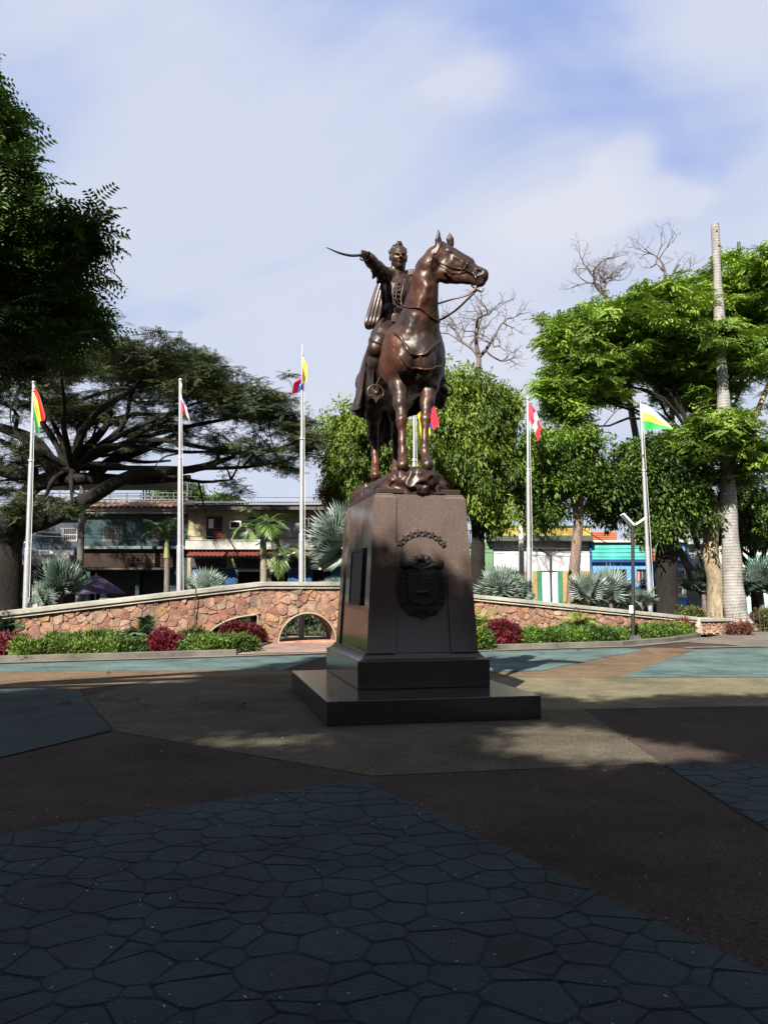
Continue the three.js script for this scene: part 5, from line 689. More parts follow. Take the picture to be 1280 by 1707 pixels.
  mk('bit_chain', tube([H(785, 475), H(794, 483), H(803, 486), H(806, 480)], 0.012, 6), M_steel, horse);
  mk('rein', tube([bit, L(780, 491, 1.05), L(750, 500, 0.95), L(727, 507, 0.8), L(705, 512, 0.6)], 0.013, 6, 24), M_red, horse); mk('rein', tube([bit2, L(778, 500, 0.9), L(757, 519, 0.72), L(728, 536, 0.5), L(705, 541, 0.25)], 0.015, 6, 24), M_strap, horse);
  // saddle cloth
  mk('saddle_cloth', grid(40, 14, (s, t) => { const a = mix(-2.0, 2.0, s), r = 0.47 + 0.012 * Math.sin(s * 40); return V(Math.sin(a) * r, 1.88 + Math.cos(a) * r + (Math.abs(a) > 1.55 ? -(Math.abs(a) - 1.55) * 0.35 : 0), mix(-0.72, 0.3, t)); }), std({ color: [0.03, 0.02, 0.016], metalness: 0.5, roughness: 0.45, side: THREE.DoubleSide }), horse);
  mk('saddle', (() => { const g = new Field([-0.4, 2.1, -0.65], [0.4, 2.75, 0.35], 0.02); g.cap(V(0, 2.28, -0.4), V(0, 2.26, 0.12), 0.2, 0.17, 0.06); g.ell(V(0, 2.42, -0.46), [0.2, 0.12, 0.07], 0.08); g.ell(V(0, 2.43, 0.2), [0.09, 0.11, 0.05], 0.06); return bronzeTint(g.mesh(), 2, 0.2); })(), M_br, horse);

  // ---- rider
  const R = new Field([-0.95, 1.15, -0.75], [0.95, 3.95, 1.1], 0.0155);
  const hip = L(656, 545, -0.12), waist = L(658, 522, -0.1), chest = L(661, 484, -0.07), neck0 = L(663, 457, -0.08);
  R.cap(hip, waist, 0.2, 0.165, 0.06, { sq: [Z, 0.8] }).cap(waist, chest, 0.165, 0.205, 0.06, { sq: [Z, 0.74] }).cap(chest, L(663, 466, -0.09), 0.205, 0.17, 0.06, { sq: [Z, 0.68] });
  R.cap(L(644, 461, -0.1), L(684, 464, -0.12), 0.09, 0.09, 0.08); R.ell(L(656, 484, 0.06), [0.12, 0.13, 0.06], 0.07); R.ell(L(670, 486, 0.05), [0.11, 0.13, 0.06], 0.07);
  for (const v of [515, 520, 526]) R.cap(L(648, v, 0.03), L(672, v + 1, 0.02), 0.012, 0.012, 0.02);
  for (let i = 0; i < 6; i++) for (const s of [-3.5, 3.5]) R.ell(L(663.5 + s + (i - 3) * 0.3 * Math.sign(s), 472 + i * 7, 0.112), [0.02, 0.018, 0.018], 0.006);
  R.cap(L(663.5, 464, 0.07), L(663, 510, 0.1), 0.008, 0.008, 0.015, { cut: 1 });
  R.chain([[neck0, 0.085], [L(664, 445, -0.04), 0.078]], 0.04);
  R.chain([[L(652, 466, 0.07), 0.014], [L(655, 490, 0.11), 0.016], [L(658, 512, 0.09), 0.012]], 0.02).chain([[L(676, 466, 0.05), 0.014], [L(672, 490, 0.11), 0.016], [L(668, 512, 0.09), 0.012]], 0.02);
  for (let i = 0; i < 9; i++) R.cap(L(656 + (i % 2) * 2, 468 + i * 4.6, 0.118), L(661, 470 + i * 4.6, 0.12), 0.009, 0.006, 0.012);
  // high stand-up collar
  for (const s of [-1, 1]) R.cap(L(664 + s * 8, 453, -0.02), L(664 + s * 10, 443, -0.03), 0.03, 0.02, 0.03);
  // right arm thrust out, sabre in hand
  const shR = L(645, 462, -0.08), elR = L(629, 446, 0.3), wrR = L(615, 431, 0.58);
  R.chain([[shR, 0.115], [elR, 0.09], [wrR, 0.068]], 0.05); R.cap(L(621, 438, 0.48), L(616, 432, 0.56), 0.092, 0.088, 0.02); R.cap(L(628, 452, 0.32), L(621.5, 464, 0.3), 0.055, 0.012, 0.06); R.cap(L(637, 462, 0.1), L(630, 470, 0.14), 0.07, 0.03, 0.06);
  { const r = rng(12); for (let i = 0; i < 5; i++) { const t = 0.15 + i * 0.16, p = shR.clone().lerp(elR, t), q = V(0.05, 0.1, 0.09); R.cap(p.clone().add(V(-0.09, 0.03, 0.05)), p.clone().add(V(0.05, -0.09, 0.06)), 0.012, 0.012, 0.035, { cut: 1 }); } }
  // left arm to the reins
  R.chain([[L(684, 465, -0.12), 0.11], [L(694, 500, -0.05), 0.088], [L(678, 518, 0.3), 0.065]], 0.05);
  // legs astride
  R.chain([[L(646, 545, -0.1), 0.165], [L(637, 560, 0.12), 0.15], [L(629, 577, 0.28), 0.112]], 0.06).chain([[L(629, 578, 0.28), 0.112], [L(624.5, 605, 0.2), 0.105], [L(625, 640, 0.1), 0.07]], 0.04).cap(L(631, 571, 0.28), L(626, 582, 0.3), 0.13, 0.122, 0.015);
  R.chain([[L(625, 641, 0.1), 0.066], [L(626, 652, 0.18), 0.06], [L(627, 655, 0.36), 0.042]], 0.03); R.cap(L(624, 656, 0.04), L(624, 660, 0.04), 0.045, 0.05, 0.02);
  const lx = 0.5; R.chain([[V(0.16, 2.42, -0.1), 0.165], [V(0.4, 2.25, 0.1), 0.15], [V(lx, 2.05, 0.22), 0.11]], 0.06).chain([[V(lx, 2.05, 0.22), 0.11], [V(lx + 0.03, 1.8, 0.14), 0.1], [V(lx, 1.52, 0.05), 0.068]], 0.04).chain([[V(lx, 1.5, 0.05), 0.066], [V(lx + 0.06, 1.42, 0.16), 0.062], [L(741, 651, 0.34), 0.06]], 0.03);
  for (let i = 0; i < 4; i++) R.cap(L(633 + i * 4, 552 + i * 2, 0.16 - i * 0.04), L(628 + i * 3, 571, 0.36 - i * 0.03), 0.012, 0.008, 0.04, { cut: 1 });
  skin(R, 0.009); const body = R.mesh();
  // head: own finer field
  const hc = L(664, 429, -0.02), q = 0.163, K = (x, y, z) => V(hc.x + x * q, hc.y + y * q, hc.z + z * q);
  const hd = new Field([hc.x - 0.24, hc.y - 0.33, hc.z - 0.28], [hc.x + 0.24, hc.y + 0.3, hc.z + 0.3], 0.0062);
  hd.ell(K(0, 0.25, -0.12), [0.73 * q, 0.9 * q, 0.92 * q], 0.03); hd.ell(K(0, -0.2, 0.18), [0.62 * q, 0.85 * q, 0.68 * q], 0.04); hd.ell(K(0, -0.88, 0.42), [0.26 * q, 0.2 * q, 0.22 * q], 0.04); hd.cap(K(-0.45, -0.62, 0.05), K(0, -0.9, 0.35), 0.22 * q, 0.24 * q, 0.04).cap(K(0.45, -0.62, 0.05), K(0, -0.9, 0.35), 0.22 * q, 0.24 * q, 0.04);
  hd.cap(K(0, -0.9, -0.1), K(0, -1.9, -0.25), 0.5 * q, 0.55 * q, 0.03);
  hd.cap(K(-0.42, 0.12, 0.72), K(0.42, 0.12, 0.72), 0.09 * q, 0.09 * q, 0.03); for (const s of [-1, 1]) { hd.ell(K(s * 0.3, -0.05, 0.83), [0.2 * q, 0.14 * q, 0.16 * q], 0.02, { cut: 1 }); hd.ell(K(s * 0.3, -0.05, 0.68), [0.13 * q, 0.1 * q, 0.12 * q], 0.006); hd.cap(K(s * 0.16, 0.07, 0.86), K(s * 0.5, 0.1, 0.7), 0.06 * q, 0.045 * q, 0.02); hd.ell(K(s * 0.45, -0.3, 0.5), [0.15 * q, 0.14 * q, 0.12 * q], 0.04); hd.ell(K(s * 0.76, -0.1, -0.1), [0.1 * q, 0.25 * q, 0.17 * q], 0.015, { rot: [0, s * 0.4, 0] }); hd.ell(K(s * 0.84, -0.08, -0.02), [0.05 * q, 0.13 * q, 0.08 * q], 0.01, { cut: 1 }); hd.cap(K(s * 0.72, 0.1, 0.18), K(s * 0.68, -0.45, 0.28), 0.1 * q, 0.05 * q, 0.02); }
  hd.cap(K(0, 0.05, 0.85), K(0, -0.33, 1.06), 0.085 * q, 0.13 * q, 0.02); for (const s of [-1, 1]) hd.ell(K(s * 0.11, -0.37, 0.94), [0.09 * q, 0.07 * q, 0.09 * q], 0.012);
  hd.cap(K(-0.17, -0.55, 0.84), K(0.17, -0.55, 0.84), 0.055 * q, 0.055 * q, 0.012).cap(K(-0.14, -0.66, 0.82), K(0.14, -0.66, 0.82), 0.06 * q, 0.06 * q, 0.012); hd.cap(K(-0.15, -0.605, 0.93), K(0.15, -0.605, 0.93), 0.012 * q, 0.012 * q, 0.01, { cut: 1 });
  // right hand round the hilt
  const hx = L(609.5, 426.5, 0.68), hand = new Field([hx.x - 0.2, hx.y - 0.2, hx.z - 0.22], [hx.x + 0.22, hx.y + 0.2, hx.z + 0.2], 0.006), gripDir = L(560, 421, 1.1).sub(hx).normalize(), up2 = V(0, 1, 0), out2 = gripDir.clone().cross(up2).normalize();
  hand.cap(wrR, hx.clone().add(V(0.02, 0, -0.05)), 0.06, 0.05, 0.03).ell(hx.clone().add(V(0.015, 0.005, -0.03)), [0.058, 0.052, 0.06], 0.02);
  for (let i = 0; i < 4; i++) { const o = hx.clone().addScaledVector(gripDir, 0.05 - i * 0.03), k = 1 - 0.06 * Math.abs(i - 1), a = o.clone().add(V(0.01, 0.052, -0.02)), b = o.clone().addScaledVector(out2, -0.0).add(V(-0.035, 0.045 * k, 0.045)), c = o.clone().add(V(-0.045, -0.01, 0.055)), d = o.clone().add(V(-0.015, -0.042, 0.03)); hand.chain([[a, 0.0165], [b, 0.0155], [c, 0.015], [d, 0.013]], 0.006); }
  hand.chain([[hx.clone().add(V(0.045, 0.02, 0.0)), 0.02], [hx.clone().add(V(0.04, 0.03, 0.05)), 0.017], [hx.clone().addScaledVector(gripDir, 0.05).add(V(0.01, 0.02, 0.05)), 0.014]], 0.008);
  const lh = L(677, 519, 0.33), hand2 = new Field([lh.x - 0.15, lh.y - 0.15, lh.z - 0.15], [lh.x + 0.15, lh.y + 0.15, lh.z + 0.17], 0.008); hand2.ell(lh, [0.05, 0.055, 0.06], 0.02); for (let i = 0; i < 4; i++) { const o = lh.clone().add(V(0, 0.04 - i * 0.027, 0)); hand2.chain([[o.clone().add(V(0.04, 0, 0.02)), 0.016], [o.clone().add(V(0.02, 0, 0.065)), 0.015], [o.clone().add(V(-0.03, 0, 0.06)), 0.014], [o.clone().add(V(-0.035, 0, 0.02)), 0.012]], 0.006); } hand2.chain([[lh.clone().add(V(-0.02, 0.05, 0)), 0.018], [lh.clone().add(V(0, 0.065, 0.05)), 0.015]], 0.01);
  const all = [body, hd.mesh(), hand.mesh(), hand2.mesh()].map((g) => { const n = g.toNonIndexed(); return n; });
  const rider = mk('rider', bronzeTint(mergeVertices(mergeGeometries(all)), 5, 0.22), M_br, S);
  // hair: wavy, short, with a curl on top
  { const h = new Field([hc.x - 0.24, hc.y - 0.12, hc.z - 0.3], [hc.x + 0.24, hc.y + 0.34, hc.z + 0.24], 0.007), r = rng(6); h.ell(K(0, 0.34, -0.2), [0.745 * q, 0.86 * q, 0.9 * q], 0.02); for (let i = 0; i < 120; i++) { const a = r() * 6.2832, e = 0.15 + r() * 1.3, d = V(Math.cos(a) * Math.cos(e), Math.sin(e), Math.sin(a) * Math.cos(e)); if (d.z > 0.55 && d.y < 0.75) continue; const p = K(d.x * 0.72, 0.34 + d.y * 0.84, -0.2 + d.z * 0.87); h.cap(p, p.clone().add(V((r() - 0.5) * 0.05, 0.012, (r() - 0.5) * 0.05)), 0.02, 0.011, 0.008); } h.cap(K(-0.1, 1.1, 0.3), K(0.12, 1.32, 0.2), 0.035, 0.024, 0.02).cap(K(0.1, 1.2, 0.25), K(-0.05, 1.38, 0.1), 0.028, 0.02, 0.02); h.ell(K(0, -0.1, 0.75), [0.62 * q, 0.72 * q, 0.5 * q], 0.02, { cut: 1 }); mk('hair', bronzeTint(h.mesh(), 9, 0.1), M_br, rider); }
  // sabre
  { const c = new THREE.CatmullRomCurve3([hx.clone().addScaledVector(gripDir, -0.09), hx, hx.clone().addScaledVector(gripDir, 0.1), L(585, 426, 0.86), L(565, 421.5, 1.02), L(544, 412.5, 1.18)]);
    const sw = new THREE.Group(); sw.name = 'sabre'; rider.add(sw);
    mk('blade', (() => { const n = 40, pos = []; const at = (i) => { const t = mix(0.42, 1, i / n), p = c.getPoint(t), w = 0.02 * (1 - 0.75 * Math.pow(i / n, 3)); return [p, w]; }; for (let i = 0; i < n; i++) { const [a, wa] = at(i), [b, wb] = at(i + 1), A = [V(a.x, a.y + wa, a.z), V(a.x + 0.007, a.y, a.z + 0.007), V(a.x, a.y - wa, a.z), V(a.x - 0.007, a.y, a.z - 0.007)], B = [V(b.x, b.y + wb, b.z), V(b.x + 0.007, b.y, b.z + 0.007), V(b.x, b.y - wb, b.z), V(b.x - 0.007, b.y, b.z - 0.007)]; for (let k = 0; k < 4; k++) { const j = (k + 1) % 4; for (const p of [A[k], A[j], B[k], A[j], B[j], B[k]]) pos.push(p.x, p.y, p.z); } } return geoFrom(pos); })(), M_steel, sw);
    mk('grip', tube([hx.clone().addScaledVector(gripDir, -0.1), hx.clone().addScaledVector(gripDir, 0.1)], 0.021, 8), M_strap, sw); mk('guard', tube([hx.clone().addScaledVector(gripDir, 0.1), hx.clone().addScaledVector(gripDir, 0.06).add(V(-0.05, -0.08, 0.06)), hx.clone().addScaledVector(gripDir, -0.06).add(V(-0.04, -0.08, 0.05)), hx.clone().addScaledVector(gripDir, -0.1)], 0.011, 6, 16), M_steel, sw); mk('pommel', new THREE.SphereGeometry(0.03, 10, 8).translate(...hx.clone().addScaledVector(gripDir, -0.11).toArray()), M_steel, sw); }
  { const on = (u, v) => R.onto(L(u, v, 0.2), 0.004), line = (pts, w) => tube(pts.map(([u, v]) => on(u, v)), w, 5, pts.length * 5), g = [];
    g.push(line([[650, 464], [652, 474], [655, 488], [657, 502], [658, 511]], 0.013), line([[678, 466], [675, 476], [671, 490], [668, 503], [667, 511]], 0.013), line([[663, 464], [663, 480], [662.5, 497], [662.5, 511]], 0.009), line([[650, 511], [657, 513], [667, 513], [672, 512]], 0.011));
    for (let i = 0; i < 7; i++) { const v = 468 + i * 6.2, a = mix(651.5, 657, i / 7), b = mix(677, 669, i / 7); if (i % 2 === 0) g.push(line([[662.5, v + 4], [658, v + 1], [656, v - 2]], 0.006), line([[663.5, v + 4], [668, v + 1], [670, v - 2]], 0.006)); for (const u of [659.5, 666]) { const p = on(u, v + 2); g.push(new THREE.SphereGeometry(0.014, 7, 5).translate(p.x, p.y, p.z)); } }
    mk('tunic_braid', merge(g), std({ color: [0.024, 0.0155, 0.013], metalness: 0.25, roughness: 0.45 }), rider);
    mk('collar', grid(32, 4, (s, t) => { const a = mix(-1.15, Math.PI * 2 - 1.99, s), c = L(663.5, 450, -0.06), k = 0.098 + 0.012 * t; return V(c.x + Math.sin(a) * k, c.y - 0.05 + t * 0.11 - 0.03 * Math.cos(a) * t, c.z + Math.cos(a) * k * 0.95); }), M_strap, rider);
    const kn = L(629, 577, 0.28), dn = L(624.5, 605, 0.2).sub(kn).normalize(), sx = V(0, 0, 1).cross(dn).normalize(), sz = dn.clone().cross(sx);
    mk('boot_cuff', grid(28, 4, (s, t) => { const a = s * 6.2832, k = 0.128 + 0.014 * (1 - t); return kn.clone().addScaledVector(dn, -0.055 + t * 0.12 + 0.03 * Math.cos(a)).addScaledVector(sx, Math.cos(a) * k).addScaledVector(sz, Math.sin(a) * k); }), std({ color: [0.03, 0.02, 0.017], metalness: 0.3, roughness: 0.35, side: THREE.DoubleSide }), rider); }
  // epaulettes, sash, belt plate
  for (const [u, v, z] of [[644, 456, -0.06], [686, 460, -0.1]]) { const p = L(u, v, z), g = [new THREE.SphereGeometry(1, 16, 8, 0, 6.2832, 0, 1.6).scale(0.115, 0.04, 0.1).translate(p.x, p.y + 0.05, p.z)]; for (let i = 0; i < 26; i++) { const a = i / 26 * 6.2832; g.push(tube([V(p.x + Math.cos(a) * 0.108, p.y + 0.05, p.z + Math.sin(a) * 0.095), V(p.x + Math.cos(a) * 0.118, p.y - 0.02, p.z + Math.sin(a) * 0.105)], 0.012, 5)); } mk('epaulette', merge(g), M_strap, rider); }
  { const ring = (v, h, rx, rz, m, n) => { const c = L(658, v, -0.1); mk(n, grid(40, 6, (s, t) => { const a = s * 6.2832, k = 1 + 0.035 * Math.sin(t * Math.PI) + 0.012 * Math.sin(t * 18); return V(c.x + Math.cos(a) * rx * k, c.y + (t - 0.5) * h + 0.01 * Math.cos(a), c.z + Math.sin(a) * rz * k); }), m, rider); }; ring(518, 0.15, 0.185, 0.15, M_strap, 'sash'); ring(533, 0.1, 0.2, 0.165, M_strap, 'belt'); mk('belt_plate', bx(0.09, 0.09, 0.03, ...L(657, 532, 0.085).toArray(), 0.012), M_brass, rider); }
  // tails of the tunic over the thigh
  mk('coat_skirt', grid(30, 10, (s, t) => { const a = mix(1.75, 5.2, s), c = L(656, 537, -0.12), k = 1 + t * 0.75 + 0.03 * Math.sin(s * 34) * t; return V(c.x + Math.cos(a) * 0.21 * k, c.y + 0.02 - t * 0.24 - 0.05 * Math.abs(Math.cos(a)) * t, c.z + Math.sin(a) * 0.18 * k - 0.03); }), std({ color: [0.034, 0.022, 0.018], metalness: 0.5, roughness: 0.42, side: THREE.DoubleSide }), rider);
  // cloak: short upper cape that hangs from the shoulder, long cloak over the horse's quarters
  const M_cl = std({ color: [0.036, 0.023, 0.021], metalness: 0.3, roughness: 0.34, side: THREE.DoubleSide });
  const thick = (nu, nv, fn, d) => { const a = grid(nu, nv, fn), n = a.attributes.normal, p = a.attributes.position, w = nu + 1, b = grid(nu, nv, (s, t) => { const i = Math.round(t * nv) * w + Math.round(s * nu); return V(p.getX(i) - n.getX(i) * d, p.getY(i) - n.getY(i) * d, p.getZ(i) - n.getZ(i) * d); }), pb = b.attributes.position, pos = [], Q = (A, i) => pos.push(A.getX(i), A.getY(i), A.getZ(i)), st = (i, j) => { Q(p, i); Q(p, j); Q(pb, i); Q(p, j); Q(pb, j); Q(pb, i); }; for (let i = 0; i < nu; i++) { st(i, i + 1); st(nv * w + i, nv * w + i + 1); } for (let j = 0; j < nv; j++) { st(j * w, (j + 1) * w); st(j * w + nu, (j + 1) * w + nu); } return merge([a, b, geoFrom(pos)]); };
  { const top = L(636, 470, -0.05), rows = [[L(633, 466, -0.12), L(646, 462, -0.1)], [L(627.5, 480, -0.16), L(645, 480, -0.12)], [L(619, 505, -0.2), L(643, 510, -0.16)], [L(611.5, 530, -0.22), L(640, 534, -0.2)], [L(609, 541, -0.22), L(637, 547, -0.2)], [L(611, 547.5, -0.26), L(635, 550, -0.24)], [L(616, 547, -0.34), L(632, 548, -0.34)]];
    const ca = new THREE.CatmullRomCurve3(rows.map((r) => r[0])), cb = new THREE.CatmullRomCurve3(rows.map((r) => r[1]));
    mk('cape', thick(36, 26, (s, t) => { const a = ca.getPoint(t), b = cb.getPoint(t), p = a.clone().lerp(b, s), n = V(-0.15, 0, 1), k = Math.sin(Math.PI * s) * 0.1 * Math.min(1, t * 2.5) + 0.03 * Math.sin(s * 30 + t * 1.2) * Math.min(1, t * 3); return p.addScaledVector(n, k); }, 0.02), M_cl, rider); }
  { // long cloak: rows of (height, half-width left, half-width right, front reach left, back reach)
    const prof = [[2.86, 0.2], [2.55, 0.29], [2.2, 0.39], [1.95, 0.44], [1.7, 0.48], [1.46, 0.52]].map((a) => V(a[1], a[0], 0)), zf = [0.0, -0.12, -0.26, -0.34, -0.38, -0.4], zb = [-0.3, -0.5, -0.85, -1.12, -1.26, -1.34];
    const cx = [0.0 - 0.08, -0.08, -0.07, -0.06, -0.06, -0.06], I = (A, t) => { const x = t * 5, i = Math.min(4, Math.floor(x)), f0 = x - i; return mix(A[i], A[i + 1], f0 * f0 * (3 - 2 * f0) * 0.5 + f0 * 0.5); }, hw = prof.map((p) => p.x), hy = prof.map((p) => p.y);
    mk('cloak', thick(90, 34, (s, t) => { const a = mix(Math.PI * 1.08, -0.08 * Math.PI, s), fold = 1 + 0.05 * Math.sin(s * 58 + 2 * Math.sin(t * 3)) * sst(0.05, 0.4, t) + 0.025 * Math.sin(s * 121 + t * 4) * sst(0.2, 0.6, t), w = I(hw, t), F0 = I(zf, t), B0 = I(zb, t), z = F0 + (B0 - F0) * Math.pow(Math.max(0, Math.sin(a)), 0.7); return V(I(cx, t) + Math.cos(a) * w * fold, I(hy, t) + (t > 0.95 ? 0.02 * Math.sin(s * 58) : 0), z * fold + (Math.sin(a) < 0 ? 0.06 : 0)); }, 0.022), M_cl, rider);
  }
  // stirrups with their leathers
  const stirrup = (top, foot, name) => { const g = new THREE.Group(); g.name = name; rider.add(g); const c = foot; mk('stirrup_leather', tube([top, top.clone().lerp(c, 0.5).add(V(0, 0, 0.03)), c.clone().add(V(0.02, 0.125, 0))], 0.014, 6), M_brass, g); const arch = []; for (let i = 0; i <= 20; i++) { const a = mix(-0.55, Math.PI + 0.55, i / 20); arch.push(V(c.x + Math.cos(a) * 0.115, c.y + Math.sin(a) * 0.105, c.z)); } mk('stirrup_arch', tube(arch, 0.0125, 7, 40), M_brass, g); mk('foot_plate', span(c.x - 0.1, c.x + 0.1, c.y - 0.07, c.y - 0.045, c.z - 0.05, c.z + 0.05, 0.008), M_brass, g); const s = new THREE.Shape(); s.moveTo(-0.085, 0); s.quadraticCurveTo(-0.03, -0.01, 0, -0.085); s.quadraticCurveTo(0.03, -0.01, 0.085, 0); s.closePath(); mk('stirrup_point', extrude(s, 0.012, 0.004).translate(c.x, c.y - 0.072, c.z + 0.03), M_brass, g); };
  stirrup(L(641, 600, 0.32), L(626, 654, 0.33), 'stirrup'); stirrup(V(0.46, 2.1, 0.25), L(741, 651, 0.3), 'stirrup');
}
// ---------- flagpoles and flags ----------
const M_galv = surf('metal', [0.33, 0.335, 0.35], { roughness: 0.4, metalness: 0.6 }), M_black = std({ color: [0.012, 0.012, 0.013], roughness: 0.45 });
const stripes = (n, fn) => { const c = document.createElement('canvas'); c.width = 256; c.height = 192; const g = c.getContext('2d'); fn(g, 256, 192); const t = new THREE.CanvasTexture(c); t.colorSpace = THREE.SRGBColorSpace; return t; };
const starPath = (g, x, y, r) => { g.beginPath(); for (let i = 0; i < 10; i++) { const a = i / 10 * 6.2832 - Math.PI / 2, q = i % 2 ? r * 0.42 : r; i ? g.lineTo(x + Math.cos(a) * q, y + Math.sin(a) * q) : g.moveTo(x + Math.cos(a) * q, y + Math.sin(a) * q); } g.fill(); };
const bands = (cols, parts) => (g, w, h) => { let y = 0; const tot = parts.reduce((a, b) => a + b); cols.forEach((c, i) => { g.fillStyle = c; g.fillRect(0, y, w, h * parts[i] / tot + 1); y += h * parts[i] / tot; }); };
const FLAGS = [
  { u0: 57, v0: 640, u1: 45, top: 0, label: 'limp red, yellow and green flag on the leftmost flagpole', W: 0.9, H: 0.75, A: 0.12, a: 1.1, b: -0.5, D: 1.36, dir: 0.3, pinch: 0.2, fold: 0.1, ph: 0.4, draw: (g, w, h) => { bands(['#c41622', '#e8c71a', '#0b7a3c'], [1, 1, 1])(g, w, h); } },
  { u0: 301, v0: 636, u1: 301, label: 'limp white, red and blue quartered flag on the second flagpole from the left', W: 0.8, H: 0.75, A: 0.2, a: -0.5, b: 0.95, D: 1.42, dir: 0.1, pinch: 0.1, fold: 0.09, ph: 1.7, draw: (g, w, h) => { g.fillStyle = '#f2f2f0'; g.fillRect(0, 0, w, h); g.fillStyle = '#c81e35'; g.fillRect(w / 2, 0, w / 2, h / 2); g.fillStyle = '#20409a'; g.fillRect(0, h / 2, w / 2, h / 2); starPath(g, w / 4, h / 4, 28); g.fillStyle = '#c81e35'; starPath(g, w * 0.75, h * 0.75, 28); } },
  { u0: 504, v0: 592, u1: 503, drop: 0.02, label: 'limp yellow, blue and red flag with white stars on the tallest flagpole', W: 0.75, H: 0.8, A: 0.22, a: 0.5, b: -1.3, D: 1.6, dir: -0.25, pinch: 0.1, fold: 0.1, ph: 2.6, draw: (g, w, h) => { bands(['#f2d41c', '#27419c', '#d0213a'], [1, 1, 1])(g, w, h); g.fillStyle = '#ffffff'; for (let i = 0; i < 8; i++) { const a = Math.PI + (i + 0.5) / 8 * Math.PI; starPath(g, w / 2 + Math.cos(a) * 50, h * 0.63 + Math.sin(a) * 50, 10); } } },
  { u0: 690, v0: 644, u1: 691, label: 'red, blue and yellow flag seen between the front legs of the bronze horse', W: 1.2, H: 0.9, A: 0.32, a: 1.45, b: 0.25, D: 1.45, dir: 0.5, pinch: 0.1, fold: 0.12, ph: 0.2, draw: bands(['#e0263e', '#2a4aa8', '#f0d020'], [1, 0.8, 2.2]) },
  { u0: 879, v0: 667, u1: 881, label: 'drooping red, white and red flag right of the statue', W: 0.95, H: 0.75, A: 0.11, a: 0.9, b: 0.2, D: 1.3, dir: 0.2, pinch: 0.35, fold: 0.07, ph: 1.1, draw: (g, w, h) => { g.fillStyle = '#d3203a'; g.fillRect(0, 0, w, h); g.fillStyle = '#f4f2ee'; g.fillRect(w * 0.36, 0, w * 0.28, h); } },
  { u0: 1067, v0: 671, u1: 1083, label: 'light blue, yellow and green flag streaming to the right from the rightmost flagpole', W: 1.2, H: 0.95, A: 0.1, a: 0, b: 0, D: 0.5, dir: 0.15, pinch: 0.9, fold: 0.06, ph: 3.0, draw: bands(['#a9cfe6', '#f0dc3c', '#0f9a44'], [1.1, 1.2, 1.3]) },
];
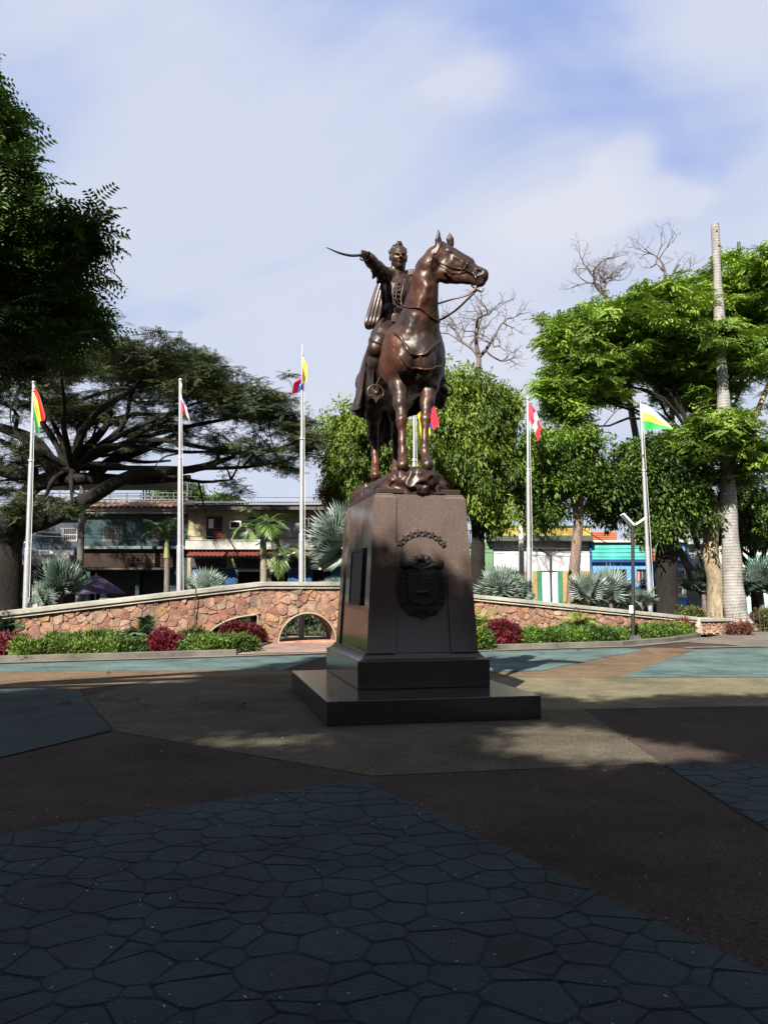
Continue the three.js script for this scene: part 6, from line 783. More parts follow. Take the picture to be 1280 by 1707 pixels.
FLAGS.forEach((f, k) => {
  const q = (f.u1 - 640) / F, z = 25.02 / (1 - 0.36 * q) + 1.6, b = P(f.u1, 980, z).setY(0), tip = P(f.u0, f.v0, z + 0.2).sub(b), H = tip.y;
  const o = thing('flagpole', ['silver flagpole farthest left, rising before the spreading tree', 'silver flagpole before the tiled roof, second from the left', 'tallest silver flagpole, left of the pedestal', 'silver flagpole seen between the legs of the bronze horse', 'silver flagpole right of the statue before the white house', 'leaning silver flagpole beside the black lamp post, farthest right'][k], 'flagpole', b, 0, 'flagpoles behind the wall');
  mk('pole', tube([V(0, 0, 0), tip.clone().multiplyScalar(0.5), tip], (t) => (t < 0.36 ? 0.085 : t < 0.7 ? 0.066 : 0.046), 12, 60), M_galv, o);
  for (const t of [0.36, 0.7]) mk('pole_collar', new THREE.CylinderGeometry(0.09 - t * 0.02, 0.1 - t * 0.02, 0.06, 12).translate(tip.x * t, tip.y * t, tip.z * t), M_galv, o);
  mk('base_plate', merge([bx(0.36, 0.03, 0.36, 0, 0.015, 0), ...[[-1, -1], [1, -1], [-1, 1], [1, 1]].map(([x, y]) => new THREE.CylinderGeometry(0.02, 0.02, 0.05, 6).translate(x * 0.14, 0.05, y * 0.14))]), M_galv, o);
  mk('finial', k === 2 ? merge([new THREE.ConeGeometry(0.035, 0.4, 8).translate(tip.x, tip.y + 0.2, tip.z), new THREE.SphereGeometry(0.05, 10, 8).translate(tip.x, tip.y, tip.z)]) : new THREE.SphereGeometry(0.06, 12, 8).translate(tip.x, tip.y + 0.04, tip.z), M_galv, o);
  mk('halyard', tube([V(0.11, 1.2, 0.06), tip.clone().multiplyScalar(0.5).add(V(0.1, 0, 0.05)), tip.clone().add(V(0.05, -0.05, 0.03))], 0.006, 4), std({ color: [0.6, 0.6, 0.58] }), o);
  mk('cleat', bx(0.03, 0.14, 0.05, 0.09, 1.2, 0.06, 0.01), M_galv, o);
  // cloth: hangs from its hoist, falls by the droop angle D and gathers in folds
  const top = tip.clone().add(b).add(V(0.03, -0.05 - (f.drop ?? 0), 0.05)), lean = tip.clone().multiplyScalar(-1 / H), cd = Math.cos(f.D), sd = Math.sin(f.D);
  const g = grid(44, 36, (s, t) => {
    const k = sst(0, 0.4, s);
    if (f.D < 0.8) { const tEff = mix(t, 0.42 + (t - 0.42) * 0.1, Math.pow(s, 1.3)); return V(top.x + lean.x * t * f.H + f.W * cd * s, top.y - tEff * f.H - f.W * sd * s * s * 0.9 - 0.05 * Math.sin(s * 3.1), top.z + 0.06 * k * Math.sin(s * 6 + t * 3)); }
    const fold = 0.5 * Math.sin(t * 9 + f.ph + s * 1.2) + 0.25 * Math.sin(t * 21 + s * 2);
    const x = f.A * k * (mix(f.a, f.b, t) * (0.75 + 0.4 * s) + 0.3 * fold) + 0.02 * k + f.W * cd * s, z = f.A * k * (0.55 * Math.cos(t * 9 + f.ph + s * 1.2) + 0.2 * Math.cos(t * 19)) + 0.08;
    return V(top.x + lean.x * t * f.H + x, top.y - t * f.H * 0.8 - f.W * sd * s * (1 - 0.12 * t + 0.05 * Math.sin(t * 9 + f.ph)), top.z + z * k);
  });
  const uv = g.attributes.uv; for (let i = 0; i < uv.count; i++) uv.setXY(i, uv.getX(i), 1 - uv.getY(i));
  const m = mk('flag', g.translate(-top.x, -top.y, -top.z), phys({ map: stripes(0, f.draw), roughness: 0.75, transmission: 0.25, thickness: 0, side: THREE.DoubleSide }), scene, { label: f.label, category: 'flag', group: 'flags on the flagpoles' }); m.position.copy(top);
});
// ---------- lamp posts ----------
{
  const b = G(1055, 1073), z = -b.z, o = thing('lamp_post', 'black lamp post with two raised white light panels and a block foot in the hedge', 'street lamp', b), at = (u, v) => P(u, v, z).sub(b);
  mk('foot_block', frustum(0.46, 0.46, 0.3, 0.3, 0, 0.23), std({ color: [0.016, 0.016, 0.018], roughness: 0.55 }), o);
  mk('post', tube([V(0, 0.2, 0), at(1054.5, 960).setZ(0), at(1054, 878).setZ(0)], (t) => mix(0.058, 0.045, t), 10, 12), M_black, o);
  mk('handhole_box', bx(0.1, 0.22, 0.06, -0.05, 0.95, 0.05, 0.01), std({ color: [0.55, 0.55, 0.52] }), o);
  for (const [a, c, flip] of [[[1055, 877.5], [1037, 858], 1], [[1057, 876.5], [1075, 864], -1]]) {
    const A = at(...a), B = at(...c), d = B.clone().sub(A).normalize(), n = V(-d.y * flip, d.x * flip, 0.15).normalize(), w = d.clone().cross(n).normalize(), M = new THREE.Matrix4().makeBasis(d, n, w), L = A.distanceTo(B);
    const arm = mk('arm', tube([at(1054, 880).setZ(0), A.clone().lerp(B, 0.15)], 0.022, 7), M_black, o);
    const head = mk('lamp_panel', new RoundedBoxGeometry(L, 0.05, 0.26, 2, 0.015).applyMatrix4(M).translate(...A.clone().lerp(B, 0.55).toArray()), std({ color: [0.62, 0.63, 0.62], roughness: 0.4 }), o);
    mk('lens', new RoundedBoxGeometry(L * 0.8, 0.012, 0.2, 1, 0.004).applyMatrix4(M).translate(...A.clone().lerp(B, 0.57).addScaledVector(n, -0.03).toArray()), std({ color: [0.35, 0.36, 0.34], roughness: 0.25 }), head);
  }
  const b2 = P(918, 980, 30).setY(0), o2 = thing('lamp_post', 'slim black lamp post with two thin outstretched arms before the white house door', 'street lamp', b2), at2 = (u, v) => P(u, v, 30).sub(b2).setZ(0);
  mk('post', tube([V(0, 0, 0), at2(917.5, 924)], 0.045, 8), M_black, o2); for (const c of [[899, 916], [936, 915.5]]) { mk('arm', tube([at2(917.5, 926), at2(...c)], 0.03, 7), M_black, o2); const p = at2(...c); mk('lamp_panel', bx(0.3, 0.04, 0.2, p.x, p.y, 0, 0.01), M_black, o2); }
}
// ---------- utility poles and wires ----------
{
  const pole = (u, z, v, label, r, c) => { const b = P(u, 980, z).setY(0), o = thing('utility_pole', label, 'utility pole', b, 0), h = P(u, v, z).y; mk('pole', tube([V(0, 0, 0), V(0, h, 0)], (t) => mix(r, r * 0.7, t), 9, 4), surf('concrete', c, { roughness: 0.9 }), o); for (const y of [0.96, 0.87]) { mk('crossarm', bx(1.5, 0.09, 0.09, 0, h * y, 0.14), surf('bark', [0.12, 0.1, 0.08]), o); for (const x of [-0.6, 0, 0.6]) mk('insulator', new THREE.CylinderGeometry(0.04, 0.05, 0.12, 8).translate(x, h * y + 0.1, 0.14), std({ color: [0.3, 0.25, 0.2], roughness: 0.3 }), o); } return V(b.x, h, b.z); };
  pole(133, 39.5, 690, 'dark concrete utility pole behind the rain tree limbs', 0.17, [0.06, 0.055, 0.05]); pole(869.5, 38.3, 790, 'pale concrete utility pole in front of the white house', 0.14, [0.42, 0.42, 0.42]);
  const wire = (pts, label, r = 0.014) => mk('utility_wire', tube(pts, r, 5, 24), std({ color: [0.03, 0.03, 0.032], roughness: 0.6 }), scene, { label, category: 'wire', group: 'overhead wires along the street' });
  const run = (u0, v0, z0, u1, v1, z1, sag) => { const a = P(u0, v0, z0), b = P(u1, v1, z1); return [0, 0.25, 0.5, 0.75, 1].map((t) => a.clone().lerp(b, t).add(V(0, -sag * 4 * t * (1 - t), 0))); };
  [['uppermost overhead wire crossing the sky above the corrugated roof', -120, 812, 760, 826, 0.25], ['middle overhead wire crossing the sky just above the corrugated roof', -120, 820, 760, 833, 0.25], ['lowest overhead wire level with the corrugated roof edge', -120, 828, 760, 838.5, 0.2], ['overhead wire passing across the upper windows of the cream house', -120, 878, 760, 896, 0.2], ['second overhead wire passing low across the cream house upper wall', -120, 885, 760, 902, 0.2]].forEach(([l, u0, v0, u1, v1, s]) => wire(run(u0, v0, 40, u1, v1, 38.5, s), l));
  [['upper overhead wire across the white and blue houses', 760, 906, 1300, 902, 0.3], ['second overhead wire across the white and blue houses', 760, 912, 1300, 909, 0.3], ['third overhead wire across the white and blue houses', 760, 918, 1300, 917, 0.3]].forEach(([l, u0, v0, u1, v1, s]) => wire(run(u0, v0, 38.5, u1, v1, 38.5, s), l));
  wire(run(869, 800, 38.3, 1010, 905, 39.8, 0.2), 'service wire slanting down to the white house corner', 0.02);
}
// ---------- palms ----------
function fan(R, n, spread, seed, pet) {                           // one fan leaf, stalk from the origin up +y, blade facing +z
  const r = rng(seed), pos = [], c = V(0, pet, 0), pt = (a, q, z) => V(c.x + Math.sin(a) * q, c.y + Math.cos(a) * q, z), T = (...p) => p.forEach((v) => pos.push(v.x, v.y, v.z));
  for (let i = 0; i < n; i++) { const a0 = (i / n - 0.5) * spread, a1 = ((i + 1) / n - 0.5) * spread, am = (a0 + a1) / 2, L = R * (0.85 + 0.2 * r()) * (1 - 0.22 * Math.pow(Math.abs(am) / spread * 2, 3)), m = 0.45 * R, zz = 0.03 * R, dr = -0.1 * R * r() - 0.05 * R, w = (a1 - a0);
    const A = pt(a0, m, 0), B = pt(a1, m, 0), M = pt(am, m, zz), A2 = pt(am - w * 0.3, m + (L - m) * 0.5, -0.02 * R + dr * 0.3), B2 = pt(am + w * 0.3, m + (L - m) * 0.5, -0.02 * R + dr * 0.3), M2 = pt(am, m + (L - m) * 0.5, zz * 0.8 + dr * 0.3), E = pt(am + (r() - 0.5) * 0.05, L, dr);
    T(c, A, M, c, M, B, A, A2, M, M, A2, M2, M, M2, B, B, M2, B2, A2, E, M2, M2, E, B2); }
  return merge([geoFrom(pos), tube([V(0, 0, 0), V(0, pet * 0.5, 0.02), V(0, pet, 0.004)], 0.016 * Math.max(0.7, R), 5, 5, false)]);
}
const M_silver = [[0.1, 0.14, 0.118], [0.125, 0.165, 0.138], [0.08, 0.115, 0.094]].map((c) => phys({ color: c, roughness: 0.5, transmission: 0.15, thickness: 0 })), M_fanDark = [[0.03, 0.055, 0.038], [0.045, 0.075, 0.055]].map((c) => phys({ color: c, roughness: 0.5, transmission: 0.15, thickness: 0 }));
function fanPalm(label, u, v, z, fronds, { y0 = 0, mats = M_silver, R = 0.75, pet = 0.5, trunk = 0 } = {}) {
  const b = P(u, v, z), base = V(b.x, y0, b.z), o = thing('fan_palm', label, 'palm', base, 0), r = rng(Math.round(u * 7 + v)), hub = Math.max(0.12, b.y - y0);
  mk('stem', tube([V(0, 0, 0), V(0.02, hub * 0.6, 0), V(0, hub, 0)], (t) => mix(0.12, 0.08, t) * (1 + trunk), 8, 6), M_greybark, o);
  fronds.forEach(([az, tilt, k = 1, rollA = 0], i) => { const g = fan(R * k, 34, 4.6, i * 13 + Math.round(u), pet * k); mk('frond', g.rotateY(rollA).rotateX(tilt).rotateY(az).translate(0, hub, 0), mats[Math.floor(r() * mats.length)], o); });
}
const spray = (n, seed, t0 = 0.2, t1 = 1.2, k0 = 0.8) => { const r = rng(seed); return [...Array(n)].map((_, i) => [(i / n) * 6.2832 + r() * 0.5, mix(t0, t1, r()), k0 + 0.35 * r(), (r() - 0.5) * 1.2]); };
fanPalm('silver fan palm just behind the wall beside the second flagpole', 343, 992, 24.6, [[0, -0.15, 1.05], [0.5, 0.3, 0.95], [-0.6, 0.3, 0.95], ...spray(6, 3, 0.4, 1.2)], { R: 0.66, pet: 0.2 });
fanPalm('dark fan palm in shade behind the wall at the left', 100, 992, 24, [[0, -0.1, 1], [0.7, 0.5, 1], [-0.6, 0.5, 1], ...spray(8, 5, 0.3, 1.4)], { R: 0.75, pet: 0.35, mats: M_fanDark });
fanPalm('small pale fan palm at the foot of the leftmost flagpole', 70, 1003, 23.5, [[0.3, 0.1, 0.7], [-0.4, 0.3, 0.7], ...spray(4, 6, 0.3, 1.1)], { R: 0.5, pet: 0.1, mats: M_silver });
fanPalm('tall silver fan palm close to the left side of the pedestal', 588, 905, 26, [[-1.2, 0.95, 1.1, 0.5], [-1.3, 1.35, 1.1, 0.7], [-1.1, 1.75, 1.1, 0.6], [-1.4, 2.1, 1.05, 0.4], [-1.0, 0.5, 1.05, 0.3], [-0.5, 1.5, 1, 0], [0.6, 0.9, 1], [2.4, 1.0, 1], [1.4, 1.2, 1], [-2.2, 1.2, 1], [-0.8, 2.4, 0.9, 0.2]], { R: 0.95, pet: 0.5, trunk: 0.5 });
fanPalm('low pale fan palm leaf behind the coping left of the pedestal', 560, 985, 25.8, [[-0.5, 0.7, 0.8, 0.3], [0.4, 0.6, 0.8], ...spray(4, 9, 0.5, 1.2)], { R: 0.55, pet: 0.15 });
fanPalm('silver fan palm behind the wall right of the pedestal', 836, 995, 27.4, [[0, -0.05, 1.1], [0.5, 0.15, 1], [-0.5, 0.25, 1], [0.95, 0.5, 1.05], [-1.0, 0.6, 1], ...spray(7, 11, 0.3, 1.2)], { R: 0.78, pet: 0.32 });
fanPalm('second silver fan palm beside the flagpole right of the statue', 868, 1000, 27.8, [[0, 0.15, 0.9], [-0.7, 0.5, 0.85], [0.7, 0.5, 0.85], ...spray(6, 12, 0.5, 1.3)], { R: 0.62, pet: 0.22 });
fanPalm('wide silver fan palm behind the wall before the blue house', 1016, 998, 28.8, [[-0.12, -0.05, 1.25], [0.35, 0.2, 1.15], [-0.75, 0.5, 1], ...spray(7, 15, 0.4, 1.3)], { R: 0.78, pet: 0.26 });
fanPalm('silver fan palm beside the leaning tree trunk', 978, 998, 28.3, [[-0.4, -0.0, 1.1, -0.3], [-0.9, 0.4, 1], [0.4, 0.4, 0.8], ...spray(5, 16, 0.5, 1.3)], { R: 0.75, pet: 0.26 });
fanPalm('small fan palm by the foot of the rightmost flagpole', 1066, 1004, 28.6, [[-0.3, 0.3, 0.7], [0.6, 0.6, 0.6], ...spray(4, 18, 0.5, 1.3)], { R: 0.6, pet: 0.16 });
fanPalm('dark fan palm right of the tall bare palm trunk', 1268, 988, 33, [[0.1, 0.05, 1.1], [0.7, 0.5, 1.1], [-0.6, 0.5, 1], [0.4, 1.2, 1.1], ...spray(8, 21, 0.5, 1.6)], { R: 1.0, pet: 0.5, mats: M_fanDark.concat(M_silver[2]) });
fanPalm('fan palm half hidden behind the bent pale trunk', 1172, 985, 33, [[-0.5, 0.2, 1], [0.5, 0.3, 1], ...spray(8, 23, 0.4, 1.4)], { R: 0.8, pet: 0.4, mats: M_fanDark });
function feather(L, arch, n, seed, W = 0.035, ll = 0.42) {         // one feathered leaf: midrib from the origin out along +z and over
  const r = rng(seed), mid = (t) => V(0, L * (0.95 * t - arch * t * t), L * (0.8 * t - 0.12 * arch * t * t)), pos = [], out = [];
  for (let i = 2; i < n; i++) { const t = i / n, p = mid(t), d = mid(Math.min(1, t + 0.03)).sub(p).normalize(), len = ll * L * Math.sin(Math.PI * Math.min(1, 0.15 + t * 0.85)) * (0.8 + 0.4 * r()); for (const s of [-1, 1]) { const q = d.clone().multiplyScalar(0.75).add(V(s * 0.8, -0.15 - 0.35 * r(), 0)).normalize(); leafPos(out, p, q, V(0, 1, 0.2).normalize(), len, W, 0.2); } }
  return merge([geoFrom(out), tube([0, 0.25, 0.5, 0.75, 1].map(mid), (t) => 0.02 * L * (1 - 0.8 * t), 5, 10, false)]);
}
const M_pl = [[0.075, 0.14, 0.03], [0.1, 0.17, 0.035], [0.055, 0.105, 0.025]].map((c) => phys({ color: c, roughness: 0.45, transmission: 0.25, thickness: 0 })), M_pld = [[0.025, 0.05, 0.016], [0.04, 0.075, 0.02]].map((c) => phys({ color: c, roughness: 0.5, transmission: 0.2, thickness: 0 })), M_plyel = [[0.16, 0.2, 0.03], [0.1, 0.17, 0.03], [0.22, 0.22, 0.04]].map((c) => phys({ color: c, roughness: 0.5, transmission: 0.3, thickness: 0 }));
function featherPalm(name, label, base, hub, n, L, mats, seed, { arch = [0.55, 1.1], up = [-0.6, 0.5], trunk = 0.09, mat = M_greybark, category = 'palm', nl = 26, sheath = 0 } = {}) {
  const o = thing(name, label, category, base, 0), r = rng(seed);
  if (trunk) mk('trunk', tube([V(0, 0, 0), V(0.03, hub * 0.5, 0), V(0, hub, 0)], (t) => trunk * mix(1.15, 0.75, t) + trunk * 0.5 * Math.max(0, 1 - t * 8), 10, 24), mat, o);
  if (sheath) mk('crown_shaft', tube([V(0, hub - sheath, 0), V(0, hub + 0.1, 0)], (t) => trunk * (1.05 - 0.5 * t), 10, 6), std({ color: [0.11, 0.13, 0.03], roughness: 0.5 }), o);
  for (let i = 0; i < n; i++) mk('frond', feather(L * (0.8 + 0.35 * r()), mix(arch[0], arch[1], r()), nl, seed + i).rotateX(mix(up[0], up[1], r())).rotateY(i * 2.4 + r() * 0.5).translate(0, hub, 0), mats[Math.floor(r() * mats.length)], o);
}
{ const b = P(438, 980, 29).setY(0); featherPalm('feather_palm', 'feather palm with yellow green trunk in front of the cream house', b, P(438, 888, 29).y, 15, 1.55, M_pl, 5, { trunk: 0.13, sheath: 0.75, arch: [0.5, 1.25], up: [-0.75, 0.55], mat: surf('rings', [0.16, 0.14, 0.11], { scale: 0.4 }) }); }
featherPalm('feather_palm', 'low feathery palm drooping right of the yellow green palm trunk', P(470, 980, 29.6).setY(0), P(468, 925, 29.6).y, 7, 1.3, M_pl.concat(M_plyel[1]), 6, { trunk: 0.08, arch: [0.9, 1.5] });
featherPalm('feather_palm', 'dark feather palm in shade left of the second flagpole', P(277, 980, 28).setY(0), P(276, 905, 28).y, 10, 1.35, M_pld, 8, { trunk: 0.1, sheath: 0.5, up: [-0.9, 0.1], mat: surf('rings', [0.1, 0.088, 0.07], { scale: 0.4 }) });
// ---------- planting in front of the wall ----------
featherPalm('fern_plant', 'dark green fern against the wall left of the crimson bush', G(241, 1087), 0.25, 26, 0.8, M_pld, 31, { trunk: 0, category: 'fern', arch: [0.3, 0.9], up: [-1.0, 0.35], nl: 22 });
featherPalm('fern_plant', 'dark green fern at the far left end of the visible wall', G(8, 1090), 0.25, 22, 0.75, M_pld, 33, { trunk: 0, category: 'fern', arch: [0.3, 0.9], up: [-1.0, 0.35], nl: 22 });
featherPalm('areca_palm', 'yellow green bushy palm in front of the wall right of the pedestal', G(966, 1067), 0.2, 24, 0.95, M_plyel, 35, { trunk: 0, category: 'palm', arch: [0.35, 1.0], up: [-0.9, 0.4], nl: 22 });
featherPalm('areca_palm', 'yellow green palm half hidden behind the right edge of the pedestal', G(797, 1074), 0.3, 18, 0.95, M_plyel, 37, { trunk: 0, category: 'palm', arch: [0.35, 1.0], up: [-0.9, 0.3], nl: 20 });
const C_hedge = clump({ n: 22, R: 0.13, L: 0.085, W: 0.045, droop: 0.0, seed: 9, fan: 0.6, fold: 0.15 }), C_bush = clump({ n: 20, R: 0.12, L: 0.09, W: 0.035, droop: -0.15, seed: 10, fan: 0.7, fold: 0.15 });
function shrub(name, label, category, pts, h, w, n, tint, seed, geo = C_hedge, group) {
  const b = pts[0].clone().setY(0.04), o = thing(name, label, category, b, 0, group), r = rng(seed), spots = [], curve = pts.length > 1 ? new THREE.CatmullRomCurve3(pts) : null;
  for (let i = 0; i < n; i++) { const t = r(), p = curve ? curve.getPoint(t) : pts[0].clone(), tan = curve ? curve.getTangent(t) : V(1, 0, 0), s = V(-tan.z, 0, tan.x).normalize(); let x = (r() * 2 - 1), y; if (!curve) { const a = r() * 6.28, q = Math.sqrt(r()); p.x += Math.cos(a) * q * w; p.z += Math.sin(a) * q * w; y = Math.sqrt(Math.max(0.02, 1 - q * q)); } else { p.addScaledVector(s, x * w); y = Math.pow(Math.max(0, 1 - x * x * x * x), 0.5); } const k = 0.82 + 0.5 * N3(p.x * 2.2, seed, p.z * 2.2) + 0.2 * N3(p.x * 6, seed, p.z * 6); p.y = 0.05 + h * y * k * (r() < 0.7 ? mix(0.8, 1, r()) : r()); spots.push(p.sub(b)); }
  const st = []; for (let i = 0; i < Math.min(60, n / 12); i++) { const p = spots[Math.floor(r() * n)]; st.push(tube([V(p.x * 0.98, 0, p.z * 0.98), p.clone().multiplyScalar(0.98)], 0.006, 4)); } mk('stems', merge(st), M_bark, o);
  foliage('foliage', geo, LM, o, spots, tint, seed, [0.75, 1.2], 1.2);
}
const lime = tints([0.05, 0.1, 0.012], [0.125, 0.2, 0.018], 0.3), deep = tints([0.03, 0.065, 0.012], [0.07, 0.12, 0.015]), crim = tints([0.085, 0.008, 0.014], [0.2, 0.014, 0.028], 0.3);
const g0 = (u, v, d = 0) => G(u, v).add(V(-0.2 * d, 0, -d));
shrub('hedge', 'long low bright green hedge along the left kerb', 'hedge', [g0(20, 1103, 0.35), g0(80, 1101, 0.4), g0(150, 1099, 0.4), g0(232, 1096, 0.4)], 0.27, 0.42, 1300, lime, 41);
shrub('hedge', 'darker green hedge row right below the left part of the wall', 'hedge', [g0(70, 1090, 0.6), g0(150, 1088, 0.6), g0(225, 1085, 0.6)], 0.3, 0.35, 800, tints([0.05, 0.1, 0.012], [0.11, 0.18, 0.018]), 42);
shrub('hedge', 'short bright green hedge left of the arch path', 'hedge', [g0(318, 1094, 0.35), g0(360, 1091, 0.4), g0(415, 1087, 0.4)], 0.25, 0.4, 800, lime, 43);
shrub('hedge', 'dark green low hedge behind the crimson bushes below the half arch', 'hedge', [g0(300, 1080, 0.5), g0(350, 1077, 0.6), g0(385, 1074, 0.6)], 0.3, 0.3, 450, deep, 44);
shrub('hedge', 'long green hedge along the right kerb up to the lamp post', 'hedge', [g0(872, 1081, 0.35), g0(930, 1079, 0.4), g0(985, 1077, 0.4), g0(1040, 1074, 0.4)], 0.33, 0.42, 1400, tints([0.05, 0.11, 0.012], [0.12, 0.21, 0.018]), 45);
shrub('hedge', 'bright green hedge right of the lamp post foot', 'hedge', [g0(1070, 1072, 0.3), g0(1105, 1068, 0.3), g0(1140, 1063, 0.2)], 0.33, 0.42, 800, lime, 46);
shrub('hedge', 'short green hedge touching the right side of the pedestal', 'hedge', [g0(780, 1085, 0.4), g0(815, 1084, 0.4)], 0.42, 0.42, 480, lime, 47);
shrub('crimson_bush', 'rounded crimson bush between the two left hedges', 'bush', [g0(272, 1091, 0.45)], 0.55, 0.5, 480, crim, 51, C_bush);
shrub('crimson_bush', 'wide crimson bush below the half arch', 'bush', [g0(378, 1078, 0.2), g0(428, 1074, 0.2)], 0.5, 0.32, 520, crim, 52, C_bush);
shrub('crimson_bush', 'spiky crimson bush right of the pedestal', 'bush', [g0(830, 1083, 0.4), g0(862, 1081, 0.4)], 0.62, 0.3, 520, tints([0.1, 0.012, 0.016], [0.25, 0.025, 0.035]), 53, C_bush);
shrub('crimson_bush', 'small faded crimson bush at the right end of the wall', 'bush', [g0(1125, 1062, 0.4), g0(1150, 1060, 0.2)], 0.42, 0.3, 260, tints([0.12, 0.03, 0.03], [0.25, 0.07, 0.06]), 54, C_bush);
shrub('crimson_bush', 'dark crimson bush at the far left edge', 'bush', [g0(2, 1098, 0.4)], 0.6, 0.45, 380, crim, 55, C_bush);
// behind the wall
shrub('dark_shrub', 'clipped dark green hedge block behind the wall before the blue house', 'hedge', [P(975, 980, 34).setY(0), P(1040, 980, 34).setY(0), P(1092, 980, 34).setY(0)], 1.45, 0.6, 1400, tints([0.012, 0.026, 0.007], [0.03, 0.055, 0.012]), 61, C_hedge);
shrub('dark_shrub', 'low dark shrubs behind the wall right of the second flagpole', 'shrub', [P(180, 980, 27).setY(0), P(250, 980, 27.5).setY(0), P(320, 980, 28).setY(0)], 0.9, 0.5, 700, deep, 62);
shrub('dark_shrub', 'low green shrubs behind the wall at the foot of the palm before the cream house', 'shrub', [P(420, 980, 28).setY(0), P(490, 980, 28).setY(0), P(560, 980, 28.5).setY(0)], 1.45, 0.4, 700, tints([0.05, 0.09, 0.03], [0.12, 0.16, 0.09]), 63);
shrub('dark_shrub', 'green ground plants behind the coping before the white house', 'shrub', [P(925, 980, 29).setY(0), P(950, 980, 29).setY(0), P(985, 980, 29.5).setY(0)], 1.0, 0.4, 500, lime, 64);
shrub('dark_shrub', 'grassy shrubs beside the foot of the bent pale trunk', 'shrub', [P(1130, 980, 31).setY(0), P(1165, 980, 31).setY(0)], 0.75, 0.4, 400, tints([0.08, 0.11, 0.02], [0.14, 0.17, 0.03]), 65);
shrub('dark_shrub', 'dark ground shrubs right of the iron stake fence', 'shrub', [P(1262, 980, 30.5).setY(0), P(1300, 980, 31).setY(0), P(1350, 980, 32).setY(0)], 0.7, 0.6, 600, tints([0.05, 0.03, 0.012], [0.1, 0.12, 0.02]), 66);
shrub('dark_shrub', 'reddish ground plants inside the iron stake fence', 'shrub', [P(1212, 980, 28.4).setY(0), P(1245, 980, 28.4).setY(0)], 0.3, 0.25, 200, tints([0.12, 0.05, 0.03], [0.2, 0.08, 0.05]), 67, C_bush);
{ // reeds seen through the arch
  const b = P(508, 980, 28.6).setY(0), o = thing('reed_clump', 'tall green strap leaved plants seen through the round arch', 'plant', b), r = rng(71); 
  for (let i = 0; i < 60; i++) { const a = r() * 6.28, q = V((r() - 0.5) * 2.4, 0, (r() - 0.5) * 0.7), h = 0.55 + 0.5 * r(), out = []; const d = V(Math.cos(a) * 0.5, 1, Math.sin(a) * 0.5).normalize(); leafPos(out, q, d, V(Math.sin(a), 0.3, Math.cos(a)), h, 0.07, 0.2); mk('strap_leaf', geoFrom(out), M_pl[i % 3], o); }
  shrub('dark_shrub', 'deep green foliage seen through the half arch left of the round arch', 'shrub', [P(360, 980, 26.6).setY(0), P(400, 980, 27).setY(0), P(440, 980, 27.2).setY(0)], 0.9, 0.3, 400, deep, 68);
}
// yellow kerb stones before the aqua house
for (const [i, u] of [1138, 1149, 1160, 1171, 1181].entries()) { const b = P(u, 980, 36).setY(0); const o = mk('kerb_stone', new RoundedBoxGeometry(0.24, 0.5, 0.2, 2, 0.03).translate(0, 0.25, 0), std({ color: i % 2 ? [0.5, 0.13, 0.04] : [0.55, 0.36, 0.04], roughness: 0.8 }), scene, { label: (i % 2 ? 'orange painted kerb stone before the aqua house, number ' : 'yellow painted kerb stone before the aqua house, number ') + ['one', 'two', 'three', 'four', 'five'][i] + ' from the left', category: 'kerb stone', group: 'painted kerb stones' }); o.position.copy(b); }
// ---------- purple market umbrella in the shade on the left ----------
{ const b = P(160, 980, 38).setY(0), o = thing('market_umbrella', 'dark purple market umbrella in the shade before the brown shop', 'umbrella', b), m = std({ color: [0.025, 0.011, 0.045], roughness: 0.85, side: THREE.DoubleSide }); mk('pole', tube([V(0, 0, 0), V(0, 2.2, 0)], 0.025, 7), M_galv, o); mk('canopy', grid(48, 6, (s, t) => { const a = s * 6.2832, k = 1 - 0.06 * Math.abs(Math.sin(a * 4)); return V(Math.cos(a) * 1.35 * t * k, 2.15 - 0.85 * Math.pow(t, 1.15), Math.sin(a) * 1.35 * t * k); }), m, o); for (let i = 0; i < 8; i++) { const a = i / 8 * 6.2832; mk('rib', tube([V(0, 2.1, 0), V(Math.cos(a) * 1.3, 1.29, Math.sin(a) * 1.3)], 0.01, 5), M_galv, o); } }
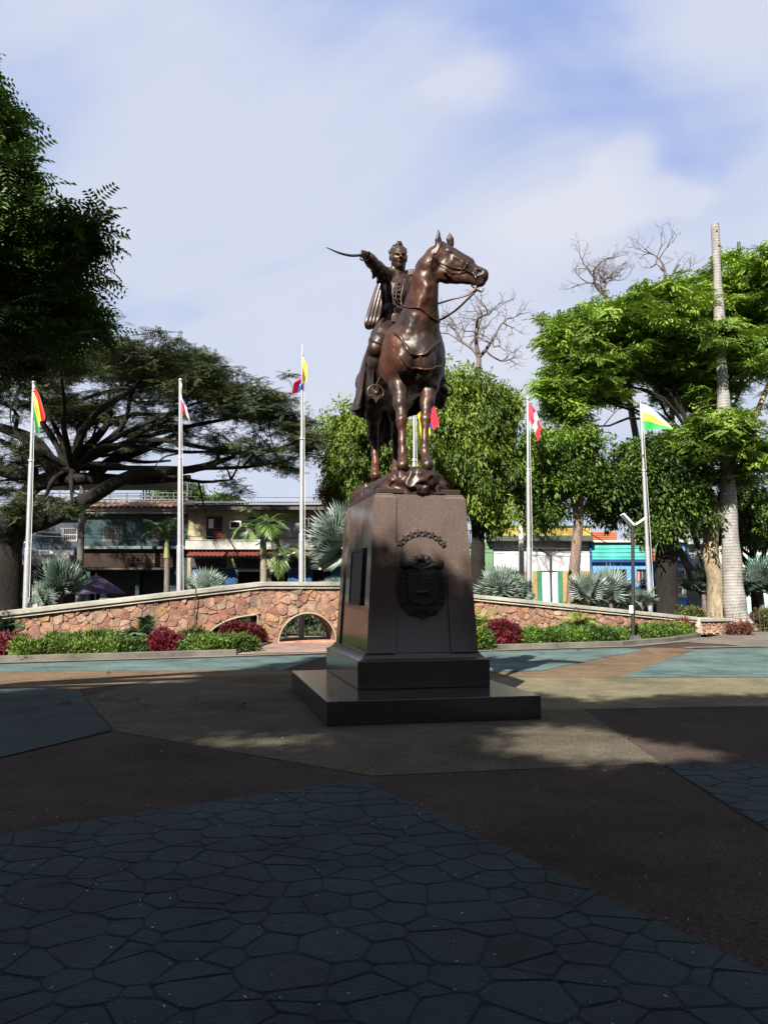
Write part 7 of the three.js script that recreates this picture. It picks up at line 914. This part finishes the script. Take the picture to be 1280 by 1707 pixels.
// ---------- a person beyond the wall ----------
{ const b = P(1093, 980, 33).setY(0), o = thing('person', 'person in dark blue standing by the thick dark tree trunk, one forearm raised', 'person', b, 0.5);
  const f = new Field([-0.45, -0.03, -0.35], [0.45, 1.85, 0.5], 0.016);
  f.cap(V(0, 0.98, 0), V(0, 1.2, 0), 0.15, 0.13, 0.06).cap(V(0, 1.2, 0), V(0, 1.4, 0), 0.14, 0.16, 0.06, { sq: [V(0, 0, 1), 0.75] }).cap(V(-0.17, 1.42, 0), V(0.17, 1.42, 0), 0.065, 0.065, 0.06).cap(V(0, 1.45, 0), V(0, 1.56, 0.02), 0.06, 0.055, 0.03);
  f.ell(V(0, 1.665, 0.02), [0.078, 0.115, 0.095], 0.03).ell(V(0, 1.65, 0.12), [0.015, 0.025, 0.02], 0.015); for (const s of [-1, 1]) { f.ell(V(s * 0.08, 1.655, 0.01), [0.012, 0.03, 0.02], 0.01); f.ell(V(s * 0.03, 1.68, 0.115), [0.016, 0.01, 0.012], 0.01, { cut: 1 }); f.chain([[V(s * 0.09, 0.95, 0), 0.095], [V(s * 0.1, 0.52, 0.03), 0.062], [V(s * 0.11, 0.09, -0.01), 0.042]], 0.05).cap(V(s * 0.11, 0.04, -0.02), V(s * 0.12, 0.03, 0.16), 0.045, 0.035, 0.03); }
  f.chain([[V(-0.2, 1.4, 0), 0.058], [V(-0.27, 1.13, 0.02), 0.045], [V(-0.2, 1.12, 0.25), 0.034]], 0.03).chain([[V(0.2, 1.4, 0), 0.058], [V(0.27, 1.12, -0.02), 0.045], [V(0.27, 0.88, 0.05), 0.034]], 0.03);
  for (const [x, y, z] of [[-0.19, 1.12, 0.3], [0.27, 0.82, 0.07]]) { f.ell(V(x, y, z), [0.035, 0.045, 0.045], 0.015); for (let i = 0; i < 4; i++) f.cap(V(x - 0.02 + i * 0.015, y - 0.02, z + 0.03), V(x - 0.02 + i * 0.015, y - 0.07, z + 0.04), 0.01, 0.008, 0.006); f.cap(V(x - 0.03, y, z), V(x - 0.05, y - 0.04, z + 0.03), 0.011, 0.009, 0.008); }
  const g = f.mesh(), p = g.attributes.position, c = new Float32Array(p.count * 3); for (let i = 0; i < p.count; i++) { const x = p.getX(i), y = p.getY(i), z = p.getZ(i); c.set(y > 1.48 || (y < 1.2 && Math.abs(x) > 0.17 && (z > 0.12 || y < 0.95) && y > 0.7) ? (y > 1.72 || (y > 1.58 && z < 0.0) ? [0.01, 0.008, 0.007] : [0.16, 0.085, 0.055]) : y > 0.95 ? [0.02, 0.035, 0.1] : y > 0.09 ? [0.018, 0.022, 0.04] : [0.015, 0.015, 0.015], i * 3); } g.setAttribute('color', new THREE.BufferAttribute(c, 3));
  mk('body', g, std({ vertexColors: true, roughness: 0.85 }), o); }
// ---------- fallen leaves and scraps on the paving ----------
{ const r = rng(91), out = []; leafPos(out, V(0, 0.004, 0), V(1, 0, 0), V(0, 1, 0), 0.05, 0.02, 0.12); const g = geoFrom(out), spots = []; for (let i = 0; i < 1500; i++) { const z = 3 + 19 * Math.pow(r(), 1.2), x = (r() * 2 - 1) * z * 0.55; if (Math.abs(x - 0.1) < 1.7 && z > 9.4 && z < 14) continue; spots.push(V(x, 0.02 + 0.004 * r(), -z)); } const m = foliage('fallen_leaves', g, std({ roughness: 0.8 }), scene, spots, (p, q) => (q() < 0.5 ? [0.35, 0.33, 0.28] : q() < 0.5 ? [0.12, 0.07, 0.03] : [0.28, 0.24, 0.12]), 92, [0.12, 0.42], 0.5); m.userData.label = 'small pale scraps and fallen leaves scattered over the paving';
  const o2 = []; for (let i = 0; i < 5; i++) leafPos(o2, V((r() - 0.5) * 0.16, 0.006, (r() - 0.5) * 0.06), rdir(r).setY(0.1).normalize(), V(0, 1, 0), 0.1, 0.045, 0.2); const big = geoFrom(o2); [[175, 1167], [201, 1171], [224, 1166], [243, 1177], [332, 1168], [407, 1177], [109, 1174], [342, 1102], [450, 1117], [905, 1092], [968, 1086], [185, 1124]].forEach(([u, v], i) => { const p = G(u, v); mk('dry_leaves', big.clone().rotateY(i), std({ color: [0.06, 0.04, 0.025] }), scene, { label: 'little heap of dry brown leaves lying on the plaza paving', category: 'dry leaves', group: 'heaps of dry leaves on the plaza' }).position.copy(p.setY(0.016)); }); }
const renderer = new THREE.WebGLRenderer({ antialias: true });
renderer.toneMapping = THREE.LinearToneMapping; renderer.toneMappingExposure = EXPOSURE;
renderer.shadowMap.enabled = true; renderer.shadowMap.type = THREE.PCFSoftShadowMap;
renderer.setSize(767, 1024); document.body.appendChild(renderer.domElement);
renderer.render(scene, camera);
